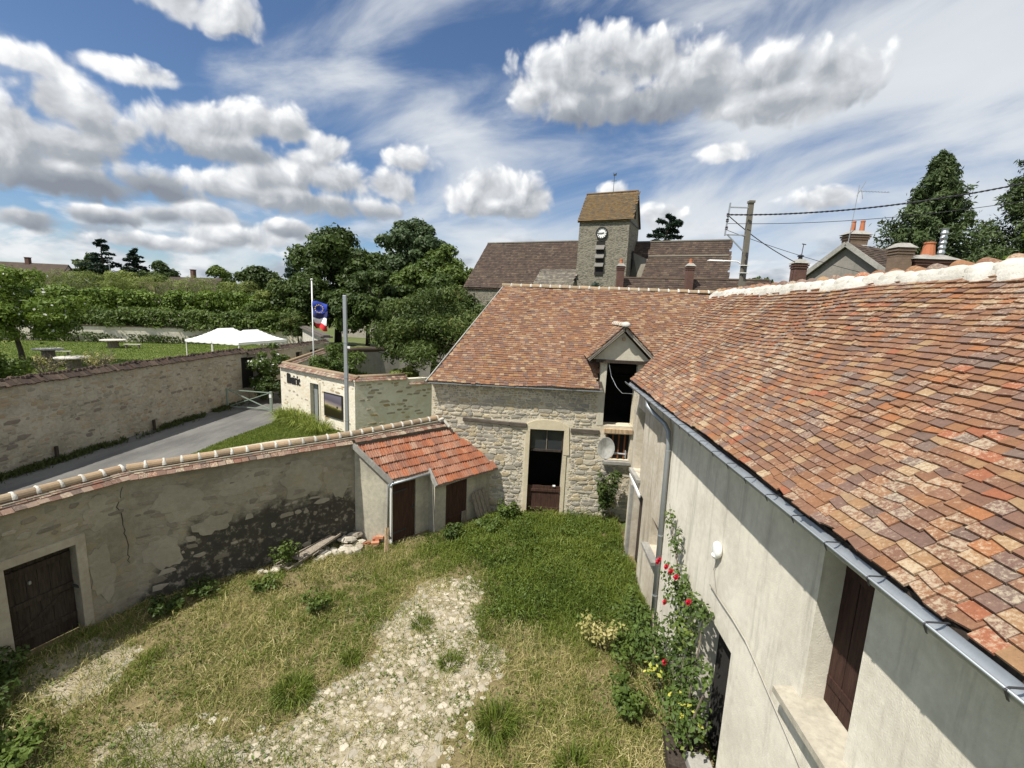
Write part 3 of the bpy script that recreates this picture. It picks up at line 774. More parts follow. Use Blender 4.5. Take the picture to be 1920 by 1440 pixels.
def cap_courses(parent, A, B, zr, half, drop, mat, rows=2, w=.16, single=True, seed=4, both=True):
    """sloping flat tiles on both sides of a wall top; A,B ridge ends (x,y)"""
    A = Vector((A[0], A[1], zr)); B = Vector((B[0], B[1], zr if not hasattr(zr, '__len__') else zr[1]))
    d = B - A; L = d.length; d.normalize(); r = random.Random(seed); W = WM(parent).inverted()
    base = []
    for i in range(6):
        j = TB.copy(); j[:, 0] += np.array([r.gauss(0, .02) for _ in range(8)]); j[4:, :2] = j[:4, :2]
        base.append(mesh_np('cap_tile', j, TF, mat))
    J = MB()
    for sd in ((1, -1) if both else (1,)):
        o2 = d.cross(Vector((0, 0, 1))).normalized() * sd
        sdir = (o2 * -half + Vector((0, 0, drop))).normalized(); x = d * (1 if sd > 0 else -1); n = x.cross(sdir).normalized()
        if n.z < 0: n = -n; x = -x
        ln = math.hypot(half, drop); ex = ln / (rows + .6); tl = ln / rows * 1.15
        for k in range(rows):
            u = r.uniform(0, .05) + (k % 2) * w * .5
            while u < L - w * .5:
                c = A + d * (u + w / 2) + o2 * half - Vector((0, 0, drop)) + sdir * (k * ex + r.gauss(0, .006)) + n * (.018 + .008 * k + r.gauss(0, .003))
                tilt = n * -0.055
                y = (sdir + tilt).normalized()
                M = basis(x * (w - .006), y * tl, x.cross(y).normalized() * .016, c)
                if single:
                    o = link('cap_tile', r.choice(base), parent); o.matrix_basis = W @ M
                else:
                    J.add([M @ Vector(tuple(v)) for v in TB], [tuple(f) for f in TF], r.random())
                u += w
    if not single:
        o = J.build('cap_tiles', mat, parent); o.matrix_basis = W; o['kind'] = 'stuff'

# ------------------------------------------------------------------ terrain
tag(MB().add([(-900, -60, -.06), (900, -60, -.06), (900, 1500, -.06), (-900, 1500, -.06)], [(0, 1, 2, 3)]).build('ground', M_FIELD), kind='structure')
road = MB().add([(-19.75, -10, -.012), (-9.0, -10, -.012), (-11.5, 16, -.012), (-13.0, 24.5, -.012), (-15.3, 27.2, -.012), (-17.5, 40, -.012), (-18.2, 60, -.012), (-19.75, 60, -.012)], [(0, 1, 2, 3, 4, 5, 6, 7)]).build('road', M_ASPH)
tag(road, kind='structure')
verge = MB().add([(-14.95, 17.6, .02), (-9.4, 15.5, .02), (-8.7, 22.9, .02), (-15.4, 26.9, .02), (-14.75, 24.3, .02), (-15.05, 21.0, .02)], [(0, 1, 2, 3, 4, 5)]).build('verge_turf', M_LAWN)
tag(verge, kind='structure')
pth = MB().add([(-15.0, 18.2, .026), (-14.3, 17.9, .026), (-12.1, 20.4, .026), (-9.9, 22.2, .026), (-10.4, 22.95, .026), (-12.5, 21.5, .026), (-14.2, 19.6, .026)], [(0, 1, 2, 3, 4, 5, 6)]).build('stone_path', M_PATH)
tag(pth, kind='structure')
LZ = 0.8
lawn = MB().add([(-20.3, 8, LZ), (-20.3, 64, LZ), (-90, 80, LZ), (-90, 8, LZ)], [(3, 2, 1, 0)]).build('park_lawn', M_LAWN)
tag(lawn, kind='structure')
pk = MB().add([(-17.6, 40, .0), (-9, 36, .0), (30, 40, .0), (30, 140, .0), (-60, 140, .0), (-19, 62, .0)], [(0, 1, 2, 3, 4, 5)]).build('churchyard_turf', M_SHADEL)
tag(pk, kind='structure')

# courtyard earth -----------------------------------------------------
Z_LUSH = [(-1.41, 13.9), (-1.2, 15.2), (3.2, 15.2), (2.95, 12.0), (2.95, 9.1), (1.8, 9.01), (0.29, 8.8), (-0.81, 8.73), (-1.2, 9.47), (-0.82, 10.55), (-1.35, 11.46), (-2.5, 11.9), (-3.3, 12.0)]
Z_BARE = [(-1.14, 10.98), (-0.84, 9.51), (-1.08, 8.62), (-0.15, 8.41), (-0.41, 7.56), (-1.02, 6.92), (-1.33, 5.85), (-1.2, 5.0), (-4.3, 5.0), (-4.0, 5.9), (-3.5, 7.04), (-2.85, 8.0), (-3.2, 8.9), (-2.75, 10.2), (-2.3, 10.8)]
Z_BARE2 = [(-6.3, 6.3), (-5.7, 6.15), (-3.7, 6.0), (-3.7, 5.35), (-6.1, 5.3), (-6.5, 5.8)]
Z_BARE3 = [(-9.18, 7.11), (-8.78, 7.86), (-7.7, 7.6), (-7.2, 6.8), (-7.5, 6.2), (-8.6, 6.6)]
Z_GREEN = [(-3.94, 10.9), (-2.97, 8.74), (-4.32, 7.68), (-5.27, 9.01), (-5.24, 10.48)]
Z_GREEN2 = [(-6.0, 8.2), (-5.9, 6.6), (-6.3, 5.9), (-7.1, 6.9)]
Z_STRAW = [(-7.3, 9.57), (-4.26, 11.84), (-4.0, 10.4), (-4.34, 9.7), (-5.26, 8.17), (-4.6, 6.6), (-5.4, 6.7), (-6.3, 7.4)]
Z_STRAWR = [(0.29, 8.77), (2.54, 8.9), (2.9, 7.29), (2.6, 5.2), (-0.9, 5.2), (-0.5, 6.2), (-0.08, 7.2)]
Z_SHADE = [(-9.6, 7.0), (-8.9, 6.9), (-7.6, 5.9), (-6.9, 5.2), (-10.2, 4.6)]
def yard_z(x, y):
    return 0.05 * (fbm(x * .8, y * .8, 2) - .5) + 0.035 * (fbm(x * 3.1, y * 3.1, 9) - .5)
def turf(x, y):
    b = in_poly(x, y, Z_BARE) | in_poly(x, y, Z_BARE2) | in_poly(x, y, Z_BARE3)
    return np.where(b, 0.12, 0.85)
nx, ny = 150, 130
gx = np.linspace(-10.6, 3.2, nx); gy = np.linspace(2.5, 15.2, ny); GX, GY = np.meshgrid(gx, gy)
wx = GX + .5 * (fbm(GX * 1.5, GY * 1.5, 31) - .5); wy = GY + .5 * (fbm(GX * 1.5, GY * 1.5, 41) - .5)
V = np.stack([GX, GY, yard_z(GX, GY)], -1).reshape(-1, 3)
idx = np.arange(nx * ny).reshape(ny, nx)
F = np.stack([idx[:-1, :-1], idx[:-1, 1:], idx[1:, 1:], idx[1:, :-1]], -1).reshape(-1, 4)
YARD = link('courtyard_ground', mesh_np('courtyard_ground', V, F, M_YARD, turf(wx, wy).ravel(), smooth=True))
tag(YARD, kind='structure')

# ------------------------------------------------------------------ plastered house
H = empty('plastered_house', (5.5, 6.0, 0))
tag(H, 'long pale plastered farmhouse with weathered tiled roof, zinc gutter and climbing rose', 'house')
def part(mb, name, mat, parent, **k):
    """parts are modelled in world coordinates; undo the parent's placement"""
    o = mb.build(name, mat, parent, **k);
    o.matrix_basis = WM(parent).inverted()
    return o
M_SILL = m_render('sill_stone', (.48, .44, .35), (.27, .25, .20), .3, bscale=18)
hole = [(.35, 1.15, 2.65, 4.45), (.5, 1.7, -.1, 2.3), (2.65, 3.35, 1.55, 2.25), (6.1, 7.1, -.1, 2.32), (8.63, 9.3, 3.02, 4.97)]
part(wall_mesh((3.0, 13.0), (3.0, 9.42), -.1, 5.12, .42, [h for h in hole if h[0] < 3.5]), 'front_wall', M_HOUSE2, H)
part(wall_mesh((3.0, 9.42), (3.0, -2.0), -.1, 5.12, .42, [(a - 3.58, b - 3.58, c, d) for a, b, c, d in hole if a > 3.5]), 'front_wall', M_HOUSE, H)
SL = Vector((2.8, 0, 2.52)).normalized(); NL = Vector((-SL.z, 0, SL.x))
part(MB().prism([(3.0, 13.0, -.1), (8.0, 16.0, -.1), (8.0, 16.0, 5.1), (5.5, 14.45, 7.6), (3.0, 13.0, 5.25)], (.05, -.35, 0)), 'end_wall', M_HOUSE, H)
part(MB().prism([(3.0, -2.0, -.1), (8.0, -2.0, -.1), (8.0, -2.0, 5.1), (5.5, -2, 7.6), (3.0, -2, 5.25)], (0, .35, 0)), 'end_wall', M_HOUSE, H)
part(wall_mesh((8.0, -2.0), (8.0, 16.0), -.1, 5.1, .4), 'back_wall', M_HOUSE, H)
rf = part(MB().prism([(2.70, -2.1, 5.20), (2.70, 12.42, 5.20), (5.5, 14.5, 7.72), (5.5, -2.1, 7.72)], (.05, 0, -.06)), 'roof', M_DARKWOOD, H)
part(MB().prism([(8.4, -2.1, 5.20), (8.4, 16.5, 5.2), (5.52, 14.5, 7.72), (5.52, -2.1, 7.72)], (-.05, 0, -.06)), 'roof', T_OLD, H)
def h_wob(u, s):
    return np.clip((3.77 - s) / .7, 0, 1) * (.030 * np.sin(u * 1.1 + .6 * s) + .020 * np.sin(u * 2.3 - s * 1.4) - .03 * np.sin(np.pi * s / 3.77) * (0.5 + .5 * np.sin(u * .45)))
Sh = 3.767
tile_field(rf, (2.66, 12.45, 5.20), (0, -1, 0), SL, NL, 39, lambda t: (-2.05 * t / Sh, 14.5), T_HOUSE, t=.020, n_single=300, wob=h_wob, field='roof_tiles', seed=8)
# verge mortar along the oblique end
part(MB().bar((2.68, 12.43, 5.22), (5.5, 14.5, 7.74), .04, .03), 'verge', M_CONC, H)
# ridge bedded in white mortar: humps with the tile showing on the far side
def hump(seed):
    r = random.Random(seed); mb = MB(); vs = []; fs = []; seg = 12; ny_ = 7; L = .36
    for i in range(ny_):
        y = i / (ny_ - 1); rr = .088 + .052 * math.sin(math.pi * (y ** .75)) + r.uniform(-.006, .006)
        for k in range(seg + 1):
            a = math.pi * k / seg; q = rr * (1 + .0 * math.cos(a))
            flare = .10 * max(0, abs(math.cos(a)) - .55)
            vs.append(((q + flare + r.uniform(-.008, .008)) * math.cos(a) * 1.25, y * L, q * math.sin(a) - .02 - (.12 if k in (0, seg) else 0)))
    for i in range(ny_ - 1):
        for k in range(seg): fs.append((i * (seg + 1) + k, i * (seg + 1) + k + 1, (i + 1) * (seg + 1) + k + 1, (i + 1) * (seg + 1) + k))
    return mb.add(vs, fs).mesh('mortar_hump', M_MORTARW, smooth=True)
humps = [hump(i) for i in range(5)]; rtile = half_round(.150, .092, .27, T_HOUSE, name='ridge_tile', sag=1.0)
rr_ = random.Random(4); y = 14.45; i = 0
while y > -2.0:
    o = link('mortar_hump', humps[i % 5], rf); o.matrix_basis = WM(rf).inverted() @ basis((-1, 0, 0), (0, -1, 0), (0, 0, 1), (5.5, y, 7.715 + rr_.gauss(0, .010)))
    o = link('ridge_tile', rtile, rf); o.matrix_basis = WM(rf).inverted() @ basis((-1, 0, 0), (0, -1, -.10), (0, -.1, 1), (5.51, y - .09, 7.74 + rr_.gauss(0, .008)))
    y -= .36; i += 1
skirt = MB(); vs = []; N_ = 130
for sgn in (-1, 1):
    b0 = len(skirt.v); vv = []
    for k in range(N_ + 1):
        yy = 14.5 - 16.6 * k / N_; w = .15 + rr_.uniform(-.035, .05)
        vv += [(5.5 + sgn * .06, yy, 7.80), (5.5 + sgn * .14, yy, 7.765), (5.5 + sgn * (w + .09), yy, 7.72 - .90 * (w + .09) + .165), (5.5 + sgn * (w + .105), yy, 7.67 - .90 * (w + .105))]
    skirt.add(vv, [(4 * k + j, 4 * k + j + 1, 4 * k + 5 + j, 4 * k + 4 + j) for k in range(N_) for j in (0, 1, 2)])
part(skirt, 'ridge_mortar', M_MORTARW, rf, smooth=True)
# gutter
g = MB(); seg = 8; vs = []; fs = []
ys = [12.52, 8.2, 4.1, 0, -2.1]
for yy in ys:
    for q in (.068, .060):
        for k in range(seg + 1):
            a = math.pi + math.pi * k / seg; vs.append((2.60 + q * math.cos(a), yy, 5.165 + q * math.sin(a)))
m1 = 2 * (seg + 1)
for i in range(len(ys) - 1):
    for k in range(seg):
        fs.append((i * m1 + k, i * m1 + k + 1, (i + 1) * m1 + k + 1, (i + 1) * m1 + k))
        a = i * m1 + seg + 1
        fs.append((a + k + 1, a + k, a + m1 + k, a + m1 + k + 1))
g.add(vs, fs)
g.tube([(2.532, 12.52, 5.168), (2.532, -2.1, 5.168)], .010, 6)
gut = part(g, 'gutter', M_ZINC, H, smooth=True)
br = MB(); br.bar((2.515, 0, 5.165), (2.54, 0, 5.182), .014, .005).bar((2.54, 0, 5.182), (2.70, 0, 5.185), .014, .005).bar((2.518, 0, 5.17), (2.548, 0, 5.105), .014, .005)
brm = br.mesh('gutter_bracket', M_DARKM)
for k in range(28):
    o = link('gutter_bracket', brm, gut); o.matrix_basis = WM(gut).inverted() @ Matrix.Translation((0, 12.2 - k * .5, 0))
part(MB().box((2.70, 5.2, 5.13), (.03, 14.6, .13)), 'fascia', M_DARKWOOD, H)
part(MB().box((2.86, 5.2, 5.085), (.3, 14.4, .03)), 'soffit', M_GREYWOOD, H)
dp = part(MB().tube([(2.60, 10.2, 5.09), (2.60, 10.15, 4.98), (2.70, 9.95, 4.86), (2.86, 9.6, 4.72), (2.91, 9.46, 4.58), (2.915, 9.42, 4.4), (2.93, 9.30, 0.02)], .05, 10), 'downpipe', M_LEAD, H, smooth=True)
for zz in (4.2, 2.3, 1.75, .9):
    part(MB().lathe((2.925, 9.42 - (4.4 - zz) * .027, zz), [(.053, -.012), (.058, -.012), (.058, .012), (.053, .012)], 12), 'pipe_clip', M_STEEL, dp)
# openings of the front
w = part(MB().box((3.22, 12.25, 3.55), (.04, .82, 1.82)), 'window_board', M_CONC, H)
part(MB().box((2.97, 12.22, 2.60), (.16, 1.0, .09)), 'window_sill', M_CONC, H)
part(MB().bar((2.95, 11.5, 2.28), (2.95, 12.75, 2.42), .05, .07), 'lintel_bar', M_WHITE, H)
part(MB().box((3.26, 11.9, 1.1), (.05, 1.2, 2.4)), 'door', M_DARKWOOD, H)
part(MB().box((2.99, 12.56, 1.1), (.08, .13, 2.2)), 'door_jamb', M_CONC, H)
part(MB().box((3.20, 10.0, 1.9), (.04, .72, .72)), 'window_board', M_CONC, H)
part(MB().box((2.94, 10.0, 1.51), (.22, .95, .07)), 'window_sill', M_CONC, H)
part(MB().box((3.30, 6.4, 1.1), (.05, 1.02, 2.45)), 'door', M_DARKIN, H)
sh = MB()
for k in range(3): sh.box((3.25 + .002 * (k % 2), 3.82 + k * .226, 4.0), (.035, .218, 1.98))
shu = part(sh, 'shutter', M_SHUTTER, H)
for zz in (3.35, 4.6): part(MB().box((3.225, 4.04, zz), (.02, .62, .09)), 'shutter_ledge', M_SHUTTER, shu)
part(MB().prism([(2.80, 4.54, 2.975), (2.80, 3.40, 2.975), (3.40, 3.40, 3.015), (3.40, 4.54, 3.015)], (0, 0, .075)), 'window_sill', M_SILL, H)
lamp = part(MB().lathe((2.93, 6.62, 3.42), [(.03, -.06), (.06, -.02), (.06, 0)], 10), 'lamp_bracket', M_WHITE, H)
lp = MB(); vs = []; fs = []
ring = 16
for (rr, xx) in ((.02, 3.0), (.10, 2.985), (.115, 2.95), (.10, 2.91), (.05, 2.895)):
    for k in range(ring):
        a = 2 * math.pi * k / ring; vs.append((xx, 6.62 + rr * math.cos(a), 3.5 + rr * 1.15 * math.sin(a)))
for i in range(4):
    for k in range(ring): fs.append((i * ring + k, i * ring + (k + 1) % ring, (i + 1) * ring + (k + 1) % ring, (i + 1) * ring + k))
fs.append(tuple(4 * ring + k for k in range(ring))); lp.add(vs, fs)
part(lp, 'wall_lamp', M_WHITE, H, smooth=True)
part(MB().tube([(2.97, 6.62, 3.38), (2.975, 6.72, 3.1), (2.975, 6.6, 2.9), (2.975, 6.5, 2.8)], .007, 6), 'lamp_cable', M_FARWALL, H)
cb = [(2.96, 6.75, 2.83), (2.955, 6.3, 2.84), (2.955, 5.9, 2.855), (2.955, 5.5, 2.84), (2.955, 5.2, 2.77), (2.955, 4.9, 2.68), (2.955, 4.5, 2.57), (2.955, 4.1, 2.45), (2.955, 3.5, 2.25), (2.955, 2.5, 1.9)]
part(MB().tube(cb, .009, 6), 'white_conduit', M_FARWALL, H, smooth=True)

# ------------------------------------------------------------------ barn
B = empty('stone_barn', (2.0, 18.0, 0))
tag(B, 'rubble stone barn with brown tiled roof, hayloft dormer and open half door', 'barn')
BO = [(3.38, 4.53, -.2, 3.05), (5.94, 6.75, 2.11, 3.02), (5.79, 6.79, 3.31, 4.8)]
part(wall_mesh((-3.4, 14.9), (9.0, 14.9), -.2, 4.72, .5, BO), 'front_wall', M_BARNM, B)
bav = [(3.2, 4.72, -.3, 3.42), (5.75, 7.2, 2.0, 3.1), (5.6, 7.0, 3.1, 4.9), (1.0, 3.3, 3.13, 3.33), (4.7, 5.7, 2.98, 3.16), (7.0, 20, -1, 9)]
def bkeep(u, z):
    if z > 3.95: return .42
    return .96
stones_on(B, (-3.4, 14.9), (9.0, 14.9), .02, 4.55, M_BSTONE, wr=(.15, .50), hr=(.095, .23), proud=.024, gap=.010, keep=bkeep, limit=300, avoid=bav, seed=5)
stones_on(B, (-3.4, 14.9), (9.0, 14.9), .02, 4.5, M_BSTONE, wr=(.06, .15), hr=(.045, .09), proud=.011, gap=.012, keep=.75, limit=0, avoid=bav, seed=6)
part(MB().prism([(-3.4, 14.9, -.2), (-3.4, 14.9, 4.7), (-1.32, 18.0, 7.82), (.8, 21.2, 4.7), (.8, 21.2, -.2)], (.45, .1, 0)), 'end_wall', M_BARNM, B)
part(wall_mesh((9.0, 21.2), (.8, 21.2), -.2, 4.7, .4), 'back_wall', M_BARNM, B)
part(MB().prism([(9, 14.9, -.2), (9, 14.9, 4.7), (9, 18, 7.8), (9, 21.2, 4.7), (9, 21.2, -.2)], (-.3, 0, 0)), 'end_wall', M_BARNM, B)
bs = Vector((0, 3.3, 3.29)).normalized(); bn = Vector((0, -bs.z, bs.y))
def bp(x, t): return Vector((x, 14.64, 4.53)) + bs * t
def bx0(t): return -3.5 + 2.18 * t / 4.66
bdk = MB()
bdk.prism([bp(bx0(0), 0), bp(2.25, 0), bp(2.25, 4.66), bp(bx0(4.66), 4.66)], bn * -.07)
bdk.prism([bp(3.5, 0), bp(9.2, 0), bp(9.2, 4.66), bp(3.5, 4.66)], bn * -.07)
bdk.prism([bp(2.26, 1.45), bp(3.49, 1.45), bp(3.49, 4.66), bp(2.26, 4.66)], bn * -.07)
brf = part(bdk, 'roof', M_DARKWOOD, B)
part(MB().prism([(-1.3, 18.02, 7.87), (9.2, 18.02, 7.87), (9.2, 21.5, 4.4), (1.0, 21.5, 4.4)], (0, 0, -.06)), 'roof', T_OLD, B)
def b_skip(p):
    x, y = p[:, 0], p[:, 1]
    return (x > 2.12) & (x < 3.62) & (y < 15.95)
def b_wob(u, s): return .018 * np.sin(u * .9 + s) + .012 * np.sin(u * 2.1 - .7 * s)
tile_field(brf, (0, 14.60, 4.535), (1, 0, 0), bs, bn, 49, lambda t: (bx0(t) + .03, 9.1), T_BARN, w=.155, n_single=220, skip=b_skip, wob=b_wob, seed=21)
ridge_run(brf, (-1.40, 18.0, 7.88), (9.1, 18.0, 7.93), .115, .37, T_RIDGE, M_MORTARW, wtop=.035, wside=.09, seed=3)
part(MB().bar(bp(bx0(0) - .03, -.05) + bn * .06, bp(bx0(4.66) - .03, 4.66) + bn * .05, .045, .04), 'verge', M_CONC, B)
part(MB().box((-.6, 14.60, 4.50), (5.75, .02, .035)), 'eave_strip', M_LEAD, B)
part(MB().box((-.6, 14.77, 4.56), (5.7, .26, .07)), 'eave_board', M_GREYWOOD, B)
# door
part(MB().prism([(-.30, 14.895, 2.95), (-.18, 14.895, 3.22), (.15, 14.895, 3.36), (.55, 14.895, 3.40), (.95, 14.895, 3.36), (1.28, 14.895, 3.2), (1.34, 14.895, 2.2), (1.13, 14.895, 2.2), (1.13, 14.895, 3.05), (-.02, 14.895, 3.05), (-.02, 14.895, 2.95)], (0, -.03, 0)), 'door_arch', m_render('arch_lime', (.62, .55, .39), (.52, .45, .31), .2), B)
part(MB().box((-.09, 14.885, 1.45), (.14, .03, 3.0)).box((1.19, 14.885, 1.05), (.12, .03, 2.25)), 'door_surround', MATS['arch_lime'], B)
df = MB()
for p, q in (((-.0, 15.02, 2.27), (-.0, 15.02, 3.04)), ((1.11, 15.02, 2.27), (1.11, 15.02, 3.04)), ((-.0, 15.02, 3.02), (1.11, 15.02, 3.02)), ((-.0, 15.02, 2.29), (1.11, 15.02, 2.29))): df.bar(p, q, .07, .07)
tr = part(df, 'transom_frame', M_DARKWOOD, B)
part(MB().bar((.56, 15.02, 2.3), (.56, 15.02, 3.02), .03, .03), 'glazing_bar', M_GREYWOOD, tr)
part(MB().box((.28, 15.03, 2.66), (.5, .008, .68)), 'pane', M_GLASS, tr)
part(MB().box((.84, 15.03, 2.66), (.5, .008, .68)), 'pane', M_GLASS, tr)
hd = MB().bar((-.01, 14.985, .86), (1.12, 14.985, .86), .03, .09).bar((-.01, 14.985, .2), (1.12, 14.985, .2), .03, .09)
hd = part(hd, 'half_door', M_DOOR, B)
pk_ = MB()
for k in range(7): 
    part(MB().box((.065 + k * .163, 15.02 + .003 * (k % 2), .5 + .006 * (k % 3)), (.158, .03, 1.02)), 'plank', M_DOOR, hd)
for xx in (-.02, 1.12): part(MB().box((xx, 14.97, .80), (.08, .02, .04)).box((xx, 14.97, .25), (.08, .02, .04)), 'hinge', M_DARKM, hd)
part(MB().box((.9, 15.0, 1.03), (.09, .06, .04)), 'bird_dropping', M_WHITE, hd)
# beams let into the wall
part(MB().bar((-2.32, 14.87, 3.27), (-.7, 14.87, 3.19), .09, .13).bar((-.7, 14.868, 3.19), (-.14, 14.868, 3.16), .10, .15), 'beam', M_BEAM, B, bevel=.02)
part(MB().bar((1.34, 14.885, 3.07), (2.30, 14.885, 3.06), .06, .15), 'beam', M_BEAM, B, bevel=.015)
part(MB().box((3.0, 17.2, 2.4), (8.0, .1, 4.7)).box((3.0, 16.1, -.03), (8.0, 2.2, .06)).box((3.0, 16.2, 3.2), (8.0, 1.9, .06)), 'added_dark_lining', M_DARKIN, B)  # near-black back and floors added so the barn looks dark through its openings
# small window near the dish
sw = part(MB().box((2.93, 15.12, 2.56), (.8, .03, .9)), 'window', M_DARKIN, B)
for xx in (2.60, 2.80, 3.0, 3.2): part(MB().bar((xx, 15.08, 2.13), (xx, 15.08, 2.98), .045, .045), 'frame_bar', M_ORANGEWOOD, sw)
part(MB().bar((2.56, 15.07, 2.30), (3.3, 15.07, 2.30), .05, .05), 'frame_bar', M_ORANGEWOOD, sw)
part(MB().box((2.92, 14.84, 2.06), (.9, .22, .10)), 'window_sill', M_CONC, B)
part(MB().box((2.92, 14.87, 3.14), (.95, .12, .14)), 'loft_threshold', M_PALEWOOD, B)
# dormer
dz = MB()
dz.box((2.29, 15.0, 4.55), (.2, .22, 2.5)).box((3.49, 15.0, 5.05), (.2, .22, 1.0))
dw = part(dz, 'dormer_pier', M_DORM, B)
part(MB().prism([(1.92, 14.86, 5.52), (3.76, 14.86, 5.52), (2.84, 14.86, 6.42)], (0, .2, 0)), 'dormer_gable', M_DORM, B)
part(MB().prism([(2.21, 14.93, 4.6), (2.21, 14.93, 5.6), (2.21, 15.75, 5.6)], (.06, 0, 0)).prism([(3.53, 14.93, 4.6), (3.53, 14.93, 5.6), (3.53, 15.75, 5.6)], (-.06, 0, 0)), 'dormer_cheek', M_DORM, B)
part(MB().bar((2.0, 14.83, 5.47), (3.68, 14.83, 5.47), .1, .1), 'dormer_lintel', M_DARKWOOD, B)
DL = [(1.72, 14.64, 5.52), (2.84, 14.64, 6.60), (2.84, 16.75, 6.60), (1.72, 15.68, 5.52)]
DR = [(3.96, 14.64, 5.52), (2.84, 14.64, 6.60), (2.84, 16.75, 6.60), (3.96, 15.68, 5.52)]
drf = part(MB().prism(DL, (.02, 0, -.025)).prism(DR, (-.02, 0, -.025)), 'dormer_roof', M_GREYWOOD, B)
ds_ = Vector((1.12, 0, 1.08)).normalized(); dn_ = Vector((-ds_.z, 0, ds_.x))
tile_field(drf, (1.70, 14.62, 5.53), (0, 1, 0), ds_, dn_, 15, lambda t: (0, 1.03 + .69 * t), T_BARN, seed=31)
es_ = Vector((-1.12, 0, 1.08)).normalized(); en_ = Vector((-es_.z * -1, 0, -es_.x))
tile_field(drf, (3.98, 14.62, 5.53), (0, 1, 0), es_, en_, 15, lambda t: (0, 1.03 + .69 * t), T_BARN, seed=32)
ridge_run(drf, (2.84, 14.60, 6.63), (2.84, 16.7, 6.63), .10, .36, T_RIDGE, M_MORTARW, wtop=.04, wside=.1, seed=5)
part(MB().lathe((2.84, 14.62, 6.60), [(.13, 0), (.15, .06), (.12, .13), (.05, .16)], 10), 'ridge_end_mortar', M_MORTARW, drf, smooth=True)
part(MB().bar((1.74, 14.68, 5.50), (2.84, 14.68, 6.55), .05, .10).bar((3.94, 14.68, 5.50), (2.84, 14.68, 6.55), .05, .10), 'barge_board', M_FARWALL, B)
part(MB().bar((1.78, 14.68, 5.49), (1.98, 15.2, 5.46), .06, .06), 'eave_bracket', M_DARKWOOD, B)
part(MB().lathe((2.84, 14.80, 6.22), [(.02, -.06), (.05, -.04), (.05, .03), (.02, .05)], 8), 'hoist_hook', M_PALEWOOD, B)
# loose cable hanging in the loft opening
tag(MB().tube([(2.42, 14.84, 5.45), (2.52, 14.72, 5.0), (2.66, 14.4, 4.7), (2.75, 13.9, 4.6), (2.88, 13.2, 4.72), (2.97, 12.9, 4.75)], .007, 6).build('sagging_cable', M_STEEL), 'thin grey cable sagging from the hayloft dormer to the house corner', 'cable')

# satellite dish, held by a pipe from the house
D = empty('satellite_dish', (2.22, 12.9, 3.12)); tag(D, 'weathered round satellite dish on a steel arm from the house corner', 'satellite dish')
dd = (CAM + Vector((-2.0, 0, -1.5)) - Vector((2.22, 12.9, 3.12))).normalized(); dxv = dd.cross(Vector((0, 0, 1))).normalized(); dyv = dxv.cross(dd)
vs = []; fs = []; ring = 24
prof = ((.0, .10), (.12, .095), (.24, .06), (.335, .01), (.35, .0), (.35, -.015), (.33, -.005), (.2, .055), (.0, .085))
for (rr, zz) in prof:
    for k in range(ring):
        a = 2 * math.pi * k / ring; vs.append(dxv * rr * math.cos(a) * .72 + dyv * rr * .92 * math.sin(a) - dd * zz * .9)
for i in range(len(prof) - 1):
    for k in range(ring): fs.append((i * ring + k, i * ring + (k + 1) % ring, (i + 1) * ring + (k + 1) % ring, (i + 1) * ring + k))
MB().add(vs, fs).build('dish', M_DISH, D, smooth=True)
MB().tube([(.0, .1, -.05), (.1, .2, -.18), (.62, .15, -.20)], .025, 8).build('arm', M_STEEL, D)
MB().box((.60, .15, -.2), (.02, .12, .22)).build('wall_plate', M_STEEL, D)
MB().bar((-.05, -.05, -.37), (-.28, -.35, -.30), .02).build('feed_arm', M_LEAD, D)

# ------------------------------------------------------------------ yard wall (bends once) with its plank door
YW = empty('courtyard_wall', (-7.0, 10.6, 0)); tag(YW, 'mouldy lime rendered courtyard wall capped with half round ridge tiles', 'wall')
PA, PB, PC, PD = (-10.7, 3.5), (-8.72, 8.95), (-5.11, 12.43), (-2.82, 14.92)
def off(P, Q, k):
    d = Vector((Q[0] - P[0], Q[1] - P[1])).normalized(); n = Vector((d.y, -d.x)); return n * k
Lab = math.hypot(PB[0] - PA[0], PB[1] - PA[1])
du0 = (7.05 - PA[1]) / (PB[1] - PA[1]) * Lab; du1 = (8.02 - PA[1]) / (PB[1] - PA[1]) * Lab
part(wall_mesh(PA, PB, -.2, 2.98, .4, [(du0, du1, -.2, 1.95)]), 'wall', M_YARDWALL, YW)
part(wall_mesh(PB, PC, -.2, 2.98, .4), 'wall', M_YARDWALL, YW)
part(wall_mesh(PC, PD, -.2, 3.0, .4), 'wall', M_YARDWALL, YW)
dab = Vector((PB[0] - PA[0], PB[1] - PA[1], 0)).normalized(); nab = Vector((dab.y, -dab.x, 0)); PA3 = Vector((*PA, 0))
def wp(u, z, t): return PA3 + dab * u + Vector((0, 0, z)) + nab * t
ab_fr = m_render('door_surround_lime', (.46, .42, .33), (.34, .30, .23), .3)
part(MB().prism([wp(du0 - .22, -.1, .0), wp(du0, -.1, 0), wp(du0, 1.95, 0), wp(du0 - .22, 1.95, 0)], nab * .03).prism([wp(du1, -.1, 0), wp(du1 + .16, -.1, 0), wp(du1 + .16, 1.95, 0), wp(du1, 1.95, 0)], nab * .03).prism([wp(du0 - .22, 1.951, 0), wp(du1 + .16, 1.951, 0), wp(du1 + .16, 2.12, 0), wp(du0 - .22, 2.12, 0)], nab * .03), 'door_surround', ab_fr, YW)
nP = 6; wd = (du1 - du0) / nP
dr = MB()
for zz, hh in ((.28, .11), (.95, .11), (1.62, .12)): dr.prism([wp(du0 + .02, zz, -.20), wp(du1 - .02, zz + .03, -.20), wp(du1 - .02, zz + hh + .03, -.20), wp(du0 + .02, zz + hh, -.20)], nab * -.035)
dr = part(dr, 'plank_door', M_DARKWOOD, YW)
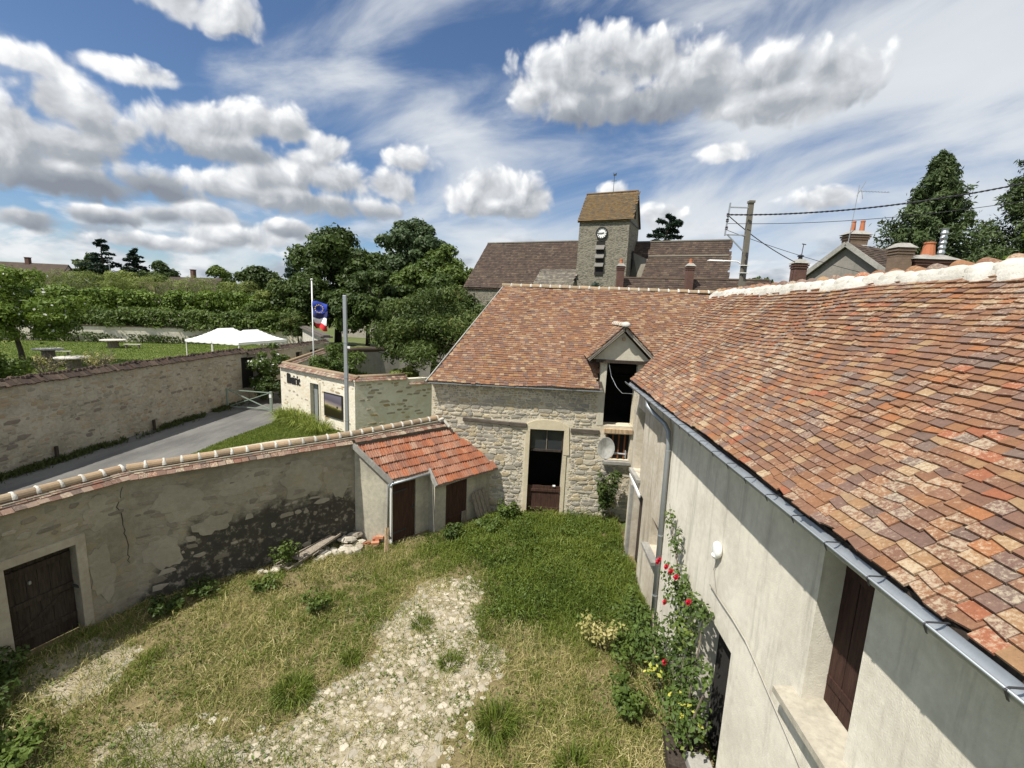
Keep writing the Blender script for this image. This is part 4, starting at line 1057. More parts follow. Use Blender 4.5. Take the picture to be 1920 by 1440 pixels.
for k in range(nP):
    a = du0 + k * wd; part(MB().prism([wp(a + .004, .02, -.24), wp(a + wd - .004, .02, -.24), wp(a + wd - .004, 1.86, -.24), wp(a + .004, 1.84, -.24)], nab * -.03), 'plank', M_DARKWOOD, dr)
part(MB().prism([wp(du0 + .05, .40, -.215), wp(du0 + .16, .40, -.215), wp(du1 - .1, .93, -.215), wp(du1 - .2, .93, -.215)], nab * -.02), 'brace', M_DARKWOOD, dr)
part(MB().box(wp(du0 + .38, 1.42, -.19), (.03, .04, .06)), 'latch', M_STEEL, dr)
part(MB().bar(wp(du1 - .05, 1.02, -.17), wp(du1 + .05, .98, .02), .03, .05), 'bolt', M_DARKM, dr)
for (P, Q, a, b, sd) in ((PA, PB, 3.11, 3.10, 1), (PB, PC, 3.10, 3.12, 2), (PC, PD, 3.12, 3.18, 3)):
    o_ = off(P, Q, -.2); A = (P[0] + o_.x, P[1] + o_.y, a + .06); Bq = (Q[0] + o_.x, Q[1] + o_.y, b + .06)
    part(MB().bar((A[0], A[1], a - .045), (Bq[0], Bq[1], b - .045), .34, .15), 'cap_bed', M_YARDWALL, YW)
    ridge_run(YW, A, Bq, .115, .335, T_RIDGE, M_MORTARW, wtop=.04, wside=.085, seed=sd * 7)
    cap_courses(YW, A[:2], Bq[:2], a + .07, .30, .20, T_CAP, rows=2, w=.165, single=True, seed=sd)
part(MB().bar((-3.1, 14.7, 3.20), (-2.98, 14.86, 3.24), .16, .12).bar((-2.98, 14.84, 3.24), (-2.72, 14.68, 3.0), .10, .08), 'end_mortar', M_MORTARW, YW, bevel=.03)
stones_on(YW, PB, PC, .05, 2.7, M_WALLSTONE, wr=(.10, .36), hr=(.06, .2), proud=.014, keep=.12, limit=100, seed=17)
stones_on(YW, PA, PB, 2.15, 2.8, M_WALLSTONE, wr=(.12, .38), hr=(.07, .15), proud=.012, keep=.35, limit=70, seed=19)
stones_on(YW, PB, PC, 1.2, 2.8, M_WALLSTONE, wr=(.12, .44), hr=(.06, .18), proud=.010, keep=.30, limit=110, seed=23)
stones_on(YW, PC, PD, .1, 2.7, M_WALLSTONE, wr=(.12, .36), hr=(.07, .17), proud=.012, keep=.2, limit=40, seed=29)
# patches of later render left standing proud, and one long crack
def patches(parent, P, Q, items, mat, seed, name='render_patch'):
    r = random.Random(seed); P = Vector((P[0], P[1], 0)); Q = Vector((Q[0], Q[1], 0)); d = (Q - P).normalized(); n = Vector((d.y, -d.x, 0))
    for (u, z, w_, h_) in items:
        k = 26; ph = [r.uniform(0, 6.28) for _ in range(3)]; pts_ = []
        for j in range(k):
            a = 2 * math.pi * j / k; q = 1 + .18 * math.sin(2 * a + ph[0]) + .14 * math.sin(5 * a + ph[1]) + .08 * math.sin(11 * a + ph[2]) + r.uniform(-.06, .06)
            pts_.append(P + d * (u + w_ / 2 * q * math.cos(a)) + Vector((0, 0, z + h_ / 2 * q * math.sin(a))) + n * .001)
        part(MB().prism(pts_, n * r.uniform(.007, .014)), name, mat, parent)
M_PATCH = m_mortar('render_patch', (.375, .345, .27), (.28, .255, .195), (.33, .28, .18), .25)
patches(YW, PB, PC, [(.9, 2.2, 1.1, .8), (2.3, 2.45, 1.5, .55), (3.6, 2.2, 1.2, .9), (4.5, 1.9, .7, .8), (1.5, 1.5, .7, .5), (.5, 1.1, .6, .9)], M_PATCH, 5)
patches(YW, PA, PB, [(5.3, 2.45, .7, .6), (5.2, 1.1, .5, 1.1), (3.0, 2.5, .8, .5), (2.6, 1.3, .6, .9)], M_PATCH, 6)
patches(YW, PC, PD, [(.3, 2.3, .5, .6)], M_PATCH, 7)
r_ = random.Random(3); dbc = Vector((PB[0] - PA[0], PB[1] - PA[1], 0)).normalized(); nbc = Vector((dbc.y, -dbc.x, 0)); q0 = Vector((PB[0], PB[1], 0)) - dbc * .10; zz = 2.85; uu = 0.0; cr = []
while zz > 1.05:
    cr.append(q0 + dbc * uu + nbc * .004 + Vector((0, 0, zz))); uu += r_.uniform(-.06, .045); zz -= r_.uniform(.05, .12)
part(MB().tube(cr, [.004 + .005 * r_.random() for _ in cr], 4), 'crack', M_DARKIN, YW)
# stub pier beside the camera edge
PI_ = empty('wall_pier', (-9.75, 6.42, 0)); tag(PI_, 'rough stone pier against the courtyard wall left of the plank door', 'pier')
MB().box((.06, -.02, .68), (.34, .42, 1.36), rz=.35, taper=.93).build('pier_shaft', M_YARDWALL, PI_, bevel=.03)
MB().box((.06, -.02, 1.40), (.4, .48, .09), rz=.35).build('pier_cap', M_CONC, PI_, bevel=.02)

# ------------------------------------------------------------------ shed with red interlocking tiles
SU = Vector((2.26, 2.47, 0)).normalized(); SV = Vector((SU.y, -SU.x, 0)); SP = Vector((-5.11, 12.43, 0))
def sp_(u, v, z): return SP + SU * u + SV * v + Vector((0, 0, z))
SH = empty('lean_to_shed', sp_(2.2, .6, 0)); tag(SH, 'small lean-to shed with orange red interlocking tiles and two brown doors', 'shed')
def rz_(v): return 2.90 - .98 * (v - .15)
def swall(pts, t, name='wall', mat=None): return part(MB().prism(pts, t), name, mat or M_SHED, SH)
# flank wall, front of the recessed half, step, front of the forward half
swall([sp_(.02, .02, -.1), sp_(.66, .92, -.1), sp_(.66, .92, rz_(.92) - .10), sp_(.02, .02, rz_(.02) - .1)], SU * .14 - SV * .03)
swall([sp_(1.52, .93, -.1), sp_(2.02, .93, -.1), sp_(2.02, .93, rz_(.93) - .12), sp_(1.52, .93, rz_(.93) - .12)], -SV * .14)
swall([sp_(.68, .94, 1.86), sp_(1.52, .94, 1.86), sp_(1.52, .94, rz_(.93) - .12), sp_(.68, .94, rz_(.93) - .12)], -SV * .14)
swall([sp_(2.0, .80, -.1), sp_(2.0, 1.25, -.1), sp_(2.0, 1.25, rz_(1.25) - .1), sp_(2.0, .80, rz_(.80) - .1)], SU * .12)
swall([sp_(2.121, 1.25, -.1), sp_(2.42, 1.25, -.1), sp_(2.42, 1.25, 1.66), sp_(2.121, 1.25, 1.66)], -SV * .12)
swall([sp_(3.30, 1.20, -.1), sp_(4.42, 1.12, -.1), sp_(4.42, 1.12, 1.80), sp_(3.30, 1.20, 1.72)], -SV * .12)
part(MB().prism([sp_(.7, .90, -.05), sp_(1.5, .90, -.05), sp_(1.5, .90, 1.85), sp_(.7, .90, 1.85)], -SV * .04), 'door', M_DOOR, SH)
d1 = SH.children[-1]
for zz in (.28, 1.55): part(MB().bar(sp_(.74, .915, zz), sp_(1.2, .915, zz + .03), .02, .05), 'strap_hinge', M_DARKM, d1)
part(MB().bar(sp_(.68, .95, -.05), sp_(.68, .95, 1.9), .06, .06), 'door_post', M_WHITE, SH)
part(MB().box(sp_(1.42, .92, .95), (.05, .05, .09)), 'lock', M_DARKM, d1)
d2 = MB().bar(sp_(2.44, 1.24, 1.42), sp_(3.26, 1.22, 1.42), .02, .09).bar(sp_(2.44, 1.24, .35), sp_(3.26, 1.22, .35), .02, .09)
d2 = part(d2, 'door', M_DOOR, SH)
for k in range(6):
    a = 2.43 + k * .142; part(MB().prism([sp_(a, 1.21, 0), sp_(a + .137, 1.207, 0), sp_(a + .137, 1.207, 1.60 + .015 * (k % 3)), sp_(a, 1.21, 1.60 + .015 * (k % 2))], -SV * .03), 'plank', M_DOOR, d2)
part(MB().prism([sp_(3.06, 1.27, .0), sp_(3.27, 1.27, 0), sp_(3.27, 1.27, .42), sp_(3.06, 1.27, .42)], -SV * .03), 'patch_board', M_GREYWOOD, d2)
# roof: deck and tiles
def right_u(v): return (14.87 - SP.y + v * -SV.y) / SU.y
sdk = MB()
def sq(u, v): return sp_(u, v, rz_(v) - .06)
sdk.prism([sq(-.08, .12), sq(right_u(.12), .12), sq(right_u(1.08), 1.08), sq(.58, 1.08)], (0, 0, -.04)) if False else None
sdk.prism([sq(-.05, .12), sq(right_u(.12), .12), sq(right_u(1.06), 1.06), sq(.64, 1.06)], (0, 0, -.04))
sdk.prism([sq(1.95, 1.061), sq(right_u(1.061), 1.061), sq(right_u(1.40) - .12, 1.40), sq(1.95, 1.40)], (0, 0, -.04))
srf = part(sdk, 'roof', M_GREYWOOD, SH)
part(MB().bar(sp_(-.06, .08, rz_(.08) - .02), sp_(.62, 1.08, rz_(1.08) - .03), .06, .14), 'verge_board', M_CONC, SH)
part(MB().bar(sp_(1.93, 1.0, rz_(1.0) - .02), sp_(1.93, 1.42, rz_(1.42) - .03), .06, .14), 'verge_board', M_CONC, SH)
part(MB().bar(sp_(2.0, 1.37, rz_(1.37) - .12), sp_(4.45, 1.30, rz_(1.30) - .12), .06, .09), 'eave_beam', M_GREYWOOD, SH)
# interlocking tile: two channels and ribs, 0.21 x 0.30 m
def ilk(seed):
    r = random.Random(seed); prof = [(-.105, .010), (-.095, .030), (-.078, .030), (-.066, .008), (-.03, .004), (-.018, .020), (.0, .024), (.018, .020), (.03, .004), (.066, .008), (.085, .012), (.105, .010)]
    mb = MB(); vs = []; fs = []; n = len(prof)
    for y, dzz in ((0, .030), (.02, .033), (.30, .0)):
        for (x, z) in prof: vs.append((x, y, z + dzz + r.uniform(-.002, .002)))
    for (x, z) in prof: vs.append((x, 0, z + .012))
    for i in range(2):
        for k in range(n - 1): fs.append((i * n + k, i * n + k + 1, (i + 1) * n + k + 1, (i + 1) * n + k))
    for k in range(n - 1): fs.append((3 * n + k, 3 * n + k + 1, k + 1, k))
    return mb.add(vs, fs).mesh('roof_tile', T_SHED)
ilks = [ilk(i) for i in range(4)]
sslope = (SV * 1.0 + Vector((0, 0, -.98))).normalized() * -1; snorm = SU.cross(sslope).normalized()
if snorm.z < 0: snorm = -snorm
rs_ = random.Random(9); Ls = 1.25 * math.hypot(1, .98); exs = .268
for k in range(7):
    v = 1.42 - k * exs / math.hypot(1, .98)
    if v < .14 + .05: break
    ua = 1.95 if v > 1.10 else -.03 + .70 * (v - .1); ub = right_u(v - .08) - .02
    if v > 1.10: ub -= .05
    u = ua + .105
    while u < ub:
        base = sp_(u, v, rz_(v)) + snorm * (-.045 + rs_.gauss(0, .004)) + sslope * rs_.gauss(0, .008)
        ln = min(1.0, (v - .12) * 1.4 / .30 + .05)
        o = link('roof_tile', ilks[rs_.randrange(4)], srf); o.matrix_basis = WM(srf).inverted() @ basis(SU, sslope * ln, snorm, base)
        u += .208
# gutter and downpipe of the shed
sg = part(MB().tube([sp_(.60, 1.11, rz_(1.08) - .06), sp_(1.90, 1.11, rz_(1.08) - .05)], .035, 8), 'gutter', M_ZINC, SH, smooth=True)
part(MB().tube([sp_(.62, 1.11, rz_(1.08) - .08), sp_(.60, 1.06, rz_(1.08) - .14), sp_(.56, 1.0, 1.80), sp_(.555, .99, .35)], .035, 8), 'downpipe', M_ZINC, SH, smooth=True)
part(MB().lathe(sp_(.57, 1.02, 1.86), [(.045, -.05), (.05, .0), (.042, .05)], 10), 'pipe_hopper', M_ZINC, SH)
part(MB().tube([sp_(.555, .99, .5), sp_(.56, 1.0, .30), sp_(.60, 1.06, .22)], .04, 8), 'pipe_shoe', M_DARKM, SH)
# broken pallet boards leaning on the shed
PLT = empty('leaning_boards', sp_(3.95, 1.35, 0)); tag(PLT, 'weathered grey boards leaning against the shed beside the second door', 'boards')
for k, (a, ln) in enumerate(((0, .92), (.155, .97), (.33, .98), (.50, 1.0))):
    p0 = sp_(3.62 + a + .0, 1.55, .0); p1 = sp_(3.50 + a - .02 * k, 1.26, ln)
    part(MB().bar(p0, p1, .13, .022, up=tuple(SV)), 'board', M_GREYWOOD, PLT)
part(MB().bar(sp_(3.38, 1.305, .72), sp_(4.1, 1.305, .86), .02, .07), 'cross_board', M_GREYWOOD, PLT)

# ------------------------------------------------------------------ rubble, planks, bricks at the shed corner
rs_ = random.Random(77)
rub_m = []
for i in range(6):
    r = random.Random(i + 50); mb = MB(); vs = []
    for z, sc in ((-.5, .8), (-.1, 1.0), (.35, .85), (.5, .55)):
        for k in range(7):
            a = 2 * math.pi * k / 7; q = sc * r.uniform(.8, 1.1); vs.append((q * math.cos(a), q * math.sin(a) * .8, z + r.uniform(-.07, .07)))
    fs = [(l * 7 + k, l * 7 + (k + 1) % 7, (l + 1) * 7 + (k + 1) % 7, (l + 1) * 7 + k) for l in range(3) for k in range(7)] + [tuple(reversed(range(7))), tuple(range(21, 28))]
    rub_m.append(mb.add(vs, fs).mesh('rubble', M_RUBBLE))
spots = []
for i in range(60):
    t = rs_.random() ** .7; u = -2.7 + 2.65 * t; v = .10 + rs_.random() * (.16 + .50 * t)
    spots.append((u, v, rs_.uniform(.06, .15) * (.75 + .55 * t)))
for i, (u, v, s) in enumerate(spots):
    p = sp_(u, v, 0); o = link('loose_stone', rub_m[i % 6]); z = s * .35 + (.16 if (u > -.5 and v < .3) else .0)
    o.matrix_basis = Matrix.Translation((p.x, p.y, z)) @ Matrix.Rotation(rs_.uniform(0, 6), 4, 'Z') @ Matrix.Rotation(rs_.uniform(-.3, .3), 4, 'X') @ Matrix.Diagonal((s * 1.3, s, s * .8, 1))
    tag(o, 'loose pale stone in the rubble heap along the courtyard wall', 'stone', 'rubble heap by the shed')
brk = MB().box((0, 0, 0), (.22, .105, .065)).mesh('brick', M_BRICK)
for i in range(7):
    p = sp_(.05 + rs_.random() * .45, .45 + rs_.random() * .5, 0); o = link('loose_brick', brk)
    o.matrix_basis = Matrix.Translation((p.x, p.y, .05 + .07 * (i % 3))) @ Matrix.Rotation(rs_.uniform(0, 6), 4, 'Z') @ Matrix.Rotation(rs_.uniform(-.5, .5), 4, 'X')
    tag(o, 'broken red brick in the small heap at the shed corner', 'brick', 'bricks at the shed corner')
pl = MB().bar(sp_(.32, 1.30, .02), sp_(.48, 1.06, .62), .11, .03, up=tuple(SV)).build('leaning_plank', M_PALEWOOD)
tag(pl, 'short pale orange plank leaning at the shed downpipe', 'plank')
FR = empty('broken_frame', sp_(-1.3, .3, .1)); tag(FR, 'broken white wooden frame lying on the rubble by the wall', 'wooden frame')
part(MB().bar(sp_(-2.05, .55, .08), sp_(-.55, .28, .45), .035, .06), 'long_bar', M_GREYWOOD, FR)
part(MB().bar(sp_(-2.3, .22, .14), sp_(-.75, .12, .42), .035, .05), 'long_bar', M_GREYWOOD, FR)
part(MB().bar(sp_(-2.05, .55, .09), sp_(-2.3, .2, .14), .035, .05), 'short_bar', M_GREYWOOD, FR)
part(MB().prism([sp_(-1.75, .46, .17), sp_(-.7, .27, .43), sp_(-.8, .15, .42), sp_(-1.9, .26, .2)], (0, 0, .008)), 'torn_sheet', M_GREYWOOD, FR)
bd = MB().prism([(2.35, 6.0, .0), (2.85, 5.85, .0), (3.0, 6.5, .0), (2.45, 6.65, .0)], (0, 0, .30)).build('wooden_box_lid', M_DARKWOOD, bevel=.01)
tag(bd, 'brown wooden lid in the grass below the rose bush', 'lid')
st = MB().box((2.78, 5.55, .22), (.34, 1.1, .44)).build('low_plaster_step', M_CONC, bevel=.015); tag(st, 'low pale plastered step at the foot of the house wall', 'step')

# ------------------------------------------------------------------ wall along the road
RW = empty('road_wall', (-19.95, 26, 0)); tag(RW, 'long stone boundary wall along the road with mossy tile coping', 'wall')
part(wall_mesh((-19.7, 6), (-19.7, 30.0), -.3, 3.32, .5, [(23.35 + .0, 24.0, .85, 3.0)]), 'wall', M_ROADWALL, RW)
part(wall_mesh((-19.7, 30.05), (-19.55, 42.0), -.3, 3.15, .5, [(0.0, .9, .8, 2.95), (6.2, 7.2, 1.9, 2.75), (8.5, 10.1, 1.9, 2.75)]), 'wall', M_ROADWALL, RW)
part(MB().box((-19.95, 29.9, 1.9), (.04, 2.2, 2.3)), 'dark_door', M_DARKIN, RW)
part(MB().box((-19.9, 36.8, 2.3), (.04, 1.2, 1.0)).box((-19.85, 39.3, 2.3), (.04, 1.8, 1.0)), 'shutter', M_DARKIN, RW)
cb_ = MB(); r = random.Random(5); y = 6.0
while y < 42.2:
    zt = 3.36 if y < 30 else 3.19
    w_ = r.uniform(.13, .22)
    for sd in (-1, 1):
        M = basis((0, w_ * .95, 0), Vector((-sd * .36, 0, .25)), Vector((sd * .02, 0, .04)), (-19.95 + sd * .34, y, zt - .05 + r.gauss(0, .022)))
        cb_.add([M @ Vector((v[0], v[1], v[2])) for v in TB], [tuple(f) for f in TF], r.random())
    cb_.box((-19.95 + r.gauss(0, .015), y, zt + .21 + r.gauss(0, .025)), (.2, w_ * .97, .09), r=r.random(), taper=.6)
    y += w_
o = part(cb_, 'coping_tiles', T_OLD, RW); o['kind'] = 'stuff'
part(MB().box((-19.95, 18.0, 3.33), (.58, 24, .05)).box((-19.88, 36.1, 3.16), (.58, 12, .05)), 'coping_bed', M_ROADWALL, RW)
rk = lambda u, z: .40 if z < 2.6 else .3
stones_on(RW, (-19.7, 6), (-19.7, 30), .15, 3.1, M_RSTONE, wr=(.2, .52), hr=(.10, .24), proud=.014, keep=rk, limit=290, avoid=[(0, 4.5, -1, 9), (23.2, 24.1, .7, 3.1)], seed=44)
for i, (yy, zz) in enumerate(((17.05, .55), (21.9, .50))):
    o = MB().bar((-19.55, yy, zz - .55), (-19.58, yy + .02, zz + .05), .11, .11).build('stone_bollard', M_DARKWOOD, bevel=.02)
    tag(o, ('short dark post at the foot of the road wall, nearer the camera', 'short dark post at the foot of the road wall, nearer the gate')[i], 'post', 'posts along the road wall')

# swing barrier
GA = empty('swing_barrier', (-17.9, 27.2, 0)); tag(GA, 'grey green steel swing barrier with crossed bars closing the road', 'barrier')
a0, a1 = Vector((-19.40, 27.35, 0)), Vector((-16.35, 27.05, 0)); zv = Vector((0, 0, 1))
part(MB().bar(a0, a0 + zv * 1.28, .10), 'post', M_GATE, GA); part(MB().bar(a1, a1 + zv * 1.28, .13), 'post', M_GATE, GA)
p_ = lambda t, z: a0 + (a1 - a0) * t + zv * z
part(MB().bar(p_(.03, 1.20), p_(.97, 1.20), .055), 'top_rail', M_GATE, GA)
part(MB().bar(p_(.05, .14), p_(.97, .14), .055), 'bottom_rail', M_GATE, GA)
part(MB().bar(p_(.04, 1.18), p_(.95, .16), .05), 'cross_bar', M_GATE, GA)
part(MB().bar(p_(.06, .17), p_(.95, 1.16), .05), 'cross_bar', M_GATE, GA)
part(MB().box(tuple(a1 + Vector((0, -.075, 1.0))), (.14, .01, .22)), 'reflector', M_WHITE, GA)

# ------------------------------------------------------------------ town hall garden wall
MW = empty('town_hall_wall', (-12.4, 24.8, 0)); tag(MW, 'pale garden wall lettered Mairie with tile coping, doorway and picture panel', 'wall')
M0, M1, M2 = (-15.5, 26.75), (-9.25, 22.79), (-4.6, 26.3)
LM = math.hypot(M1[0] - M0[0], M1[1] - M0[1])
def mu(x): return (x - M0[0]) / (M1[0] - M0[0]) * LM
dO = (mu(-12.79), mu(-12.02), -.2, 2.36)
part(wall_mesh(M0, M1, -.2, 2.95, .4, [dO]), 'wall', M_PALEWALL, MW)
part(wall_mesh(M1, M2, -.2, 2.95, .4), 'wall', M_PALEWALL, MW)
part(wall_mesh((-17.6, 37.5), M0, -.2, 2.95, .4), 'wall', M_PALEWALL, MW)
dm = Vector((M1[0] - M0[0], M1[1] - M0[1], 0)).normalized(); nm = Vector((dm.y, -dm.x, 0)); M03 = Vector((*M0, 0))
def mp(u, z, t): return M03 + dm * u + nm * t + zv * z
for (P, Q, lo) in ((M0, M1, 0), (M1, (-7.05, 24.45), 0), ((-6.93, 24.54), M2, -.32), ((-17.6, 37.5), M0, 0)):
    o_ = off(P, Q, -.2); A = (P[0] + o_.x, P[1] + o_.y); Q_ = (Q[0] + o_.x, Q[1] + o_.y)
    cap_courses(MW, A, Q_, 3.16 + lo, .36, .22, T_CAP, rows=2, w=.17, single=False, seed=9)
    part(MB().tube([(A[0], A[1], 3.14 + lo), (Q_[0], Q_[1], 3.14 + lo)], .12, 8), 'ridge_roll', T_RIDGE, MW, smooth=True)
    part(MB().bar((A[0], A[1], 2.98 + lo), (Q_[0], Q_[1], 2.98 + lo), .44, .12), 'cap_bed', M_PALEWALL, MW)
stones_on(MW, M0, M1, .1, 2.8, M_PSTONE, wr=(.16, .42), hr=(.09, .18), proud=.010, keep=.17, limit=90, avoid=[(dO[0] - .1, dO[1] + .2, -1, 2.5), (mu(-14.9), mu(-13.4), 1.9, 2.7)], seed=61)
stones_on(MW, M1, M2, .1, 2.8, M_PSTONE, wr=(.2, .55), hr=(.10, .2), proud=.012, keep=.26, limit=90, seed=63)
# door jambs, half open grey door
part(MB().prism([mp(dO[1], 0, .0), mp(dO[1] + .13, 0, 0), mp(dO[1] + .13, 2.5, 0), mp(dO[1], 2.5, 0)], nm * .03), 'door_jamb', M_DORM, MW)
part(MB().prism([mp(dO[0] + .02, 0, -.22), mp(dO[0] + .40, 0, -.22), mp(dO[0] + .40, 2.34, -.22), mp(dO[0] + .02, 2.34, -.22)], nm * -.04), 'door_leaf', m_plain('grey_door_paint', (.22, .235, .225), .6), MW)
part(MB().prism([mp(dO[1] - .22, 0, -.22), mp(dO[1] - .01, 0, -.22), mp(dO[1] - .01, 2.34, -.22), mp(dO[1] - .22, 2.34, -.22)], nm * -.04), 'door_leaf', MATS['grey_door_paint'], MW)
# picture panel
u0, u1 = mu(-11.55), mu(-10.12)
pf = part(MB().prism([mp(u0, .70, .02), mp(u1, .70, .02), mp(u1, 2.04, .02), mp(u0, 2.04, .02)], nm * .05), 'picture_panel', M_BLACK, MW)
pr = MB().add([mp(u0 + .07, .77, .075), mp(u1 - .07, .77, .075), mp(u1 - .07, 1.97, .075), mp(u0 + .07, 1.97, .075)], [(0, 1, 2, 3)])
part(pr, 'landscape_print', M_POSTER, pf)
# lettering: narrow pointed strokes spelling Mairie
LT = {'M': [(0, 0, 0, 1.2), (.0, 1.2, .18, 1.35), (.24, 0, .24, 1.2), (.24, 1.2, .4, 1.3), (.48, 0, .48, 1.2), (.1, .9, .1, 1.3)],
      'a': [(0, .1, 0, .72), (0, .72, .22, .85), (.24, 0, .24, .8), (0, .1, .2, 0), (.24, 0, .32, .1)],
      'i': [(0, 0, 0, .8), (0, 0, .09, .1), (-.05, .72, .02, .84), (0, 1.0, .08, 1.14)],
      'r': [(0, 0, 0, .8), (0, .66, .14, .84), (.14, .84, .22, .72), (0, 0, .09, .1)],
      'e': [(0, .1, 0, .7), (0, .7, .16, .85), (.16, .85, .22, .62), (.22, .62, .02, .42), (0, .1, .14, 0), (.14, 0, .24, .1)]}
adv = {'M': .66, 'a': .46, 'i': .24, 'r': .34, 'e': .4}
ub, zb, sc = mu(-14.80), 2.06, .44
tot = sum(adv[c] for c in 'Mairie'); k_ = (mu(-13.55) - ub) / tot
x = 0
for c in 'Mairie':
    lm = MB()
    for (ax, az, bx, bz) in LT[c]:
        P0 = Vector(mp(ub + (x + ax) * k_, zb + az * sc, .02)); P1 = Vector(mp(ub + (x + bx) * k_, zb + bz * sc, .02)); vert = abs(bx - ax) < .02
        wdt = .085 if vert else .05
        dd_ = (P1 - P0).normalized(); pe = nm.cross(dd_).normalized() * wdt / 2; ex_ = dd_ * .02
        lm.prism([P0 - pe - ex_, P0 + pe - ex_, P1 + pe + ex_, P1 - pe + ex_], nm * .02)
    part(lm, 'letter', M_BLACK, MW); x += adv[c]
# curved inner wall at the back of the garden
IW = empty('garden_back_wall', (-12.0, 37.0, 0)); tag(IW, 'curved green grey inner garden wall with rounded coping behind the town hall wall', 'wall')
pts = [(-14.6, 33.4), (-14.0, 35.0), (-12.8, 36.3), (-11.2, 37.0), (-8.5, 37.4), (-3, 37.6)]
for a, b in zip(pts[:-1], pts[1:]):
    part(wall_mesh(a, b, -.2, 3.2, .35), 'wall', M_GABLE, IW)
part(MB().tube([(x_, y_ + .17, 3.30) for x_, y_ in pts], .22, 8), 'coping', T_OLD, IW, smooth=True)

# lamp-less steel post
PO = empty('steel_post', (-8.5, 20.0, 0)); tag(PO, 'tall plain grey steel post standing behind the courtyard wall', 'post')
MB().bar((0, 0, -.2), (-.02, 0, 7.3), .15, .13).build('shaft', M_STEEL, PO, bevel=.012)
MB().bar((.09, -.03, .2), (.085, -.03, 4.2), .03, .03).build('conduit', M_LEAD, PO)
for zz in (1.6, 3.6, 5.2): MB().box((-.005, 0, zz), (.17, .15, .03)).build('strap', M_LEAD, PO)
MB().box((.14, -.02, 5.0), (.12, .06, .1)).build('junction_box', M_WHITE, PO)

# ------------------------------------------------------------------ flags
FP = empty('flagpole', (-15.0, 30.0, 0)); tag(FP, 'slim white flagpole rising behind the Mairie wall', 'flagpole')
MB().tube([(0, 0, 0), (.0, 0, 8.35)], [.055, .04], 10).build('pole', M_WHITE, FP, smooth=True)
MB().lathe((0, 0, 8.35), [(.03, 0), (.09, .02), (.09, .06), (.03, .09)], 10).build('finial', M_WHITE, FP)
def cloth(P, W, Hh, sag, ph, droop, nu=14, nv=10):
    vs = []; 
    for i in range(nu + 1):
        for j in range(nv + 1):
            u, v = i / nu, j / nv
            vs.append((P[0] + W * u * .92, P[1] - .10 * math.sin(u * 7 + v * 2.2 + ph) * u - .05 * math.sin(v * 6), P[2] - Hh * v - droop * u ** 1.4 + sag * math.sin(u * 5 + ph) * .06))
    fs = [(i * (nv + 1) + j, (i + 1) * (nv + 1) + j, (i + 1) * (nv + 1) + j + 1, i * (nv + 1) + j + 1) for i in range(nu) for j in range(nv)]
    return vs, fs
F1 = empty('blue_flag', (-14.95, 29.93, 6.6)); tag(F1, 'blue flag with a ring of gold stars hanging from the flagpole', 'flag')
def FL(mb, name, mat, parent): return mb.build(name, mat, parent, smooth=True)
vs, fs = cloth((0, 0, .35), 1.15, .80, 1, .3, .10); mb = MB().add(vs, fs); mb.add([(a, b - .012, c) for a, b, c in vs], [tuple(reversed(f)) for f in fs]); FL(mb, 'cloth', M_BLUE, F1)
for k in range(12):
    a = 2 * math.pi * k / 12; cx, cz = .50 + .27 * math.cos(a), -.08 + .25 * math.sin(a) - .03
    stv = []
    for j in range(10):
        q = .055 if j % 2 == 0 else .022; b = math.pi / 2 + math.pi * j / 5; stv.append((cx + q * math.cos(b), -.135, cz + q * math.sin(b)))
    MB().prism(stv, (0, -.006, 0)).build('star', M_YELLOW, F1)
F2 = empty('tricolour_flag', (-14.90, 29.86, 5.75)); tag(F2, 'navy, white and red flag folded below the blue flag', 'flag')
for k, mt_ in enumerate((M_NAVY, M_FWHITE, M_RED)):
    vs = []
    for i in range(9):
        for j in range(7):
            u, v = i / 8, j / 6
            s = (k + v) / 3
            X = .05 + 1.0 * u * (1 - .25 * s) + .18 * s; Z = .40 - .30 * u - .85 * s + .45 * u * (1 - s) + .05 * math.sin(u * 8 + s * 5)
            vs.append((X, -.10 - .12 * math.sin(u * 6 + s * 4), Z))
    fs = [(i * 7 + j, (i + 1) * 7 + j, (i + 1) * 7 + j + 1, i * 7 + j + 1) for i in range(8) for j in range(6)]
    mb = MB().add(vs, fs); mb.add([(a, b - .01, c) for a, b, c in vs], [tuple(reversed(f)) for f in fs]); FL(mb, ('navy_band', 'white_band', 'red_band')[k], mt_, F2)

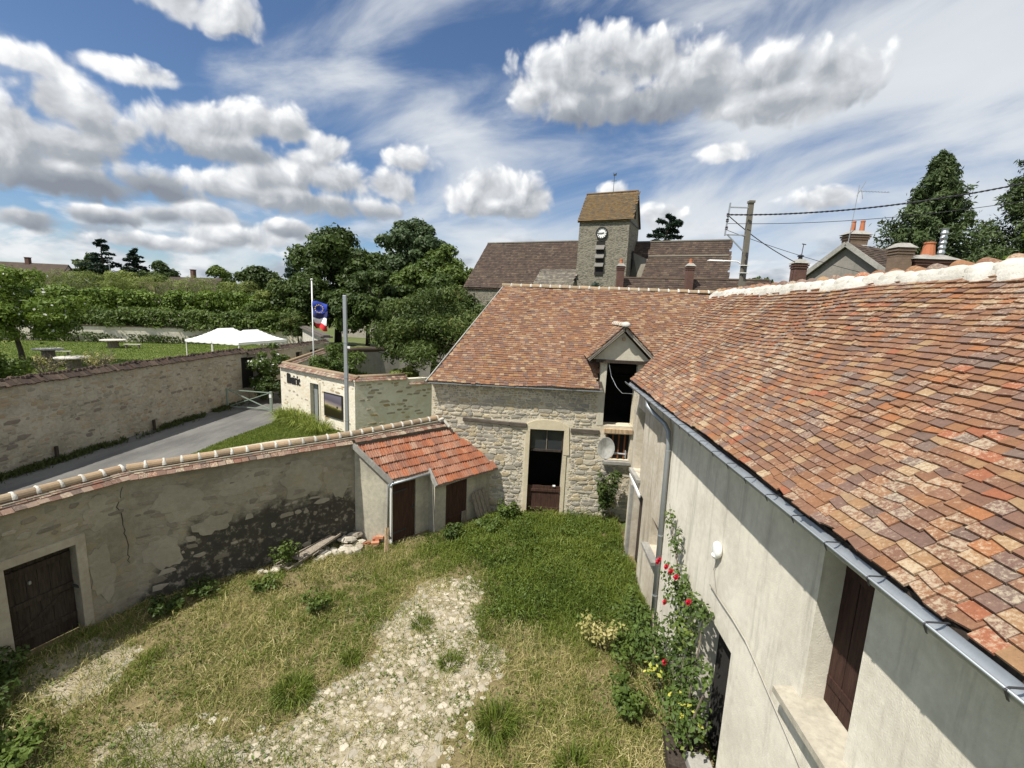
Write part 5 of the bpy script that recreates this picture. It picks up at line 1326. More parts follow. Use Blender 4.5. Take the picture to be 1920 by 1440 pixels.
# ------------------------------------------------------------------ tents, drum tables, benches on the park lawn
def tent(loc, rz, label):
    T = empty('canopy_tent', loc, rz); tag(T, label, 'tent', 'white canopy tents on the lawn')
    a, b, e, rg, zt = 3.2, 1.55, 2.0, 1.0, 3.05
    n = 10; vs = []; fs = []
    def surf(u, v):   # u,v in -1..1 ; concave canopy up to a short ridge
        x, y = u * a, v * b
        dx = max(0, abs(x) - rg) / (a - rg); dy = abs(y) / b; t = max(dx, dy)
        return (x, y, e + (zt - e) * (1 - t) ** 1.35)
    for i in range(2 * n + 1):
        for j in range(2 * n + 1): vs.append(surf(i / n - 1, j / n - 1))
    m_ = 2 * n + 1
    for i in range(2 * n):
        for j in range(2 * n): fs.append((i * m_ + j, (i + 1) * m_ + j, (i + 1) * m_ + j + 1, i * m_ + j + 1))
    MB().add(vs, fs).build('canopy', M_TENT, T)
    va = MB(); per = []
    for (p, q) in (((-a, -b), (a, -b)), ((a, -b), (a, b)), ((a, b), (-a, b)), ((-a, b), (-a, -b))):
        k = 16
        for i in range(k):
            t = i / k; per.append((p[0] + (q[0] - p[0]) * t, p[1] + (q[1] - p[1]) * t, i % 4))
    L_ = len(per); vv = []
    for (x, y, i) in per: vv += [(x * 1.005, y * 1.005, e + .01), (x * 1.005, y * 1.005, e - .26 + (.06 if i == 0 else (.015 if i in (1, 3) else 0)))]
    va.add(vv, [(2 * i, 2 * i + 1, 2 * ((i + 1) % L_) + 1, 2 * ((i + 1) % L_)) for i in range(L_)])
    va.build('valance', M_TENT, T)
    for sx in (-1, 1):
        for sy in (-1, 1): MB().bar((sx * (a - .06), sy * (b - .06), 0), (sx * (a - .06), sy * (b - .06), e), .06).build('leg', M_WHITE, T)
    return T
tent((-28.75, 44.6, LZ), math.radians(80), 'white canopy tent nearer the road wall, its ridge in front of the other tent')
tent((-31.75, 45.1, LZ), math.radians(80), 'white canopy tent farther from the road wall, partly behind the other')
tag(MB().box((-30.1, 45.0, LZ + .06), (7.6, 7.9, .12), rz=math.radians(-10)).build('tent_deck', M_DECK), 'brown plank deck under the two white tents', 'deck')
def drum(loc, s, label):
    T = empty('cable_drum_table', loc); tag(T, label, 'table', 'round drum tables on the lawn')
    MB().lathe((0, 0, 0), [(.9 * s, .80), (.98 * s, .82), (.98 * s, .9), (.9 * s, .92)], 20).build('table_top', m_plain('bleached_wood', (.5, .47, .41), .8) if 'bleached_wood' not in MATS else MATS['bleached_wood'], T)
    st_ = 14
    for k in range(st_):
        a = 2 * math.pi * k / st_; MB().box((.40 * s * math.cos(a), .40 * s * math.sin(a), .41), (.03, .17 * s, .8), rz=a).build('stave', M_GREYWOOD, T)
    MB().lathe((0, 0, 0), [(.5 * s, 0), (.55 * s, .02), (.55 * s, .06), (.5 * s, .08)], 16).build('base', M_GREYWOOD, T)
    return T
drum((-43.9, 38.6, LZ), 1.1, 'drum table under the leafy tree with a bench behind it')
drum((-37.1, 34.4, LZ), 1.15, 'drum table nearest the road wall behind bare twigs')
drum((-47.5, 48.7, LZ), 1.2, 'drum table out on the open lawn beside a low bench')
def bench(loc, rz, label):
    T = empty('low_bench', loc, rz); tag(T, label, 'bench', 'benches on the lawn')
    MB().box((0, 0, .45), (1.6, .4, .08)).build('seat', MATS['bleached_wood'], T)
    for sx in (-1, 1): MB().box((sx * .6, 0, .205), (.09, .34, .41)).build('leg', M_GREYWOOD, T)
bench((-45.4, 48.9, LZ), .3, 'low pale bench beside the drum table on open lawn')
bench((-44.6, 40.2, LZ), .6, 'low bench behind the drum table under the tree')

# ------------------------------------------------------------------ church
CH = empty('village_church', (8.0, 56.0, 0)); tag(CH, 'old stone church with saddleback clock tower and long brown tiled nave', 'church')
cF = Vector((.9236, -.3834, 0)); cS = Vector((.3834, .9236, 0)); T0 = Vector((4.41, 55.0, 0)); TW, TD = 5.73, 5.3
def cp(a, b, z): return T0 + cF * a + cS * b + zv * z
def cbox(a0, a1, b0, b1, z0, z1, bat=0.0):
    q = [cp(a0 - bat, b0 - bat, z0), cp(a1 + bat, b0 - bat, z0), cp(a1 + bat, b1 + bat, z0), cp(a0 - bat, b1 + bat, z0), cp(a0, b0, z1), cp(a1, b0, z1), cp(a1, b1, z1), cp(a0, b1, z1)]
    return q, [(0, 3, 2, 1), (4, 5, 6, 7), (0, 1, 5, 4), (1, 2, 6, 5), (2, 3, 7, 6), (3, 0, 4, 7)]
part(MB().add(*cbox(0, TW, 0, TD, -.2, 17.35, .12)), 'tower', M_TOWER, CH)
part(MB().prism([cp(TW, 0, 17.35), cp(TW, TD, 17.35), cp(TW, TD / 2, 20.75)], cF * -.3), 'tower_gable', M_TOWER, CH)
part(MB().prism([cp(0, 0, 17.35), cp(0, TD, 17.35), cp(0, TD / 2, 20.75)], cF * .3), 'tower_gable', M_TOWER, CH)
def slab(pts, t=.12): return MB().prism(pts, (0, 0, -t))
def tex_roof(corner, ualong, L, up, n, rows, ex, w, mat, parent, seed, name='roof_tiles', clip=None):
    tile_field(parent, corner, ualong, up, n, rows, clip or (lambda t: (0, L)), mat, w=w, ln=ex * 2.2, t=.03, ex=ex, seed=seed, field=name)
tr_ = part(slab([cp(-.18, -.22, 17.28), cp(TW + .15, -.22, 17.28), cp(TW + .15, TD / 2, 20.85), cp(-.18, TD / 2, 20.85)]).prism([cp(-.18, TD + .22, 17.28), cp(TW + .15, TD + .22, 17.28), cp(TW + .15, TD / 2, 20.85), cp(-.18, TD / 2, 20.85)], (0, 0, -.12)), 'tower_roof', T_OCHRE, CH)
up_ = (cS * (TD / 2 + .22) + zv * 3.57).normalized(); nn_ = cF.cross(up_).normalized()
tex_roof(cp(-.2, -.26, 17.27), cF, TW + .38, up_, nn_, 20, .215, .28, T_OCHRE, tr_, 71)
part(MB().tube([cp(-.18, TD / 2, 20.9), cp(TW + .15, TD / 2, 20.9)], .14, 6), 'ridge', T_OCHRE, tr_)
part(MB().tube([cp(TW * .52, TD / 2, 20.9), cp(TW * .52, TD / 2, 22.9)], .03, 5).bar(cp(TW * .52 - .3, TD / 2, 22.2), cp(TW * .52 + .3, TD / 2, 22.2), .04), 'weathervane', M_DARKM, tr_)
part(MB().prism([cp(TW * .52 - .1, TD / 2, 22.75), cp(TW * .52 + .22, TD / 2, 22.8), cp(TW * .52 + .25, TD / 2, 23.1), cp(TW * .52, TD / 2, 22.95), cp(TW * .52 - .15, TD / 2, 23.15)], cS * .03), 'weathercock', M_DARKM, tr_)
part(MB().bar(cp(TW + .02, -.2, 17.3), cp(TW + .02, TD / 2, 20.86), .16, .12), 'verge', M_MORTARW, tr_)
part(MB().bar(cp(TW + .19, TD + .2, 17.22), cp(TW + .19, TD / 2, 20.8), .06, .12).bar(cp(TW + .01, 0, 17.25), cp(TW + .03, TD, 17.25), .1, .14), 'gable_trim', M_DARKM, tr_)
# clock
ca, cz_ = TW * .475, 15.95
ck = MB(); vs = []; fs = []; ring = 28
def cring(r_, z_off): return [cp(ca + r_ * math.cos(2 * math.pi * k / ring), -.06 - z_off, cz_ + r_ * math.sin(2 * math.pi * k / ring)) for k in range(ring)]
fr = MB(); vs = cring(.68, -.1) + cring(.68, .14) + cring(.55, .14) + cring(.55, .04)
fs = [(l * ring + k, l * ring + (k + 1) % ring, (l + 1) * ring + (k + 1) % ring, (l + 1) * ring + k) for l in range(3) for k in range(ring)]
cf = part(fr.add(vs, fs), 'clock_frame', M_BLACK, CH)
face = part(MB().add(cring(.56, .06) , [tuple(range(ring))]), 'clock_face', M_CLOCK, cf)
for h_ in range(12):
    a = math.pi * h_ / 6; part(MB().bar(cp(ca + .40 * math.sin(a), -.135, cz_ + .40 * math.cos(a)), cp(ca + .51 * math.sin(a), -.135, cz_ + .51 * math.cos(a)), .05, .05), 'hour_mark', M_BLACK, cf)
a = math.radians(82); part(MB().bar(cp(ca, -.16, cz_), cp(ca + .28 * math.sin(a), -.16, cz_ + .28 * math.cos(a)), .06, .07), 'hour_hand', M_BLACK, cf)
a = math.radians(272); part(MB().bar(cp(ca, -.18, cz_), cp(ca + .46 * math.sin(a), -.18, cz_ + .46 * math.cos(a)), .05, .06), 'minute_hand', M_BLACK, cf)
M_LOUVRE = m_plain('louvre_slate', (.16, .15, .13), .8)
# louvred belfry opening
part(MB().prism([cp(ca - .54, -.125, 11.3), cp(ca + .44, -.125, 11.3), cp(ca + .44, -.03, 15.1), cp(ca - .54, -.03, 15.1)], cS * -.03), 'belfry_opening', M_DARKIN, CH)
for k in range(3):
    zl = 12.55 + k * .95
    part(MB().prism([cp(ca - .56, -.45, zl - .34), cp(ca + .46, -.45, zl - .34), cp(ca + .46, -.10, zl + .12), cp(ca - .56, -.10, zl + .12)], zv * .07), 'louvre', M_LOUVRE, CH)
part(MB().prism([cp(TW + .13, 2.2, 12.2), cp(TW + .13, 3.0, 12.2), cp(TW + .10, 3.0, 14.3), cp(TW + .10, 2.2, 14.3)], cF * .03), 'side_opening', M_DARKIN, CH)
part(MB().prism([cp(TW + .03, 2.3, 17.9), cp(TW + .03, 2.9, 17.9), cp(TW + .03, 2.9, 18.9), cp(TW + .03, 2.3, 18.9)], cF * .03), 'side_opening', M_DARKIN, CH)
# nave behind, ridge from a=-15.5 to a=18 at b~TD-1
nb = 4.4
def roof2(a0, a1, b0, b1, z0, z1, mat, name, seed, ex=.27, w=.34, a0t=None, a1t=None):
    """front slope from (b0,z0) up to (b1,z1)"""
    a0t = a0 if a0t is None else a0t; a1t = a1 if a1t is None else a1t
    o = part(MB().prism([cp(a0, b0, z0), cp(a1, b0, z0), cp(a1t, b1, z1), cp(a0t, b1, z1)], (0, 0, -.15)), name, mat, CH)
    u = (cS * (b1 - b0) + zv * (z1 - z0)); Lr = u.length; u.normalize(); n = cF.cross(u).normalized()
    rows = int(Lr / ex)
    tex_roof(cp(0, b0, z0), cF, 0, u, n, rows, ex, w, mat, o, seed, clip=lambda t: (a0 + (a0t - a0) * t / Lr, a1 + (a1t - a1) * t / Lr))
    part(MB().tube([cp(a0t, b1, z1 + .05), cp(a1t, b1, z1 + .05)], .16, 6), 'ridge', T_GREY, o)
    return o
roof2(-15.6, .0, .2, nb, 9.6, 15.75, T_OLD, 'nave_roof', 73, a0t=-14.4)
roof2(TW, 15.9, 3.0, nb, 13.3, 15.45, T_OLD, 'nave_roof', 74)
roof2(TW + 1.3, 16.0, -.6, 2.7, 8.9, 13.6, T_OLD, 'aisle_roof', 75, a0t=TW + 1.9)
part(MB().prism([cp(TW, 2.0, 9), cp(TW + 1.9, .4, 9), cp(TW + 1.9, 2.4, 13.3), cp(TW, 3.0, 14.2)], (0, 0, -.15)), 'valley_roof', T_GREY, CH)
part(MB().prism([cp(15.6, -.6, 8.5), cp(15.6, 2.7, 13.1), cp(15.6, nb, 15.1), cp(15.6, 9.5, 8.5), cp(15.6, 9.5, 0), cp(15.6, -.6, 0)], cF * -.4), 'nave_gable', M_TOWER, CH)
part(MB().add(*cbox(-15.4, 15.1, .4, 8.4, -.2, 9.6)), 'nave_wall', M_TOWER, CH)
part(MB().prism([cp(-15.6, .2, 9.6), cp(-14.4, nb, 15.7), cp(-15.6, 8.6, 9.6)], cF * .5), 'nave_gable', M_TOWER, CH)
part(MB().prism([cp(-15.6, 8.6, 9.6), cp(15.9, 8.6, 9.6), cp(15.9, nb + .02, 15.5), cp(-14.4, nb + .02, 15.72)], (0, 0, -.15)), 'nave_roof', T_OLD, CH)
roof2(-5.2, -.25, -2.6, .3, 8.5, 11.75, T_GREY, 'chapel_roof', 76, a0t=-4.7, a1t=-.1)
part(MB().add(*cbox(-5.0, -.2, -2.4, .3, -.2, 8.6)), 'chapel_wall', M_TOWER, CH)
part(MB().prism([cp(-.9, -1.2, -.2), cp(.1, -1.2, -.2), cp(.1, -.05, -.2), cp(-.9, -.05, -.2)], zv * 10.6), 'buttress', M_TOWER, CH)

# ------------------------------------------------------------------ neighbouring roofs and chimneys
def chimney(name, c, size, z0, z1, mat, parent=None, cap=True, pots=(), label=None, bands=1, white_foot=False):
    x, y = c; w, d = size; mb = MB().box((x, y, (z0 + z1) / 2), (w, d, z1 - z0))
    o = part(mb, name, mat, parent) if parent else mb.build(name, mat)
    P_ = o
    for k in range(bands): part(MB().box((x, y, z1 - .10 - k * .12), (w * (1.22 - .1 * k), d * (1.22 - .1 * k), .09)), 'band', mat, P_)
    if cap: part(MB().add([(x - w * .68, y - d * .68, z1), (x + w * .68, y - d * .68, z1), (x + w * .68, y + d * .68, z1), (x - w * .68, y + d * .68, z1), (x - w * .3, y - d * .3, z1 + .22), (x + w * .3, y - d * .3, z1 + .22), (x + w * .3, y + d * .3, z1 + .22), (x - w * .3, y + d * .3, z1 + .22)], [(0, 3, 2, 1), (4, 5, 6, 7), (0, 1, 5, 4), (1, 2, 6, 5), (2, 3, 7, 6), (3, 0, 4, 7)]), 'cap', M_CONC, P_)
    for (dx, r0, r1, h_) in pots:
        part(MB().lathe((x + dx, y, z1 + .16), [(r0, 0), (r1, h_), (r1 * 1.15, h_), (r1 * 1.15, h_ + .06), (r1 * .7, h_ + .08)], 12), 'pot', M_POT, P_, smooth=False)
    if white_foot: part(MB().box((x, y - d * .02, z0 + .12), (w * 1.3, d * 1.3, .22)), 'flashing', M_WHITE, P_)
    return o
BH = empty('brown_roofed_house', (11, 38, 0)); tag(BH, 'low brown roofed house with two brick chimneys between barn and church', 'house')
b_r = part(MB().prism([(6.3, 33.6, 7.0), (17.5, 33.6, 7.2), (17.5, 36.4, 9.95), (6.3, 36.4, 9.7)], (0, 0, -.12)).prism([(6.3, 39.2, 7.0), (17.5, 39.2, 7.2), (17.5, 36.42, 9.95), (6.3, 36.42, 9.7)], (0, 0, -.12)), 'roof', T_OLD, BH)
u_ = Vector((0, 2.8, 2.72)).normalized(); tile_field(b_r, (6.3, 33.55, 6.98), Vector((11.2, 0, .22)).normalized(), u_, Vector((1, 0, .02)).normalized().cross(u_), 19, lambda t: (0, 11.2), T_OLD, w=.26, ln=.45, ex=.2, t=.02, seed=80)
part(MB().tube([(6.3, 36.4, 9.75), (17.5, 36.4, 10.0)], .12, 6), 'ridge', T_OLD, b_r)
part(MB().prism([(6.5, 33.8, 0), (17.4, 33.8, 0), (17.4, 39, 0), (6.5, 39, 0)], zv * 7.0), 'wall', M_FARWALL, BH)
part(MB().prism([(6.45, 33.8, 6.9), (6.45, 39.0, 6.9), (6.45, 36.4, 9.55)], (.2, 0, 0)), 'gable', M_FARWALL, BH)
chimney('chimney', (6.15, 35.6), (.5, .5), 8.6, 10.55, M_CHIM, BH, pots=[(0, .14, .11, .3)], bands=2, white_foot=True)
chimney('chimney', (11.3, 35.6), (.5, .5), 8.6, 10.75, M_CHIM, BH, pots=[(0, .14, .11, .3)], bands=2, white_foot=True)
# white stained fence wall behind the barn ridge with a small cypress
GH = empty('grey_gabled_house', (18, 27, 0)); tag(GH, 'grey rendered gable house with mossy roof and twin pot chimney', 'house')
gR = Vector((.88, .475, 0)).normalized(); gW = Vector((gR.y, -gR.x, 0)); ap = Vector((16.4, 26, 11.10))
def gp(w_, l_, z_): return Vector((16.4, 26, z_)) + gW * w_ + gR * l_
part(MB().prism([gp(-3.6, 0, 0), gp(3.6, 0, 0), gp(3.6, 0, 8.35), gp(0, 0, 11.05), gp(-3.6, 0, 8.35)], gR * 9), 'gable_wall', M_GABLE, GH)
gr = part(MB().prism([gp(-4.0, -.22, 8.1), gp(0, -.22, 11.1), gp(0, 9.2, 11.1), gp(-4.0, 9.2, 8.1)], (0, 0, .14)).prism([gp(4.0, -.22, 8.1), gp(.01, -.22, 11.1), gp(.01, 9.2, 11.1), gp(4.0, 9.2, 8.1)], (0, 0, .14)), 'roof', T_GREY, GH)
part(MB().bar(gp(-4.0, -.25, 8.17), gp(0, -.25, 11.2), .06, .24).bar(gp(4.0, -.25, 8.17), gp(0, -.25, 11.2), .06, .24), 'verge_trim', M_CONC, GH)
ru = (gp(0, 0, 11.1) - gp(4.0, 0, 8.1)).normalized(); gn_ = gR.cross(ru); gn_ = gn_ if gn_.z > 0 else -gn_
tile_field(gr, tuple(gp(4.0, -.2, 8.22)), gR, ru, gn_, 22, lambda t: (0, 9.3), T_OLD, w=.24, ln=.46, ex=.22, t=.02, seed=83)
chimney('twin_pot_chimney', (17.34, 27.0), (1.0, .6), 10.3, 11.85, M_CHIM2, GH, pots=[(-.2, .13, .10, .5), (.28, .13, .10, .55)], bands=3)
part(MB().box((17.34, 26.69, 11.28), (1.02, .01, .03)), 'white_strap', M_WHITE, GH)
o = chimney('small_brick_chimney', (13.8, 25.6), (.56, .56), 8.2, 10.05, M_CHIM, label=None, bands=2); tag(o, 'slim brick chimney with metal cowl left of the grey gable', 'chimney')
part(MB().lathe((13.8, 25.6, 10.2), [(.10, 0), (.10, .2), (.16, .22), (.16, .26), (.05, .32)], 10), 'cowl', M_DARKM, o)
part(MB().tube([(13.78, 25.5, 10.3), (13.82, 25.5, 11.05)], .02, 5).bar((13.74, 25.5, 11.05), (13.94, 25.5, 11.02), .04), 'rod', M_DARKM, o)
o = chimney('square_brick_chimney', (16.2, 22.0), (.66, .6), 8.6, 10.45, M_CHIM2, bands=3); tag(o, 'square brick chimney with white cap beside the grey gable roof', 'chimney')
o = chimney('wide_brick_chimney', (17.5, 22.0), (1.55, .7), 8.4, 9.98, M_CHIM, bands=2, pots=[(-.12, .27, .20, .55)]); tag(o, 'broad brick chimney with big orange pot and twisted metal flue', 'chimney')
tw = []
for k in range(40): tw.append((17.93 + .06 * math.sin(k * .9), 22.0 + .06 * math.cos(k * .9), 10.1 + k * .034))
part(MB().lathe((17.93, 22, 10.1), [(.11, 0)] + [(.15 if k % 2 else .11, .12 + .105 * k) for k in range(12)], 9), 'metal_flue', M_ZINC, o)
AN = empty('television_antenna', (16.72, 26.6, 10.6)); tag(AN, 'tall thin television antenna beside the twin pot chimney', 'antenna')
MB().tube([(0, 0, 0), (.15, 0, 3.75)], .018, 5).build('mast', M_STEEL, AN)
am = MB().bar((.15, 0, 3.45), (1.75, .0, 3.42), .02); am = am.build('boom', M_STEEL, AN)
for k in range(8): MB().bar((.45 + k * .17, -.12, 3.44), (.45 + k * .17, .12, 3.44), .014).build('element', M_STEEL, AN)
MB().bar((.1, 0, 3.2), (.45, 0, 3.95), .025).bar((.3, 0, 3.5), (.42, 0, 3.05), .02).build('reflector', M_STEEL, AN)

# ------------------------------------------------------------------ concrete pole and cables
UP = empty('concrete_pole', (9.88, 23.0, 0)); tag(UP, 'leaning concrete utility pole with side bracket behind the barn', 'utility pole')
def tp(a, b, w0, w1):
    mb = MB(); vs = []
    for (p, w_) in ((Vector(a), w0), (Vector(b), w1)):
        for x, y in ((-1, -1), (1, -1), (1, 1), (-1, 1)): vs.append(p + Vector((x * w_ / 2, y * w_ / 2, 0)))
    return mb.add(vs, [(3, 2, 1, 0), (4, 5, 6, 7), (0, 1, 5, 4), (1, 2, 6, 5), (2, 3, 7, 6), (3, 0, 4, 7)])
tp((0, 0, 0), (-.08, 0, 12.42), .30, .20).build('shaft', M_CONCP, UP)
MB().box((-.08, -.0, 12.46), (.27, .27, .10)).build('pole_head', M_CONCP, UP)
for zz in (9.05, 9.35, 9.72, 10.05): MB().box((-.05, -.165, zz), (.12, .02, .18)).build('recess', M_DARKM, UP)
for zz in (9.2, 9.55): MB().box((-.05, 0, zz), (.36, .36, .03)).build('strap', M_WHITE, UP)
MB().bar((-.1, 0, 12.2), (-1.05, 0, 12.2), .05).bar((-.1, 0, 10.95), (-1.1, 0, 10.95), .05).bar((-1.03, 0, 12.4), (-1.12, 0, 10.9), .06).bar((-1.0, 0, 10.95), (-.05, 0, 10.1), .05).build('bracket', M_STEEL, UP)
for zz in (11.85, 11.6, 11.25): MB().lathe((-1.08, 0, zz), [(.03, -.08), (.075, -.05), (.05, 0), (.075, .05), (.03, .08)], 8).build('insulator', M_DARKM, UP)
def cable(name, p, q, sag, r_, label, n=26, twist=0):
    p, q = Vector(p), Vector(q); mb = MB()
    def at(t, k=0):
        c = p.lerp(q, t) - zv * sag * 4 * t * (1 - t); a = twist * t * 2 * math.pi + k * math.pi
        return c + Vector((0, math.cos(a), math.sin(a))) * (r_ * .8 if twist else 0)
    N_ = 220 if twist else n
    for k in ((0, 1) if twist else (0,)): mb.tube([at(i / N_, k) for i in range(N_ + 1)], r_, 5)
    tag(mb.build(name, M_CABLE, smooth=True), label, 'cable')
cable('twisted_power_cable', (8.82, 22.95, 11.85), (23.5, 20.0, 14.05), .62, .023, 'thick twisted black cable running right from the pole', twist=36)
cable('thin_power_cable', (8.82, 22.95, 11.45), (24.5, 20.0, 13.35), .55, .013, 'thinner black cable running right just below the twisted one')
cable('service_cable', (8.85, 23.0, 11.80), (13.95, 25.7, 10.0), .18, .022, 'black cable dropping from the pole to the grey gable roof')
cable('telephone_cable', (8.85, 23.0, 11.15), (18.2, 25.6, 9.5), .15, .013, 'thin cable slanting down from the pole across the grey gable')
LA = empty('street_lamp', (15.05, 36.0, 0)); tag(LA, 'thin white street lamp arm in front of the church roof', 'street lamp')
MB().tube([(.3, 0, 6.5), (.35, 0, 9.9), (.3, 0, 11.0), (-.2, 0, 11.28), (-1.2, 0, 11.3)], .045, 6).build('arm', M_WHITE, LA, smooth=True)
MB().box((-1.8, 0, 11.3), (1.3, .22, .09), taper=.7).build('lamp_head', M_WHITE, LA)
# far walls of the park
FW = empty('park_back_wall', (-50, 55, LZ)); tag(FW, 'long pale stone wall across the far side of the park lawn', 'wall')
for a_, b_ in (((-82, 46.5), (-57, 53.0)), ((-57, 53.0), (-42, 58.0)), ((-42, 58), (-31, 60.2))):
    part(wall_mesh(a_, b_, .4, 2.75, .4), 'wall', M_PALEWALL, FW)
    part(MB().bar((a_[0], a_[1] + .2, 2.80), (b_[0], b_[1] + .2, 2.80), .6, .1), 'coping', T_OLD, FW)
SW = empty('stained_side_wall', (-24, 48, 0)); tag(SW, 'sunlit white stained wall with thick grey coping beside the tents', 'wall')
part(wall_mesh((-29.8, 56.8), (-20.0, 42.2), -.2, 3.55, .4), 'wall', m_render('stained_white_render', (.62, .60, .53), (.40, .37, .31), .8), SW)
part(MB().bar((-29.7, 57.05, 3.62), (-19.85, 42.35, 3.62), 1.1, .16).bar((-29.7, 57.05, 3.74), (-19.85, 42.35, 3.74), .6, .14), 'coping', T_GREY, SW)
PKW = empty('park_boundary_wall', (-20, 75, 0)); tag(PKW, 'distant pale wall in deep shade under the big trees', 'wall')
part(wall_mesh((-40, 92), (0, 84), -.2, 3.0, .4), 'wall', M_FARWALL, PKW)
# far houses
def far_house(loc, rz, L, W, hw, hr_, label, chim=None, mat=None, roofmat=None):
    T = empty('far_house', loc, rz); tag(T, label, 'house')
    MB().box((0, 0, hw / 2), (L, W, hw)).build('wall', mat or M_FARWALL, T)
    MB().prism([(-L / 2, -W / 2, hw), (-L / 2, W / 2, hw), (-L / 2, 0, hr_ - .12)], (.3, 0, 0)).prism([(L / 2, -W / 2, hw), (L / 2, W / 2, hw), (L / 2, 0, hr_ - .12)], (-.3, 0, 0)).build('gable', mat or M_FARWALL, T)
    r_ = MB().prism([(-L / 2 - .2, -W / 2 - .3, hw - .25), (L / 2 + .2, -W / 2 - .3, hw - .25), (L / 2 + .2, 0, hr_), (-L / 2 - .2, 0, hr_)], (0, 0, .12)).prism([(-L / 2 - .2, W / 2 + .3, hw - .25), (L / 2 + .2, W / 2 + .3, hw - .25), (L / 2 + .2, .01, hr_), (-L / 2 - .2, .01, hr_)], (0, 0, .12)).build('roof', roofmat or T_OLD, T)
    for (x_, h_) in chim or ():
        MB().box((x_, 0, hr_ + h_ / 2 - .4), (.8, .7, h_ + .8)).box((x_, 0, hr_ + h_ + .05), (1.0, .9, .1)).build('chimney', M_CHIM, T)
    return T
far_house((-117, 96, 0), math.radians(8), 26, 9, 7.2, 12.4, 'far long tiled house at the left edge behind the leafy tree', [(-6, 1.0), (5, 1.2)], roofmat=T_OLD)
far_house((-103.5, 97, 0), math.radians(-38), 11, 8.5, 7.0, 11.3, 'far gabled house with beige end wall above the hedge', [(-4.5, 1.0)])
far_house((-90, 103, 0), math.radians(0), 12, 7, 6.5, 9.6, 'far low brown roof right of the gabled house', [])
far_house((-73, 96, 0), math.radians(-12), 15, 8.5, 6.6, 10.7, 'far dark roofed house with brick chimney above the hedge', [(-1.2, 1.7)])
for i_, (x_, y_, z_, lb) in enumerate(((-99.5, 103, 14.6, 'thin far antenna mast above the gabled house'),)):
    A_ = MB().tube([(x_, y_, 7), (x_, y_, z_)], .06, 5).bar((x_ - .9, y_, z_ - .2), (x_ + .9, y_, z_ - .2), .09).bar((x_ - .6, y_, z_ - .6), (x_ + .6, y_, z_ - .6), .07).build('far_antenna', M_STEEL); tag(A_, lb, 'antenna')
BP = MB().tube([(-13.5, 45, 0), (-13.5, 45, 4.2)], .07, 6).build('park_post', M_STEEL); tag(BP, 'thin grey post standing in the shade of the park trees', 'post')
TS = empty('teal_watering_post', (-8.6, 29.5, 0)); tag(TS, 'small teal painted garden pump in front of the curved garden wall', 'pump')
MB().lathe((0, 0, 0), [(.14, 0), (.12, 1.6), (.15, 1.7), (.10, 2.3), (.05, 2.5)], 10).build('body', M_TEAL, TS)
MB().bar((0, 0, 2.2), (.35, -.1, 1.5), .06).build('handle', M_TEAL, TS)

# ------------------------------------------------------------------ vegetation
def leaf_mesh(name, P, Nn, size, mat, rnd, aspect=.55, seed=0, kind='leaf'):
    r = np.random.default_rng(seed); n = len(P)
    Nn = Nn / (np.linalg.norm(Nn, axis=1, keepdims=True) + 1e-9)
    t = r.normal(size=(n, 3)); t -= Nn * (t * Nn).sum(1, keepdims=True); t /= np.linalg.norm(t, axis=1, keepdims=True) + 1e-9
    b = np.cross(Nn, t)
    s = (np.asarray(size) * r.uniform(.65, 1.3, n))[:, None]
    bend = Nn * s * r.uniform(-.22, .22, (n, 1))
    V = np.stack([P - t * s, P + b * s * aspect + bend, P + t * s, P - b * s * aspect + bend], 1).reshape(-1, 3)
    F = np.arange(4 * n).reshape(n, 4)
    return mesh_np(name, V, F, mat, np.repeat(rnd, 4))

def crown_points(clumps, n, seed, shell=.55, up=.25):
    """clumps: (x,y,z,rx,ry,rz); leaves on the outer shell of each clump"""
    r = np.random.default_rng(seed); C = np.array(clumps, float)
    area = (C[:, 3] * C[:, 4] + C[:, 3] * C[:, 5] + C[:, 4] * C[:, 5]); k = r.choice(len(C), n, p=area / area.sum())
    d = r.normal(size=(n, 3)); d /= np.linalg.norm(d, axis=1, keepdims=True)
    d[:, 2] = np.where((d[:, 2] < -.35) & (r.random(n) < .65), -d[:, 2], d[:, 2])
    rad = (shell + (1 - shell) * r.random(n) ** .6) * (1 + .12 * r.normal(size=n))
    P = C[k, :3] + d * rad[:, None] * C[k, 3:6]
    N = d + np.array([0, 0, up]) + r.normal(0, .55, (n, 3))
    cr = r.random(len(C))[k]
    rnd = np.clip(.5 * cr + .5 * r.random(n), 0, 1)
    return P, N, rnd

def make_clumps(c, R, n, seed, cs=(.22, .42), squash=1.0, bottom=-.75):
    """clumps filling an uneven ellipsoid"""
    r = random.Random(seed); out = []
    lob = [(r.uniform(0, 6.28), r.uniform(-.3, .9), r.uniform(.78, 1.18)) for _ in range(7)]
    while len(out) < n:
        a = r.uniform(0, 2 * math.pi); s = r.uniform(bottom, 1); q = r.random() ** .38
        k = 1.0
        for (la, ls, lk) in lob:
            dd = math.cos(a - la) * .6 + (1 - abs(s - ls)) * .4
            if dd > .72: k *= lk
        h = math.sqrt(max(0, 1 - s * s))
        m_ = min(R); w = m_ * r.uniform(*cs)
        out.append((c[0] + R[0] * h * math.cos(a) * q * k * .86, c[1] + R[1] * h * math.sin(a) * q * k * .86, c[2] + R[2] * s * (q if abs(s) < .9 else 1) * k * .88, w * r.uniform(.85, 1.25), w * r.uniform(.85, 1.25), w * r.uniform(.6, .9) * squash))
    return out

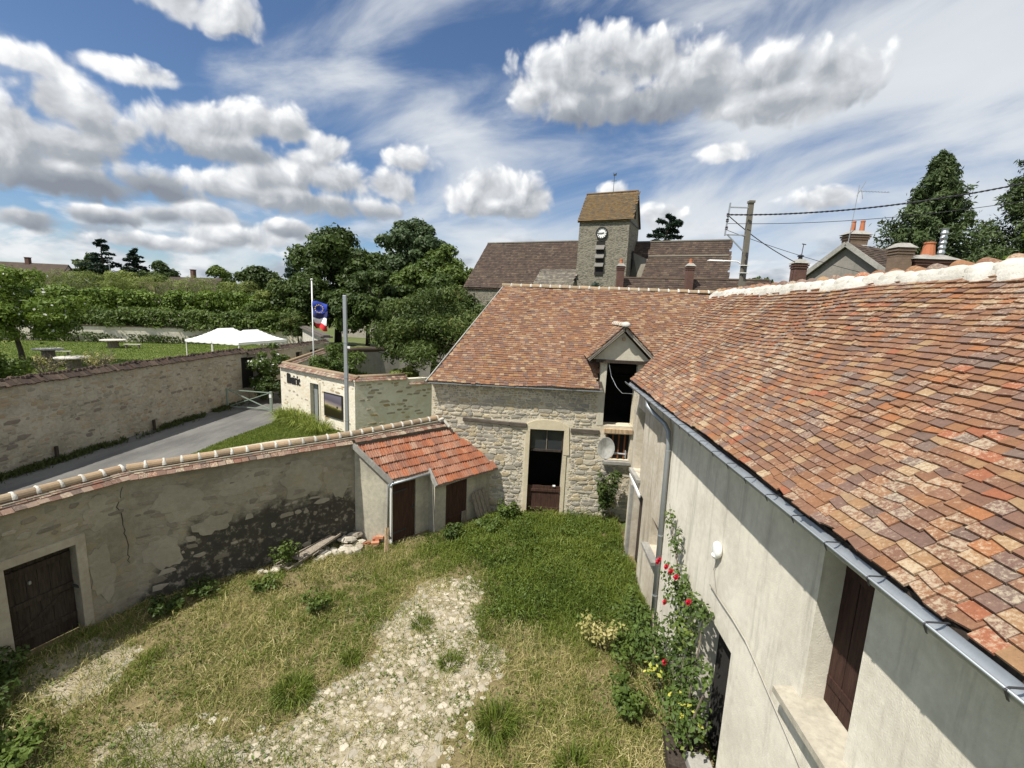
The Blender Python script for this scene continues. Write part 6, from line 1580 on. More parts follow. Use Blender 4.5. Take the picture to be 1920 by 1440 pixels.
def tree(name, label, base, c, R, mat, n_leaf, size, seed, nclump=34, cs=(.22, .42), group=None, trunk_r=.35, squash=1.0, bottom=-.75, aspect=.55, bark=None, up=.25, cat='tree', flowers=0):
    T = empty(name, base); tag(T, label, cat, group)
    bx, by, bz = base; cl = make_clumps(c, R, nclump, seed, cs, squash, bottom)
    P, N, rn = crown_points(cl, n_leaf, seed, up=up)
    L = (P - np.array(base))
    o = link('crown', leaf_mesh('crown', L, N, size, mat, rn, aspect, seed), T)
    r = random.Random(seed); mb = MB(); top = Vector((c[0] - bx, c[1] - by, c[2] - bz + R[2] * .45)); mid = Vector((top.x * .4, top.y * .4, max(.3, c[2] - bz - R[2] * .55)))
    mb.tube([(0, 0, -.2), mid * .5 + Vector((.05, .03, 0)), mid, mid.lerp(top, .5), top], [trunk_r * 1.25, trunk_r, trunk_r * .85, trunk_r * .5, trunk_r * .12], 7)
    for q in r.sample(cl, min(len(cl), 12)):
        s_ = mid.lerp(top, r.uniform(0, .6)); e_ = Vector((q[0] - bx, q[1] - by, q[2] - bz)); m_ = s_.lerp(e_, .5) + Vector((0, 0, -.04 * (e_ - s_).length))
        mb.tube([s_, m_, e_], [trunk_r * .38, trunk_r * .24, trunk_r * .06], 5)
    mb.build('trunk', bark or M_BARK, T, smooth=True)
    if flowers:
        P2, N2, rn2 = crown_points(cl, flowers, seed + 5, shell=.95, up=.6)
        link('blossom', leaf_mesh('blossom', P2 - np.array(base), N2, size * .9, L_WHITE, rn2, .9, seed + 6), T)
    return T

GT = 'big trees of the park'
tree('chestnut_tree', 'dark broad chestnut rising above the flagpole', (-31, 70, 0), (-31.0, 70, 10.4), (6.6, 6.0, 7.0), L_DARK, 17000, .34, 101, 44, group=GT, trunk_r=.5)
tree('yew_tree', 'dark pointed evergreen at the left side of the chestnut', (-38.0, 72, 0), (-38.0, 72, 8.0), (3.0, 3.0, 7.2), L_CEDAR, 8000, .28, 102, 26, group=GT, trunk_r=.35)
tree('walnut_tree', 'tall airy bluish green tree, highest of the park trees', (-20.5, 78, 0), (-20.5, 78, 13.6), (9.2, 7.5, 7.6), L_BLUE, 19000, .36, 103, 52, cs=(.16, .30), group=GT, trunk_r=.55)
tree('ash_tree', 'mid green tree at the right end of the park trees beside the church', (-14.2, 71, 0), (-14.2, 71, 9.0), (5.6, 5.2, 6.6), L_MID, 13000, .34, 104, 36, group=GT, trunk_r=.4)
tree('weeping_dome_tree', 'low dark dome shaped weeping tree in front of the park trees', (-21.0, 60, 0), (-21.0, 60, 6.4), (6.3, 5.4, 4.6), L_DARK, 15000, .30, 105, 50, cs=(.2, .34), group=GT, trunk_r=.4, squash=.8)
tree('lime_tree', 'bushy green tree left of the chestnut above the hedge', (-49, 78, 0), (-49, 78, 8.3), (6.8, 5.5, 4.9), L_DARK, 12000, .34, 106, 36, group=GT, trunk_r=.4)
tree('shade_tree', 'shaded green tree filling the gap below the chestnut', (-33, 64, 0), (-33, 64, 6.2), (5.0, 4.4, 4.4), L_DARK, 9000, .30, 107, 30, group=GT, trunk_r=.3)
tree('filler_tree', 'dense green tree between weeping tree and church roof', (-12.0, 60, 0), (-12.0, 60, 5.6), (5.0, 4.5, 4.6), L_DARK, 10000, .30, 108, 30, group=GT, trunk_r=.3)
tree('understorey_tree', 'dark low tree filling the gap between chestnut and walnut', (-25.5, 68, 0), (-25.5, 68, 8.2), (4.6, 4.2, 5.6), L_DARK, 11000, .32, 109, 32, group=GT, trunk_r=.3)
tree('yard_maple', 'dense mid green tree right behind the weeping tree', (-16.8, 64, 0), (-16.8, 64, 7.0), (4.4, 4.0, 4.8), L_MID, 10000, .30, 110, 30, group=GT, trunk_r=.3)
# garden tree in front of the barn's left end: long drooping leaves
tree('cherry_tree', 'leafy garden tree pressing against the left end of the barn roof', (-6.6, 27.2, 0), (-5.5, 27.3, 5.0), (4.5, 3.6, 3.1), L_CHERRY, 24000, .13, 111, 80, cs=(.18, .32), trunk_r=.16, aspect=.36, up=-.1)
tree('garden_bush', 'light green garden bush behind the Mairie wall near the flagpole', (-13.0, 28.8, 0), (-13.0, 28.8, 2.7), (2.1, 1.5, 1.5), L_MID, 6500, .11, 112, 24, trunk_r=.06, aspect=.4, cat='bush')
tree('white_flowering_shrub', 'white flowering shrub against the road wall beyond the barrier', (-18.6, 30.6, 0), (-18.5, 30.6, 2.1), (1.2, 1.5, 2.1), L_MID, 6500, .10, 113, 26, trunk_r=.07, flowers=220, cat='bush')
tree('dark_shrub', 'dark low shrub at the foot of the white flowering shrub', (-17.9, 29.6, 0), (-17.9, 29.6, .9), (1.1, 1.2, 1.0), L_DARK, 3000, .10, 114, 16, trunk_r=.05, cat='bush')
tree('pale_garden_shrub', 'yellowish shrub in front of the garden tree by the pump', (-7.6, 26.2, 0), (-7.6, 26.2, 2.2), (1.1, .9, 1.2), L_BAMB, 2500, .10, 115, 14, trunk_r=.05, cat='bush')
# park trees on the left
tree('leafy_lawn_tree', 'light green tree with white blossom on the lawn at the left edge', (-41.5, 34.5, LZ), (-42.6, 34.8, 4.9), (5.2, 4.2, 3.5), L_BRIGHT, 20000, .15, 121, 62, cs=(.2, .34), trunk_r=.18, flowers=300)
tree('lawn_edge_shrub', 'dark shrub crowding the road wall at the left edge', (-34.0, 24.5, LZ), (-34.4, 25.0, 2.3), (4.0, 2.6, 2.3), L_MID, 9000, .13, 122, 24, trunk_r=.06, cat='bush')
for i_, (x_, y_, lb) in enumerate(((-33.6, 29.3, 'bare pale twiggy bush at the left behind the road wall'), (-33.2, 32.6, 'bare twiggy bush in front of the nearest drum table'))):
    T = empty('twiggy_bush', (x_, y_, LZ)); tag(T, lb, 'bush', 'bare bushes behind the road wall'); r = random.Random(200 + i_); mb = MB()
    for k in range(26):
        a = r.uniform(0, 6.28); e_ = Vector((math.cos(a) * r.uniform(.3, 1.2), math.sin(a) * r.uniform(.3, 1.2), r.uniform(.8, 1.7)))
        mb.tube([(0, 0, 0), e_ * .5 + Vector((0, 0, .15)), e_], [.035, .022, .008], 4, caps=False)
        for q in range(4): 
            f_ = e_ * r.uniform(.5, 1); g_ = f_ + Vector((r.uniform(-.4, .4), r.uniform(-.4, .4), r.uniform(.1, .5))); mb.tube([f_, g_], [.014, .005], 4, caps=False)
    mb.build('twigs', M_TWIG, T)
    cl = [(r.uniform(-.9, .9), r.uniform(-.9, .9), r.uniform(.6, 1.5), .35, .35, .3) for _ in range(10)]
    P, N, rn = crown_points(cl, 260, 210 + i_); link('leaves', leaf_mesh('leaves', P, N, .08, L_STRAW, rn, .5, 3), T)

def hedge(name, label, A, Bq, z0, z1, half, mat, n, size, seed, cat='hedge', lump=.5, aspect=.55):
    A, Bq = Vector(A), Vector(Bq); d = Bq - A; L = d.length; r = random.Random(seed); cl = []; c0 = A.lerp(Bq, .5)
    k = int(L / lump)
    for i in range(k):
        p = A + d * ((i + r.random()) / k); h_ = (z1 - z0) * r.uniform(.85, 1.1)
        for j in range(3): cl.append((p.x - c0.x + r.uniform(-.3, .3), p.y - c0.y + r.uniform(-half, half) * .5, z0 - 0 + h_ * (j + .6) / 3.3, lump * 1.1, half, h_ / 3 * .8))
    P, N, rn = crown_points(cl, n, seed, shell=.7)
    T = empty(name, (c0.x, c0.y, 0)); tag(T, label, cat)
    link('foliage', leaf_mesh('foliage', P, N, size, mat, rn, aspect, seed), T)
    mb = MB()
    for i in range(int(L / 2.2)):
        p = A + d * ((i + .5) / int(L / 2.2)); mb.tube([(p.x - c0.x, p.y - c0.y, min(z0, .8) - .1), (p.x - c0.x, p.y - c0.y, z0 + (z1 - z0) * .6)], .07, 5)
    mb.build('stems', M_BARK, T)
    return T
hedge('clipped_hedge', 'long bright clipped hedge, upper row behind the park wall', (-72, 57.5), (-38, 66.5), 4.4, 7.35, 1.3, L_BRIGHT, 22000, .22, 301, lump=1.2)
hedge('spreading_shrub_row', 'dark spreading shrub row overhanging the park back wall', (-72, 51.2), (-33, 60.8), 2.5, 4.9, 1.5, L_MID, 20000, .20, 302, lump=1.5)
hedge('feathery_plume_row', 'pale feathery plume plants behind the clipped hedge', (-80, 66), (-47, 75), 6.2, 9.6, 1.6, L_BAMB, 15000, .34, 303, cat='plants', lump=1.4, aspect=.09)
hedge('wall_foot_shrubs', 'scattered low dark shrubs along the foot of the park wall', (-66, 50.2), (-40, 58.0), .8, 1.9, .5, L_DARK, 3200, .16, 304, cat='shrubs', lump=2.4)
tree('golden_bamboo', 'yellow green bamboo clump between hedge and chestnut', (-38.5, 66, 0), (-38.5, 66, 6.4), (2.9, 2.2, 3.5), L_BAMB, 7000, .30, 131, 24, aspect=.16, trunk_r=.1, cat='bush')
tree('grey_green_bush', 'grey green bush above the tents at the wall corner', (-36.5, 61.5, 0), (-36.5, 61.5, 4.2), (4.4, 2.5, 2.4), L_MID, 8000, .20, 132, 26, trunk_r=.12, cat='bush')
tree('wall_creeper', 'brown green creeper hanging over the corner of the stained wall', (-31.0, 58.2, 0), (-31.2, 57.6, 3.6), (2.6, 1.6, 1.7), L_CHERRY, 4500, .16, 133, 18, trunk_r=.08, cat='creeper')
# distant trees
GF = 'far trees on the skyline'
tree('round_oak', 'far dark round tree right of the cedars', (-95.5, 112, 0), (-95.5, 112, 10.5), (5.2, 5, 4.9), L_DARK, 6000, .42, 141, 22, group=GF)
tree('far_ash', 'far small tree left of the brick chimney house', (-84.5, 118, 0), (-84.5, 118, 10.5), (4.6, 4, 4.4), L_MID, 4500, .42, 142, 18, group=GF)
tree('far_left_tree', 'far dark tree behind the long house at left', (-119, 118, 0), (-119, 118, 12.2), (4.6, 4, 4.0), L_DARK, 4500, .42, 143, 18, group=GF)
tree('far_pale_tree', 'far pale tree between the chimneys at left', (-108.5, 118, 0), (-108.5, 118, 10.6), (6.0, 4, 3.6), L_MID, 4500, .42, 144, 18, group=GF)
tree('blossoming_far_tree', 'far cream blossoming tree in front of the cedars', (-93.5, 100, 0), (-93.5, 100, 8.8), (4.2, 3.5, 2.8), L_BAMB, 5000, .36, 145, 20, group=GF)
for i_, (x_, lb) in enumerate(((-87.2, 'far narrow dark cypress, leftmost of the three'), (-84.0, 'far narrow dark cypress, middle of the three'), (-82.0, 'far narrow dark cypress, rightmost of the three'))):
    tree('small_cypress', lb, (x_, 98, 0), (x_, 98, 5.8), (.75, .75, 3.6 - .3 * i_), L_CEDAR, 1200, .25, 150 + i_, 10, group='three far cypresses', trunk_r=.1)

def cedar(name, label, base, h, spread, n, size, seed, top=.5, group=None, tiers=17, droop=.18, tilt=0.0):
    """flat spreading tiers"""
    T = empty(name, base); tag(T, label, 'tree', group); r = random.Random(seed); P = []; N = []; mb = MB()
    mb.tube([(0, 0, 0), (tilt * h * .4, 0, h * .5), (tilt * h, 0, h)], [.5, .34, .05], 7)
    rr_n = np.random.default_rng(seed)
    for t in range(tiers):
        z = h * (.22 + .76 * t / (tiers - 1)); ln = spread * (1 - (t / (tiers - 1)) ** 1.3 * .84) * r.uniform(.75, 1.1)
        for b in range(r.choice((3, 4, 5))):
            a = r.uniform(0, 6.28); L_ = ln * r.uniform(.45, 1.15); up_t = r.uniform(.0, .45)
            s_ = Vector((tilt * z, 0, z + r.uniform(-.5, .5))); e_ = s_ + Vector((math.cos(a) * L_, math.sin(a) * L_, L_ * up_t)); m_ = s_.lerp(e_, .55) + Vector((0, 0, .10 * L_))
            e_.z -= droop * L_
            mb.tube([s_, m_, e_], [.12, .07, .02], 5, caps=False)
            k = int(n / (tiers * 4)); tt = rr_n.random(k) ** .7 * .88 + .12
            base_p = np.outer((1 - tt) ** 2, s_) + np.outer(2 * tt * (1 - tt), m_ * 1.0) + np.outer(tt ** 2, e_)
            w = (.10 + .22 * np.sin(np.pi * tt)) * L_
            perp = np.array([-math.sin(a), math.cos(a), 0]); sd = rr_n.uniform(-1, 1, k)
            p = base_p + perp[None] * (sd * w)[:, None] + np.array([0, 0, 1]) * (rr_n.normal(0, .10, k) - .25 * np.abs(sd) * w * .6)[:, None]
            P.append(p); N.append(np.array([0, 0, 1]) + rr_n.normal(0, .5, (k, 3)))
    P = np.concatenate(P); N = np.concatenate(N)
    link('crown', leaf_mesh('crown', P, N, size, L_CEDAR, rr_n.random(len(P)), .4, seed), T)
    mb.build('trunk', M_BARK, T)
    return T
cedar('cedar_tree', 'far spreading cedar on the skyline, taller of the pair', (-106.0, 108, 0), 19.0, 7.6, 6500, .45, 401, group='pair of far cedars')
cedar('cedar_tree', 'far spreading cedar on the skyline, shorter of the pair', (-99.8, 110, 0), 17.6, 6.8, 5500, .45, 402, group='pair of far cedars')
cedar('church_cedar', 'cedar crown leaning above the church roof right of the tower', (19.6, 86, 0), 24.8, 10.5, 13000, .40, 403, tilt=.14, droop=.10)
tree('far_roof_tree', 'small dark tree top between pole and slim chimney', (24.5, 50, 0), (24.5, 50, 9.4), (2.6, 2.4, 2.2), L_DARK, 3000, .22, 146, 14)

def conifer(name, label, base, h, w, n, size, seed, mat=L_CONIF, group=None, low=.05):
    """upright plume conifer built of upswept sprays"""
    T = empty(name, base); tag(T, label, 'tree', group); r = np.random.default_rng(seed); rr = random.Random(seed); mb = MB()
    mb.tube([(0, 0, 0), (.1, 0, h * .6), (0, 0, h * .97)], [.35, .2, .03], 7)
    ns = 230; P = []; N = []; R_ = []
    for k in range(ns):
        t = low + (1 - low) * (k + rr.random()) / ns; a = rr.uniform(0, 6.28)
        prof = (1 - t) ** 1.0 * (.55 + .45 * min(1, (t + .12) * 4)) + .02; L_ = w * prof * rr.uniform(.7, 1.12) + .15
        s_ = np.array([0, 0, h * t * .93]); e_ = s_ + np.array([math.cos(a) * L_, math.sin(a) * L_, L_ * rr.uniform(.25, .8) + .3])
        if k % 3 == 0: mb.tube([tuple(s_), tuple(e_)], [.05, .012], 4, caps=False)
        m_ = int(n / ns); tt = .25 + .75 * r.random(m_) ** .8
        p = s_ + np.outer(tt, e_ - s_) + r.normal(0, 1, (m_, 3)) * (.10 + .14 * L_ * np.sin(np.pi * np.clip(tt, 0, 1)))[:, None]
        P.append(p); N.append(r.normal(0, 1, (m_, 3)) + np.array([math.cos(a), math.sin(a), .6])); R_.append(np.clip(.45 * rr.random() + .55 * r.random(m_), 0, 1))
    P = np.concatenate(P); N = np.concatenate(N); R_ = np.concatenate(R_)
    link('crown', leaf_mesh('crown', P, N, size, mat, R_, .32, seed), T); mb.build('trunk', M_BARK, T)
    return T
conifer('plume_conifer', 'tall feathery conifer behind the chimneys at right', (31.4, 40, 0), 21.6, 7.6, 36000, .20, 411, low=.12)
conifer('edge_conifer', 'tall conifer cut by the right edge of the view', (40.0, 41, 0), 24.0, 7.4, 30000, .20, 412, low=.12)
tree('right_edge_tree', 'bright green tree below the conifer at the right edge', (38.5, 37.5, 0), (38.5, 37.5, 10.5), (4.4, 3.5, 4.4), L_BRIGHT, 9000, .22, 147, 26)
tree('conifer_foot_tree', 'green bushy foliage at the foot of the feathery conifer', (29.5, 38.0, 0), (29.6, 38.0, 9.0), (4.6, 3.0, 3.6), L_CONIF, 9000, .22, 148, 24)
conifer('potted_cypress', 'little dark cypress below the church tower clock', (4.9, 40, 4.0), 5.6, 1.0, 3000, .12, 413, mat=L_CEDAR)

# ------------------------------------------------------------------ grasses
def blades(name, XY, Z, ln, wd, mat, rnd, lean, seed, parent=None, label=None, cat=None, kind='stuff', azim=None):
    r = np.random.default_rng(seed); n = len(XY); a = r.uniform(0, 2 * np.pi, n) if azim is None else azim
    d = np.stack([np.cos(a), np.sin(a), np.zeros(n)], 1); sd = np.stack([-np.sin(a), np.cos(a), np.zeros(n)], 1)
    tw = r.uniform(0, np.pi, n); sd = sd * np.cos(tw)[:, None] + d * np.sin(tw)[:, None]
    B0 = np.column_stack([XY, Z]); k = (lean * r.uniform(.3, 1.6, n))[:, None]; L = ln[:, None]; w = wd[:, None]; up = np.array([0, 0, 1.0])
    mid = B0 + d * L * k * .35 + up * L * .6; tip = B0 + d * L * k + up * L * np.sqrt(np.clip(1 - np.minimum(k, .96) ** 2, .05, 1))
    V = np.stack([B0 - sd * w * .5, B0 + sd * w * .5, mid - sd * w * .45, mid + sd * w * .45, tip], 1).reshape(-1, 3)
    T = np.array([[0, 1, 3], [0, 3, 2], [2, 3, 4]])[None] + 5 * np.arange(n)[:, None, None]
    o = link(name, mesh_np(name, V, T.reshape(-1, 3), mat, np.repeat(rnd, 5)), parent)
    if kind: o['kind'] = kind
    if label: o['label'] = label
    if cat: o['category'] = cat
    return o

WL0 = np.array([-10.7, 3.5]); 
def inside_yard(x, y):
    yard = [(-10.5, 4.3), (-8.68, 8.95), (-5.05, 12.40), (-4.45, 12.0), (-2.4, 13.3), (-.8, 14.85), (3.0, 14.85), (2.98, 2.6), (-10.5, 2.6)]
    return in_poly(x, y, yard)
def scatter(n, seed):
    r = np.random.default_rng(seed); x = r.uniform(-10.4, 3.0, n); y = r.uniform(3.2, 14.9, n); k = inside_yard(x, y); return x[k], y[k]
_off = np.random.default_rng(5).normal(0, 1, (14, 2))
def soft(x, y, polys, rad=.38):
    """share of a small neighbourhood lying in the polygons"""
    m_ = np.zeros(x.shape)
    for (dx, dy) in _off:
        h_ = np.zeros(x.shape, bool)
        for p in polys: h_ |= in_poly(x + dx * rad, y + dy * rad, p)
        m_ += h_
    return m_ / len(_off)
def fields(x, y):
    wx = x + .8 * (fbm(x * 1.3, y * 1.3, 31) - .5); wy = y + .8 * (fbm(x * 1.3, y * 1.3, 41) - .5)
    bare = np.clip(soft(wx, wy, (Z_BARE, Z_BARE2, Z_BARE3), .5) * 1.15 - .12 + .5 * (fbm(x * 2.2, y * 2.2, 91) - .5), 0, 1); lush = soft(wx, wy, (Z_LUSH,), .42); green = soft(wx, wy, (Z_GREEN, Z_GREEN2)); dry = soft(wx, wy, (Z_STRAW, Z_STRAWR)); shade = soft(wx, wy, (Z_SHADE,))
    return bare, lush, green, dry, shade
def zones(x, y, seed=0):
    b, l, g, d, s_ = fields(x, y)
    return np.where((b > .5) & (l < .3), 0, 1)
def grass_layer():
    r = np.random.default_rng(900)
    x, y = scatter(520000, 901); b, l, g, d, sh_ = fields(x, y); tuf = fbm(x * 2.4, y * 2.4, 3); fine = fbm(x * 6, y * 6, 13); pat = fbm(x * 1.1, y * 1.1, 63)
    mixd = np.clip(1 - b - l - g - d - sh_, 0, 1); u = r.random(len(x))
    pg = l * .40 * (tuf > .2) + g * .36 * np.clip((tuf - .25) * 5, 0, 1) + sh_ * .26 * (tuf > .3) + mixd * .46 * np.clip((pat - .30) * 4, .25, 1) * np.clip((tuf - .22) * 4, 0, 1) + d * .40 * np.clip((pat - .36) * 5, .12, 1) * (fine > .38) + b * .20 * np.clip((fine - .52) * 8, 0, 1) * np.clip((pat - .3) * 4, .3, 1)
    k = u < pg * (1 - .5 * b * (l < .3)); gx_, gy_ = x[k], y[k]; gt = tuf[k]; lk = l[k]; n = len(gx_)
    ln = (lk * (.15 + .30 * gt ** 1.5) + (1 - lk) * (.035 + .30 * gt ** 2.2)) * r.uniform(.5, 1.5, n)
    wd = (.010 + .006 * lk) * r.uniform(.6, 1.5, n)
    rn = np.clip(.12 + .62 * r.random(n) + .9 * (pat[k] - .5) + .16 * (1 - lk), 0, 1)
    blades('green_grass', np.stack([gx_, gy_], 1), yard_z(gx_, gy_) - .01, ln, wd, L_GRASS, rn, .85, 902, label='lush green grass and weeds over the courtyard', cat='grass')
    x, y = scatter(430000, 903); b, l, g, d, sh_ = fields(x, y); tuf = fbm(x * 1.9, y * 1.9, 8); pat = fbm(x * 1.1, y * 1.1, 63); fine = fbm(x * 5, y * 5, 18); u = r.random(len(x))
    mixd = np.clip(1 - b - l - g - d - sh_, 0, 1)
    ps = d * .40 + mixd * .22 + g * .12 + l * .03 + sh_ * .08 + b * .26 * np.clip((fine - .46) * 6, 0, 1)
    k = u < ps * np.clip((tuf - .2) * 3, .15, 1) * (1 - .45 * b); sx, sy = x[k], y[k]; n = len(sx)
    ln = (.05 + .14 * tuf[k]) * r.uniform(.5, 1.9, n); wd = .0075 * r.uniform(.6, 1.6, n)
    blades('dry_grass', np.stack([sx, sy], 1), yard_z(sx, sy) - .005, ln, wd, L_STRAW, np.clip(.05 + .95 * r.random(n) + .7 * (fbm(sx * 1.6, sy * 1.6, 21) - .5), 0, 1), 1.2, 904, label='dry straw coloured grass over the courtyard', cat='grass')
    x, y = scatter(70000, 905); b, l, g, d, sh_ = fields(x, y); tuf = fbm(x * 2.1, y * 2.1, 55); u = r.random(len(x))
    pw = l * .6 + g * .6 + sh_ * .5 + .22 * (1 - b) * (tuf > .5) + .10 * b * (tuf > .58)
    k = u < pw * np.clip((tuf - .3) * 4, 0, 1); n = k.sum(); hh = np.where(l[k] > .5, r.uniform(.05, .34, n), r.uniform(.02, .10, n))
    P = np.column_stack([x[k], y[k], yard_z(x[k], y[k]) + hh]); N = r.normal(0, .5, (n, 3)) + np.array([0, 0, 1])
    o = link('broad_leaf_weeds', leaf_mesh('broad_leaf_weeds', P, N, .036, L_MID, np.clip(r.random(n) * .9 + .1, 0, 1), .5, 906)); tag(o, 'broad leaved weeds among the courtyard grass', 'weeds', kind='stuff')
grass_layer()

# single tufts and weeds one can point at
def tuft(x, y, n, ln, spread, mat, label, seed, wd=.012, lean=.8, name='grass_tuft', cat='grass tuft', group='tufts standing out in the yard'):
    r = np.random.default_rng(seed); a = r.uniform(0, 6.28, n); q = spread * np.sqrt(r.random(n)) * .5
    XY = np.stack([q * np.cos(a), q * np.sin(a)], 1)
    T = empty(name, (x, y, float(yard_z(np.array([x]), np.array([y]))[0]))); tag(T, label, cat, group)
    o = blades('leaves', XY, np.full(n, -.02), ln * r.uniform(.55, 1.2, n), wd * r.uniform(.7, 1.3, n), mat, np.clip(r.random(n) * .8 + .1, 0, 1), lean, seed + 1, parent=T, kind=None, azim=a + r.normal(0, .5, n))
    return T
tuft(-4.0, 6.9, 500, .34, .55, L_GRASS, 'bushy grass tuft in the dry grass left of the bare path', 910)
tuft(-3.3, 7.75, 160, .28, .22, L_GRASS, 'small upright grass tuft beside the cobbled patch', 911)
tuft(-.35, 6.6, 420, .42, .5, L_GRASS, 'tall grass tuft on the cobbles at bottom centre', 912)
tuft(.9, 5.95, 320, .40, .4, L_GRASS, 'dark grass tuft in the dry grass below the rose bush', 913)
tuft(-2.2, 8.95, 220, .22, .4, L_GRASS, 'low green tuft growing in the middle of the cobbles', 914)
tuft(-1.35, 7.9, 220, .24, .4, L_GRASS, 'green tuft at the right side of the cobbles', 915)
def weed(x, y, h, w, n, mat, label, seed, size=.05, name='leafy_weed', group='leafy weeds of the yard', cat='weed', z=0):
    r = random.Random(seed); T = empty(name, (x, y, z)); tag(T, label, cat, group); mb = MB(); cl = []
    for k in range(7):
        a = r.uniform(0, 6.28); e_ = Vector((math.cos(a) * w * r.uniform(.2, .9), math.sin(a) * w * r.uniform(.2, .9), h * r.uniform(.6, 1)))
        mb.tube([(0, 0, -.02), e_ * .5 + Vector((0, 0, .05)), e_], [.008, .006, .003], 4, caps=False)
        for q in (.5, .75, 1): cl.append((e_.x * q, e_.y * q, e_.z * q, w * .32, w * .32, h * .16))
    mb.build('stems', M_TWIG, T); P, N, rn = crown_points(cl, n, seed, up=.8)
    link('leaves', leaf_mesh('leaves', P, N, size, mat, rn, .55, seed), T)
    return T
weed(-6.2, 9.65, .42, .42, 240, L_MID, 'dark leafy weed at the edge of the wall shadow', 920)
weed(-4.75, 9.15, .38, .46, 240, L_MID, 'leafy weed in the dry grass in front of the frame', 921)
weed(-6.35, 10.75, .7, .42, 330, L_MID, 'bushy sapling against the mouldy wall', 922)
weed(-2.35, 12.75, .45, .42, 600, L_DARK, 'dark leafy weed in front of the second shed door', 923)
weed(-1.25, 13.55, .42, .5, 800, L_MID, 'bushy weeds below the leaning boards', 924)
weed(-.6, 14.4, .6, .5, 700, L_MID, 'leafy weed at the barn door foot', 925)
weed(2.62, 14.5, 1.7, .42, 1700, L_DARK, 'ivy clump climbing in the corner between barn and house', 926)
weed(-8.6, 5.9, .4, .5, 600, L_DARK, 'shaded weeds below the wall pier', 927)
weed(-7.6, 9.35, .3, .5, 260, L_DARK, 'shaded weeds right of the plank door', 928)
weed(-7.6, 5.3, .35, .6, 700, L_MID, 'leafy weeds at the lower left corner of the yard', 929)

weed(-9.1, 6.5, .5, .5, 600, L_DARK, 'dark weeds between the pier and the plank door', 934)
weed(-8.2, 5.0, .45, .7, 900, L_DARK, 'wide dark weeds at the very corner of the yard', 935)
weed(-7.9, 8.6, .35, .45, 420, L_DARK, 'low dark weeds in the wall shadow past the plank door', 936)
# daylily clumps and verge grass by the Mairie wall
r = np.random.default_rng(950)
def clump(x, y, n, ln, spread, label, seed):
    T = tuft(0, 0, n, ln, spread, L_LILY, label, seed, wd=.03, lean=.95, name='daylily_clump', cat='plant', group='daylilies by the Mairie wall'); T.location = (x, y, .02)
clump(-13.9, 25.0, 420, .95, 1.3, 'arching yellow green daylily clump left of the Mairie doorway', 951)
clump(-13.0, 24.2, 320, .85, 1.1, 'daylily clump just below the Mairie doorway', 952)
clump(-11.6, 23.2, 320, .75, 1.1, 'daylily clump below the picture panel', 953)
clump(-14.6, 25.6, 260, .8, .9, 'daylily clump at the left corner of the Mairie wall', 954)
vx = r.uniform(-15.3, -9, 60000); vy = r.uniform(16, 27, 60000)
k = in_poly(vx, vy, [(-14.95, 17.6), (-9.4, 15.5), (-8.7, 22.6), (-15.3, 26.7), (-14.75, 24.3), (-15.05, 21.0)]) & ~in_poly(vx, vy, [(-15.0, 18.2), (-14.3, 17.9), (-12.1, 20.4), (-9.9, 22.2), (-10.4, 22.95), (-12.5, 21.5), (-14.2, 19.6)])
n = k.sum(); blades('verge_grass', np.stack([vx[k], vy[k]], 1), np.full(n, .02), .09 * r.uniform(.6, 1.4, n), np.full(n, .018), L_GRASS, np.clip(.3 + .5 * r.random(n), 0, 1), .7, 955, label='short green grass on the verge before the Mairie wall', cat='grass')
wx_ = -19.62 + np.abs(r.normal(0, .22, 9000)); wy_ = r.uniform(12, 29.5, 9000)
dens = fbm(wx_ * 2, wy_ * 1.2, 5) > .42; n = dens.sum()
blades('wall_foot_weeds', np.stack([wx_[dens], wy_[dens]], 1), np.full(n, -.01), .22 * r.uniform(.4, 1.5, n), np.full(n, .03), L_MOSS, r.random(n), .8, 956, label='mossy weeds along the foot of the road wall', cat='weeds')
lx = r.uniform(-60, -20.6, 90000); ly = r.uniform(22, 60, 90000)
blades('lawn_grass', np.stack([lx, ly], 1), np.full(90000, LZ), .10 * r.uniform(.5, 1.5, 90000), np.full(90000, .05), L_BRIGHT, np.clip(.2 + .6 * r.random(90000), 0, 1), .9, 957, label='short sunlit grass of the park lawn', cat='grass')

# ------------------------------------------------------------------ climbing rose on the house wall
RO = empty('climbing_rose', (2.75, 6.9, 0)); tag(RO, 'climbing rose with red blooms against the house wall', 'rose bush')
r = random.Random(33); mb = MB(); cl = []
stems = [[(0, -.2, 0), (.05, .1, 1.0), (.1, .5, 2.0), (.12, 1.4, 2.7), (.14, 1.95, 3.25)], [(0, 0, 0), (-.05, .3, .9), (.05, .6, 1.9), (.1, 1.1, 2.5), (.12, 1.2, 3.0)],
         [(.05, -.3, 0), (0, -.4, 1.1), (.08, -.35, 1.9), (.1, -.3, 2.5)], [(-.1, .3, 0), (-.25, .8, .9), (-.2, 1.2, 1.3)], [(0, -.5, 0), (-.1, -.8, .9), (-.02, -.9, 1.5)]]
for s_ in stems:
    mb.tube(s_, [.02, .017, .014, .01, .006][:len(s_)], 5)
mb.build('stems', M_TWIG, RO)
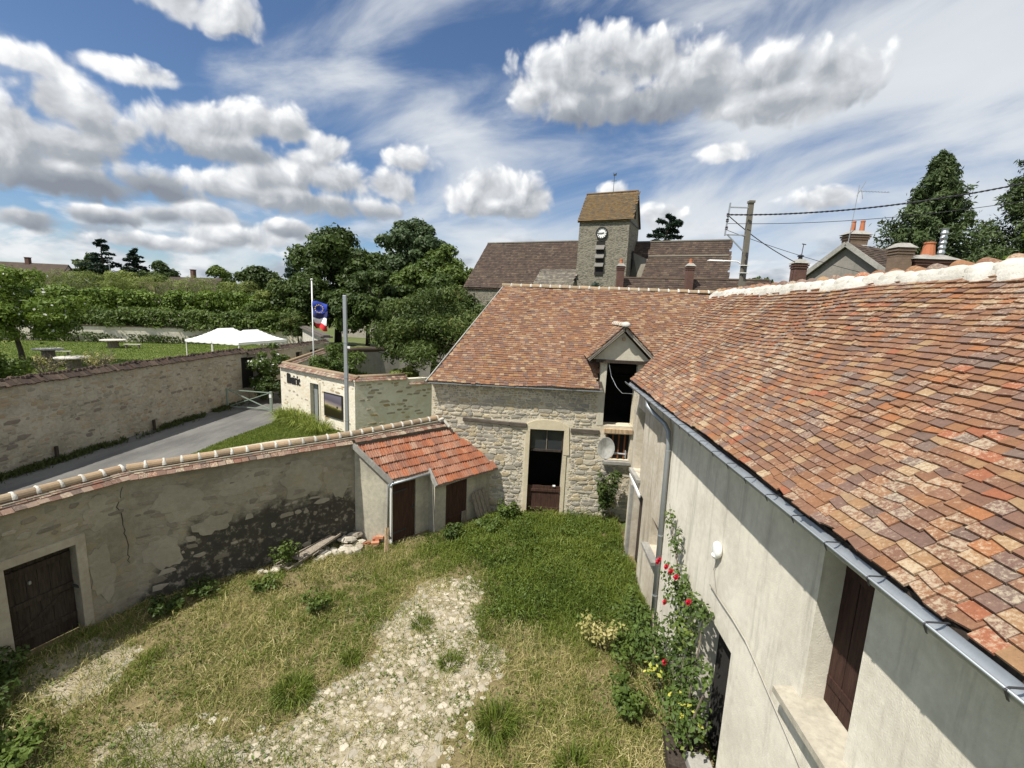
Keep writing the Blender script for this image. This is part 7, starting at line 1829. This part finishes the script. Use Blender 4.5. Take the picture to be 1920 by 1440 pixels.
cl = [(.02, .2, .5, .35, .55, .4), (-.1, -.35, .55, .4, .6, .4), (-.25, .7, .75, .45, .5, .4), (-.15, -.7, .95, .35, .45, .35), (.0, .1, 1.2, .3, .5, .35), (-.05, .5, 1.45, .28, .4, .3),
      (.0, .15, 1.75, .25, .45, .3), (.0, .55, 2.05, .26, .45, .28), (.02, .1, 2.3, .22, .4, .25), (-.02, .75, 2.35, .25, .38, .25), (.03, -.3, 2.4, .2, .35, .22), (.06, 1.2, 2.7, .15, .25, .2), (.1, 1.75, 3.0, .1, .2, .25), (.1, 1.15, 2.95, .08, .12, .2), (-.35, 1.1, 1.0, .4, .4, .3), (.02, -.55, 1.55, .2, .35, .3)]
P, N, rn = crown_points(cl, 2900, 34, shell=.35); P[:, 0] = np.minimum(P[:, 0], .20)
link('leaves', leaf_mesh('leaves', P, N + np.array([-.5, 0, .3]), .042, L_ROSE, rn, .62, 35), RO)
def bloom(s):
    mb = MB(); r_ = random.Random(5)
    for ring_, (rad, hgt, k_) in enumerate(((.9, .15, 6), (.62, .4, 5), (.32, .6, 4))):
        for j in range(k_):
            a = 2 * math.pi * j / k_ + ring_ * .5; c = Vector((math.cos(a) * rad * .6, math.sin(a) * rad * .6, hgt)); t_ = Vector((-math.sin(a), math.cos(a), 0)); o_ = Vector((math.cos(a), math.sin(a), .5 + .5 * ring_)).normalized()
            mb.add([(c - t_ * .4 - o_ * .1) * s, (c + t_ * .4 - o_ * .1) * s, (c + t_ * .32 + o_ * .42) * s, (c - t_ * .32 + o_ * .42) * s], [(0, 1, 2, 3)])
    mb.lathe((0, 0, -.1 * s), [(.25 * s, 0), (.5 * s, .25 * s), (.3 * s, .5 * s)], 8)
    return mb.mesh('bloom', M_ROSE)
bm_ = bloom(.058)
for (x_, y_, z_) in ((-.22, .62, 2.62), (-.20, .42, 2.66), (-.26, .92, 2.58), (-.22, 1.12, 2.42), (-.20, .15, 2.72), (-.15, -.35, 2.62), (-.22, .5, 2.02), (-.2, .25, 1.05)):
    o = link('bloom', bm_, RO); o.matrix_basis = Matrix.Translation((x_, y_, z_)) @ Matrix.Rotation(-.9, 4, 'Y') @ Matrix.Rotation(x_ * 9, 4, 'Z')
for (x_, y_, z_) in ((-.45, .15, 1.05), (-.2, -.72, 1.15)):
    k = 14; rr2 = np.random.default_rng(int(abs(x_) * 100)); P = np.array([x_, y_, z_]) + rr2.normal(0, .085, (k, 3)); link('yellow_leaves', leaf_mesh('yellow_leaves', P, rr2.normal(0, .4, (k, 3)) + np.array([-.4, 0, 1]), .045, L_YEL, rr2.random(k), .6, 4), RO)
def shrub_by_wall(x, y, h, w, n, mat, label, seed): return weed(x, y, h, w, n, mat, label, seed, size=.045, name='wall_shrub', group='shrubs at the foot of the house wall', cat='shrub')
shrub_by_wall(2.2, 8.3, .9, .7, 1000, L_MID, 'dark shrub left of the climbing rose by the downpipe', 930)
shrub_by_wall(1.75, 8.6, .7, .5, 500, L_STRAW, 'withered pale flowering shrub at the edge of the grass', 931)
shrub_by_wall(2.55, 9.5, .7, .5, 700, L_MID, 'green shrub at the foot of the downpipe', 932)
shrub_by_wall(2.0, 7.2, .6, .6, 900, L_MID, 'low green shrub in front of the climbing rose', 933)

# ------------------------------------------------------------------ cobbles
cr_ = random.Random(70); cm_ = stone_meshes(M_COBBLE, 9, 8); placed = []
cand = []
xs_ = np.random.default_rng(71).uniform(-7.6, .4, 16000); ys_ = np.random.default_rng(72).uniform(4.6, 11.2, 16000)
zz_ = zones(xs_, ys_); ok = (zz_ == 0)
for x_, y_ in zip(xs_[ok], ys_[ok]):
    s_ = cr_.uniform(.035, .10)
    if all((x_ - a) ** 2 + (y_ - b) ** 2 > (s_ + c) ** 2 * .9 for a, b, c in placed): placed.append((x_, y_, s_))
    if len(placed) > 900: break
# grass and straw in the joints between the cobbles
rj = np.random.default_rng(73); jx = rj.uniform(-7.6, .4, 60000); jy = rj.uniform(4.6, 11.2, 60000); kz = zones(jx, jy) == 0; jx, jy = jx[kz], jy[kz]
PL_ = np.array(placed); free = np.ones(len(jx), bool)
for (a, b, c) in PL_: free &= (jx - a) ** 2 + (jy - b) ** 2 > (c * .92) ** 2
jx, jy = jx[free], jy[free]; pj = fbm(jx * 1.7, jy * 1.7, 83); kk = rj.random(len(jx)) < np.clip((pj - .30) * 3, .12, 1); jx, jy, pj = jx[kk], jy[kk], pj[kk]
gq = rj.random(len(jx)) < np.clip((pj - .36) * 3, .1, .75)
for (nm_, m_, mt_, lb_) in (('joint_grass', gq, L_GRASS, 'short green grass in the joints between the cobbles'), ('joint_straw', ~gq, L_STRAW, 'dry stalks in the joints between the cobbles')):
    n = m_.sum(); blades(nm_, np.stack([jx[m_], jy[m_]], 1), yard_z(jx[m_], jy[m_]) - .01, rj.uniform(.025, .09, n), rj.uniform(.006, .013, n), mt_, np.clip(.2 + .7 * rj.random(n), 0, 1), .9, 84, label=lb_, cat='grass')
placed.sort(key=lambda q: -q[2] / math.hypot(q[0], q[1], 7))
J = MB()
for i_, (x_, y_, s_) in enumerate(placed):
    z_ = float(yard_z(np.array([x_]), np.array([y_]))[0]) - .004; a = cr_.uniform(0, 6.28)
    M = Matrix.Translation((x_, y_, z_)) @ Matrix.Rotation(a, 4, 'Z') @ Matrix.Diagonal((s_ * 1.15, s_ * .85, s_ * cr_.uniform(.06, .2), 1)); me = cm_[i_ % 9]
    if i_ < 300: o = link('cobble', me, YARD); o.matrix_basis = M
    else: J.add([M @ v.co for v in me.vertices], [tuple(p.vertices) for p in me.polygons], cr_.random())
if J.v: tag(J.build('small_cobbles', M_COBBLE, YARD), kind='stuff')
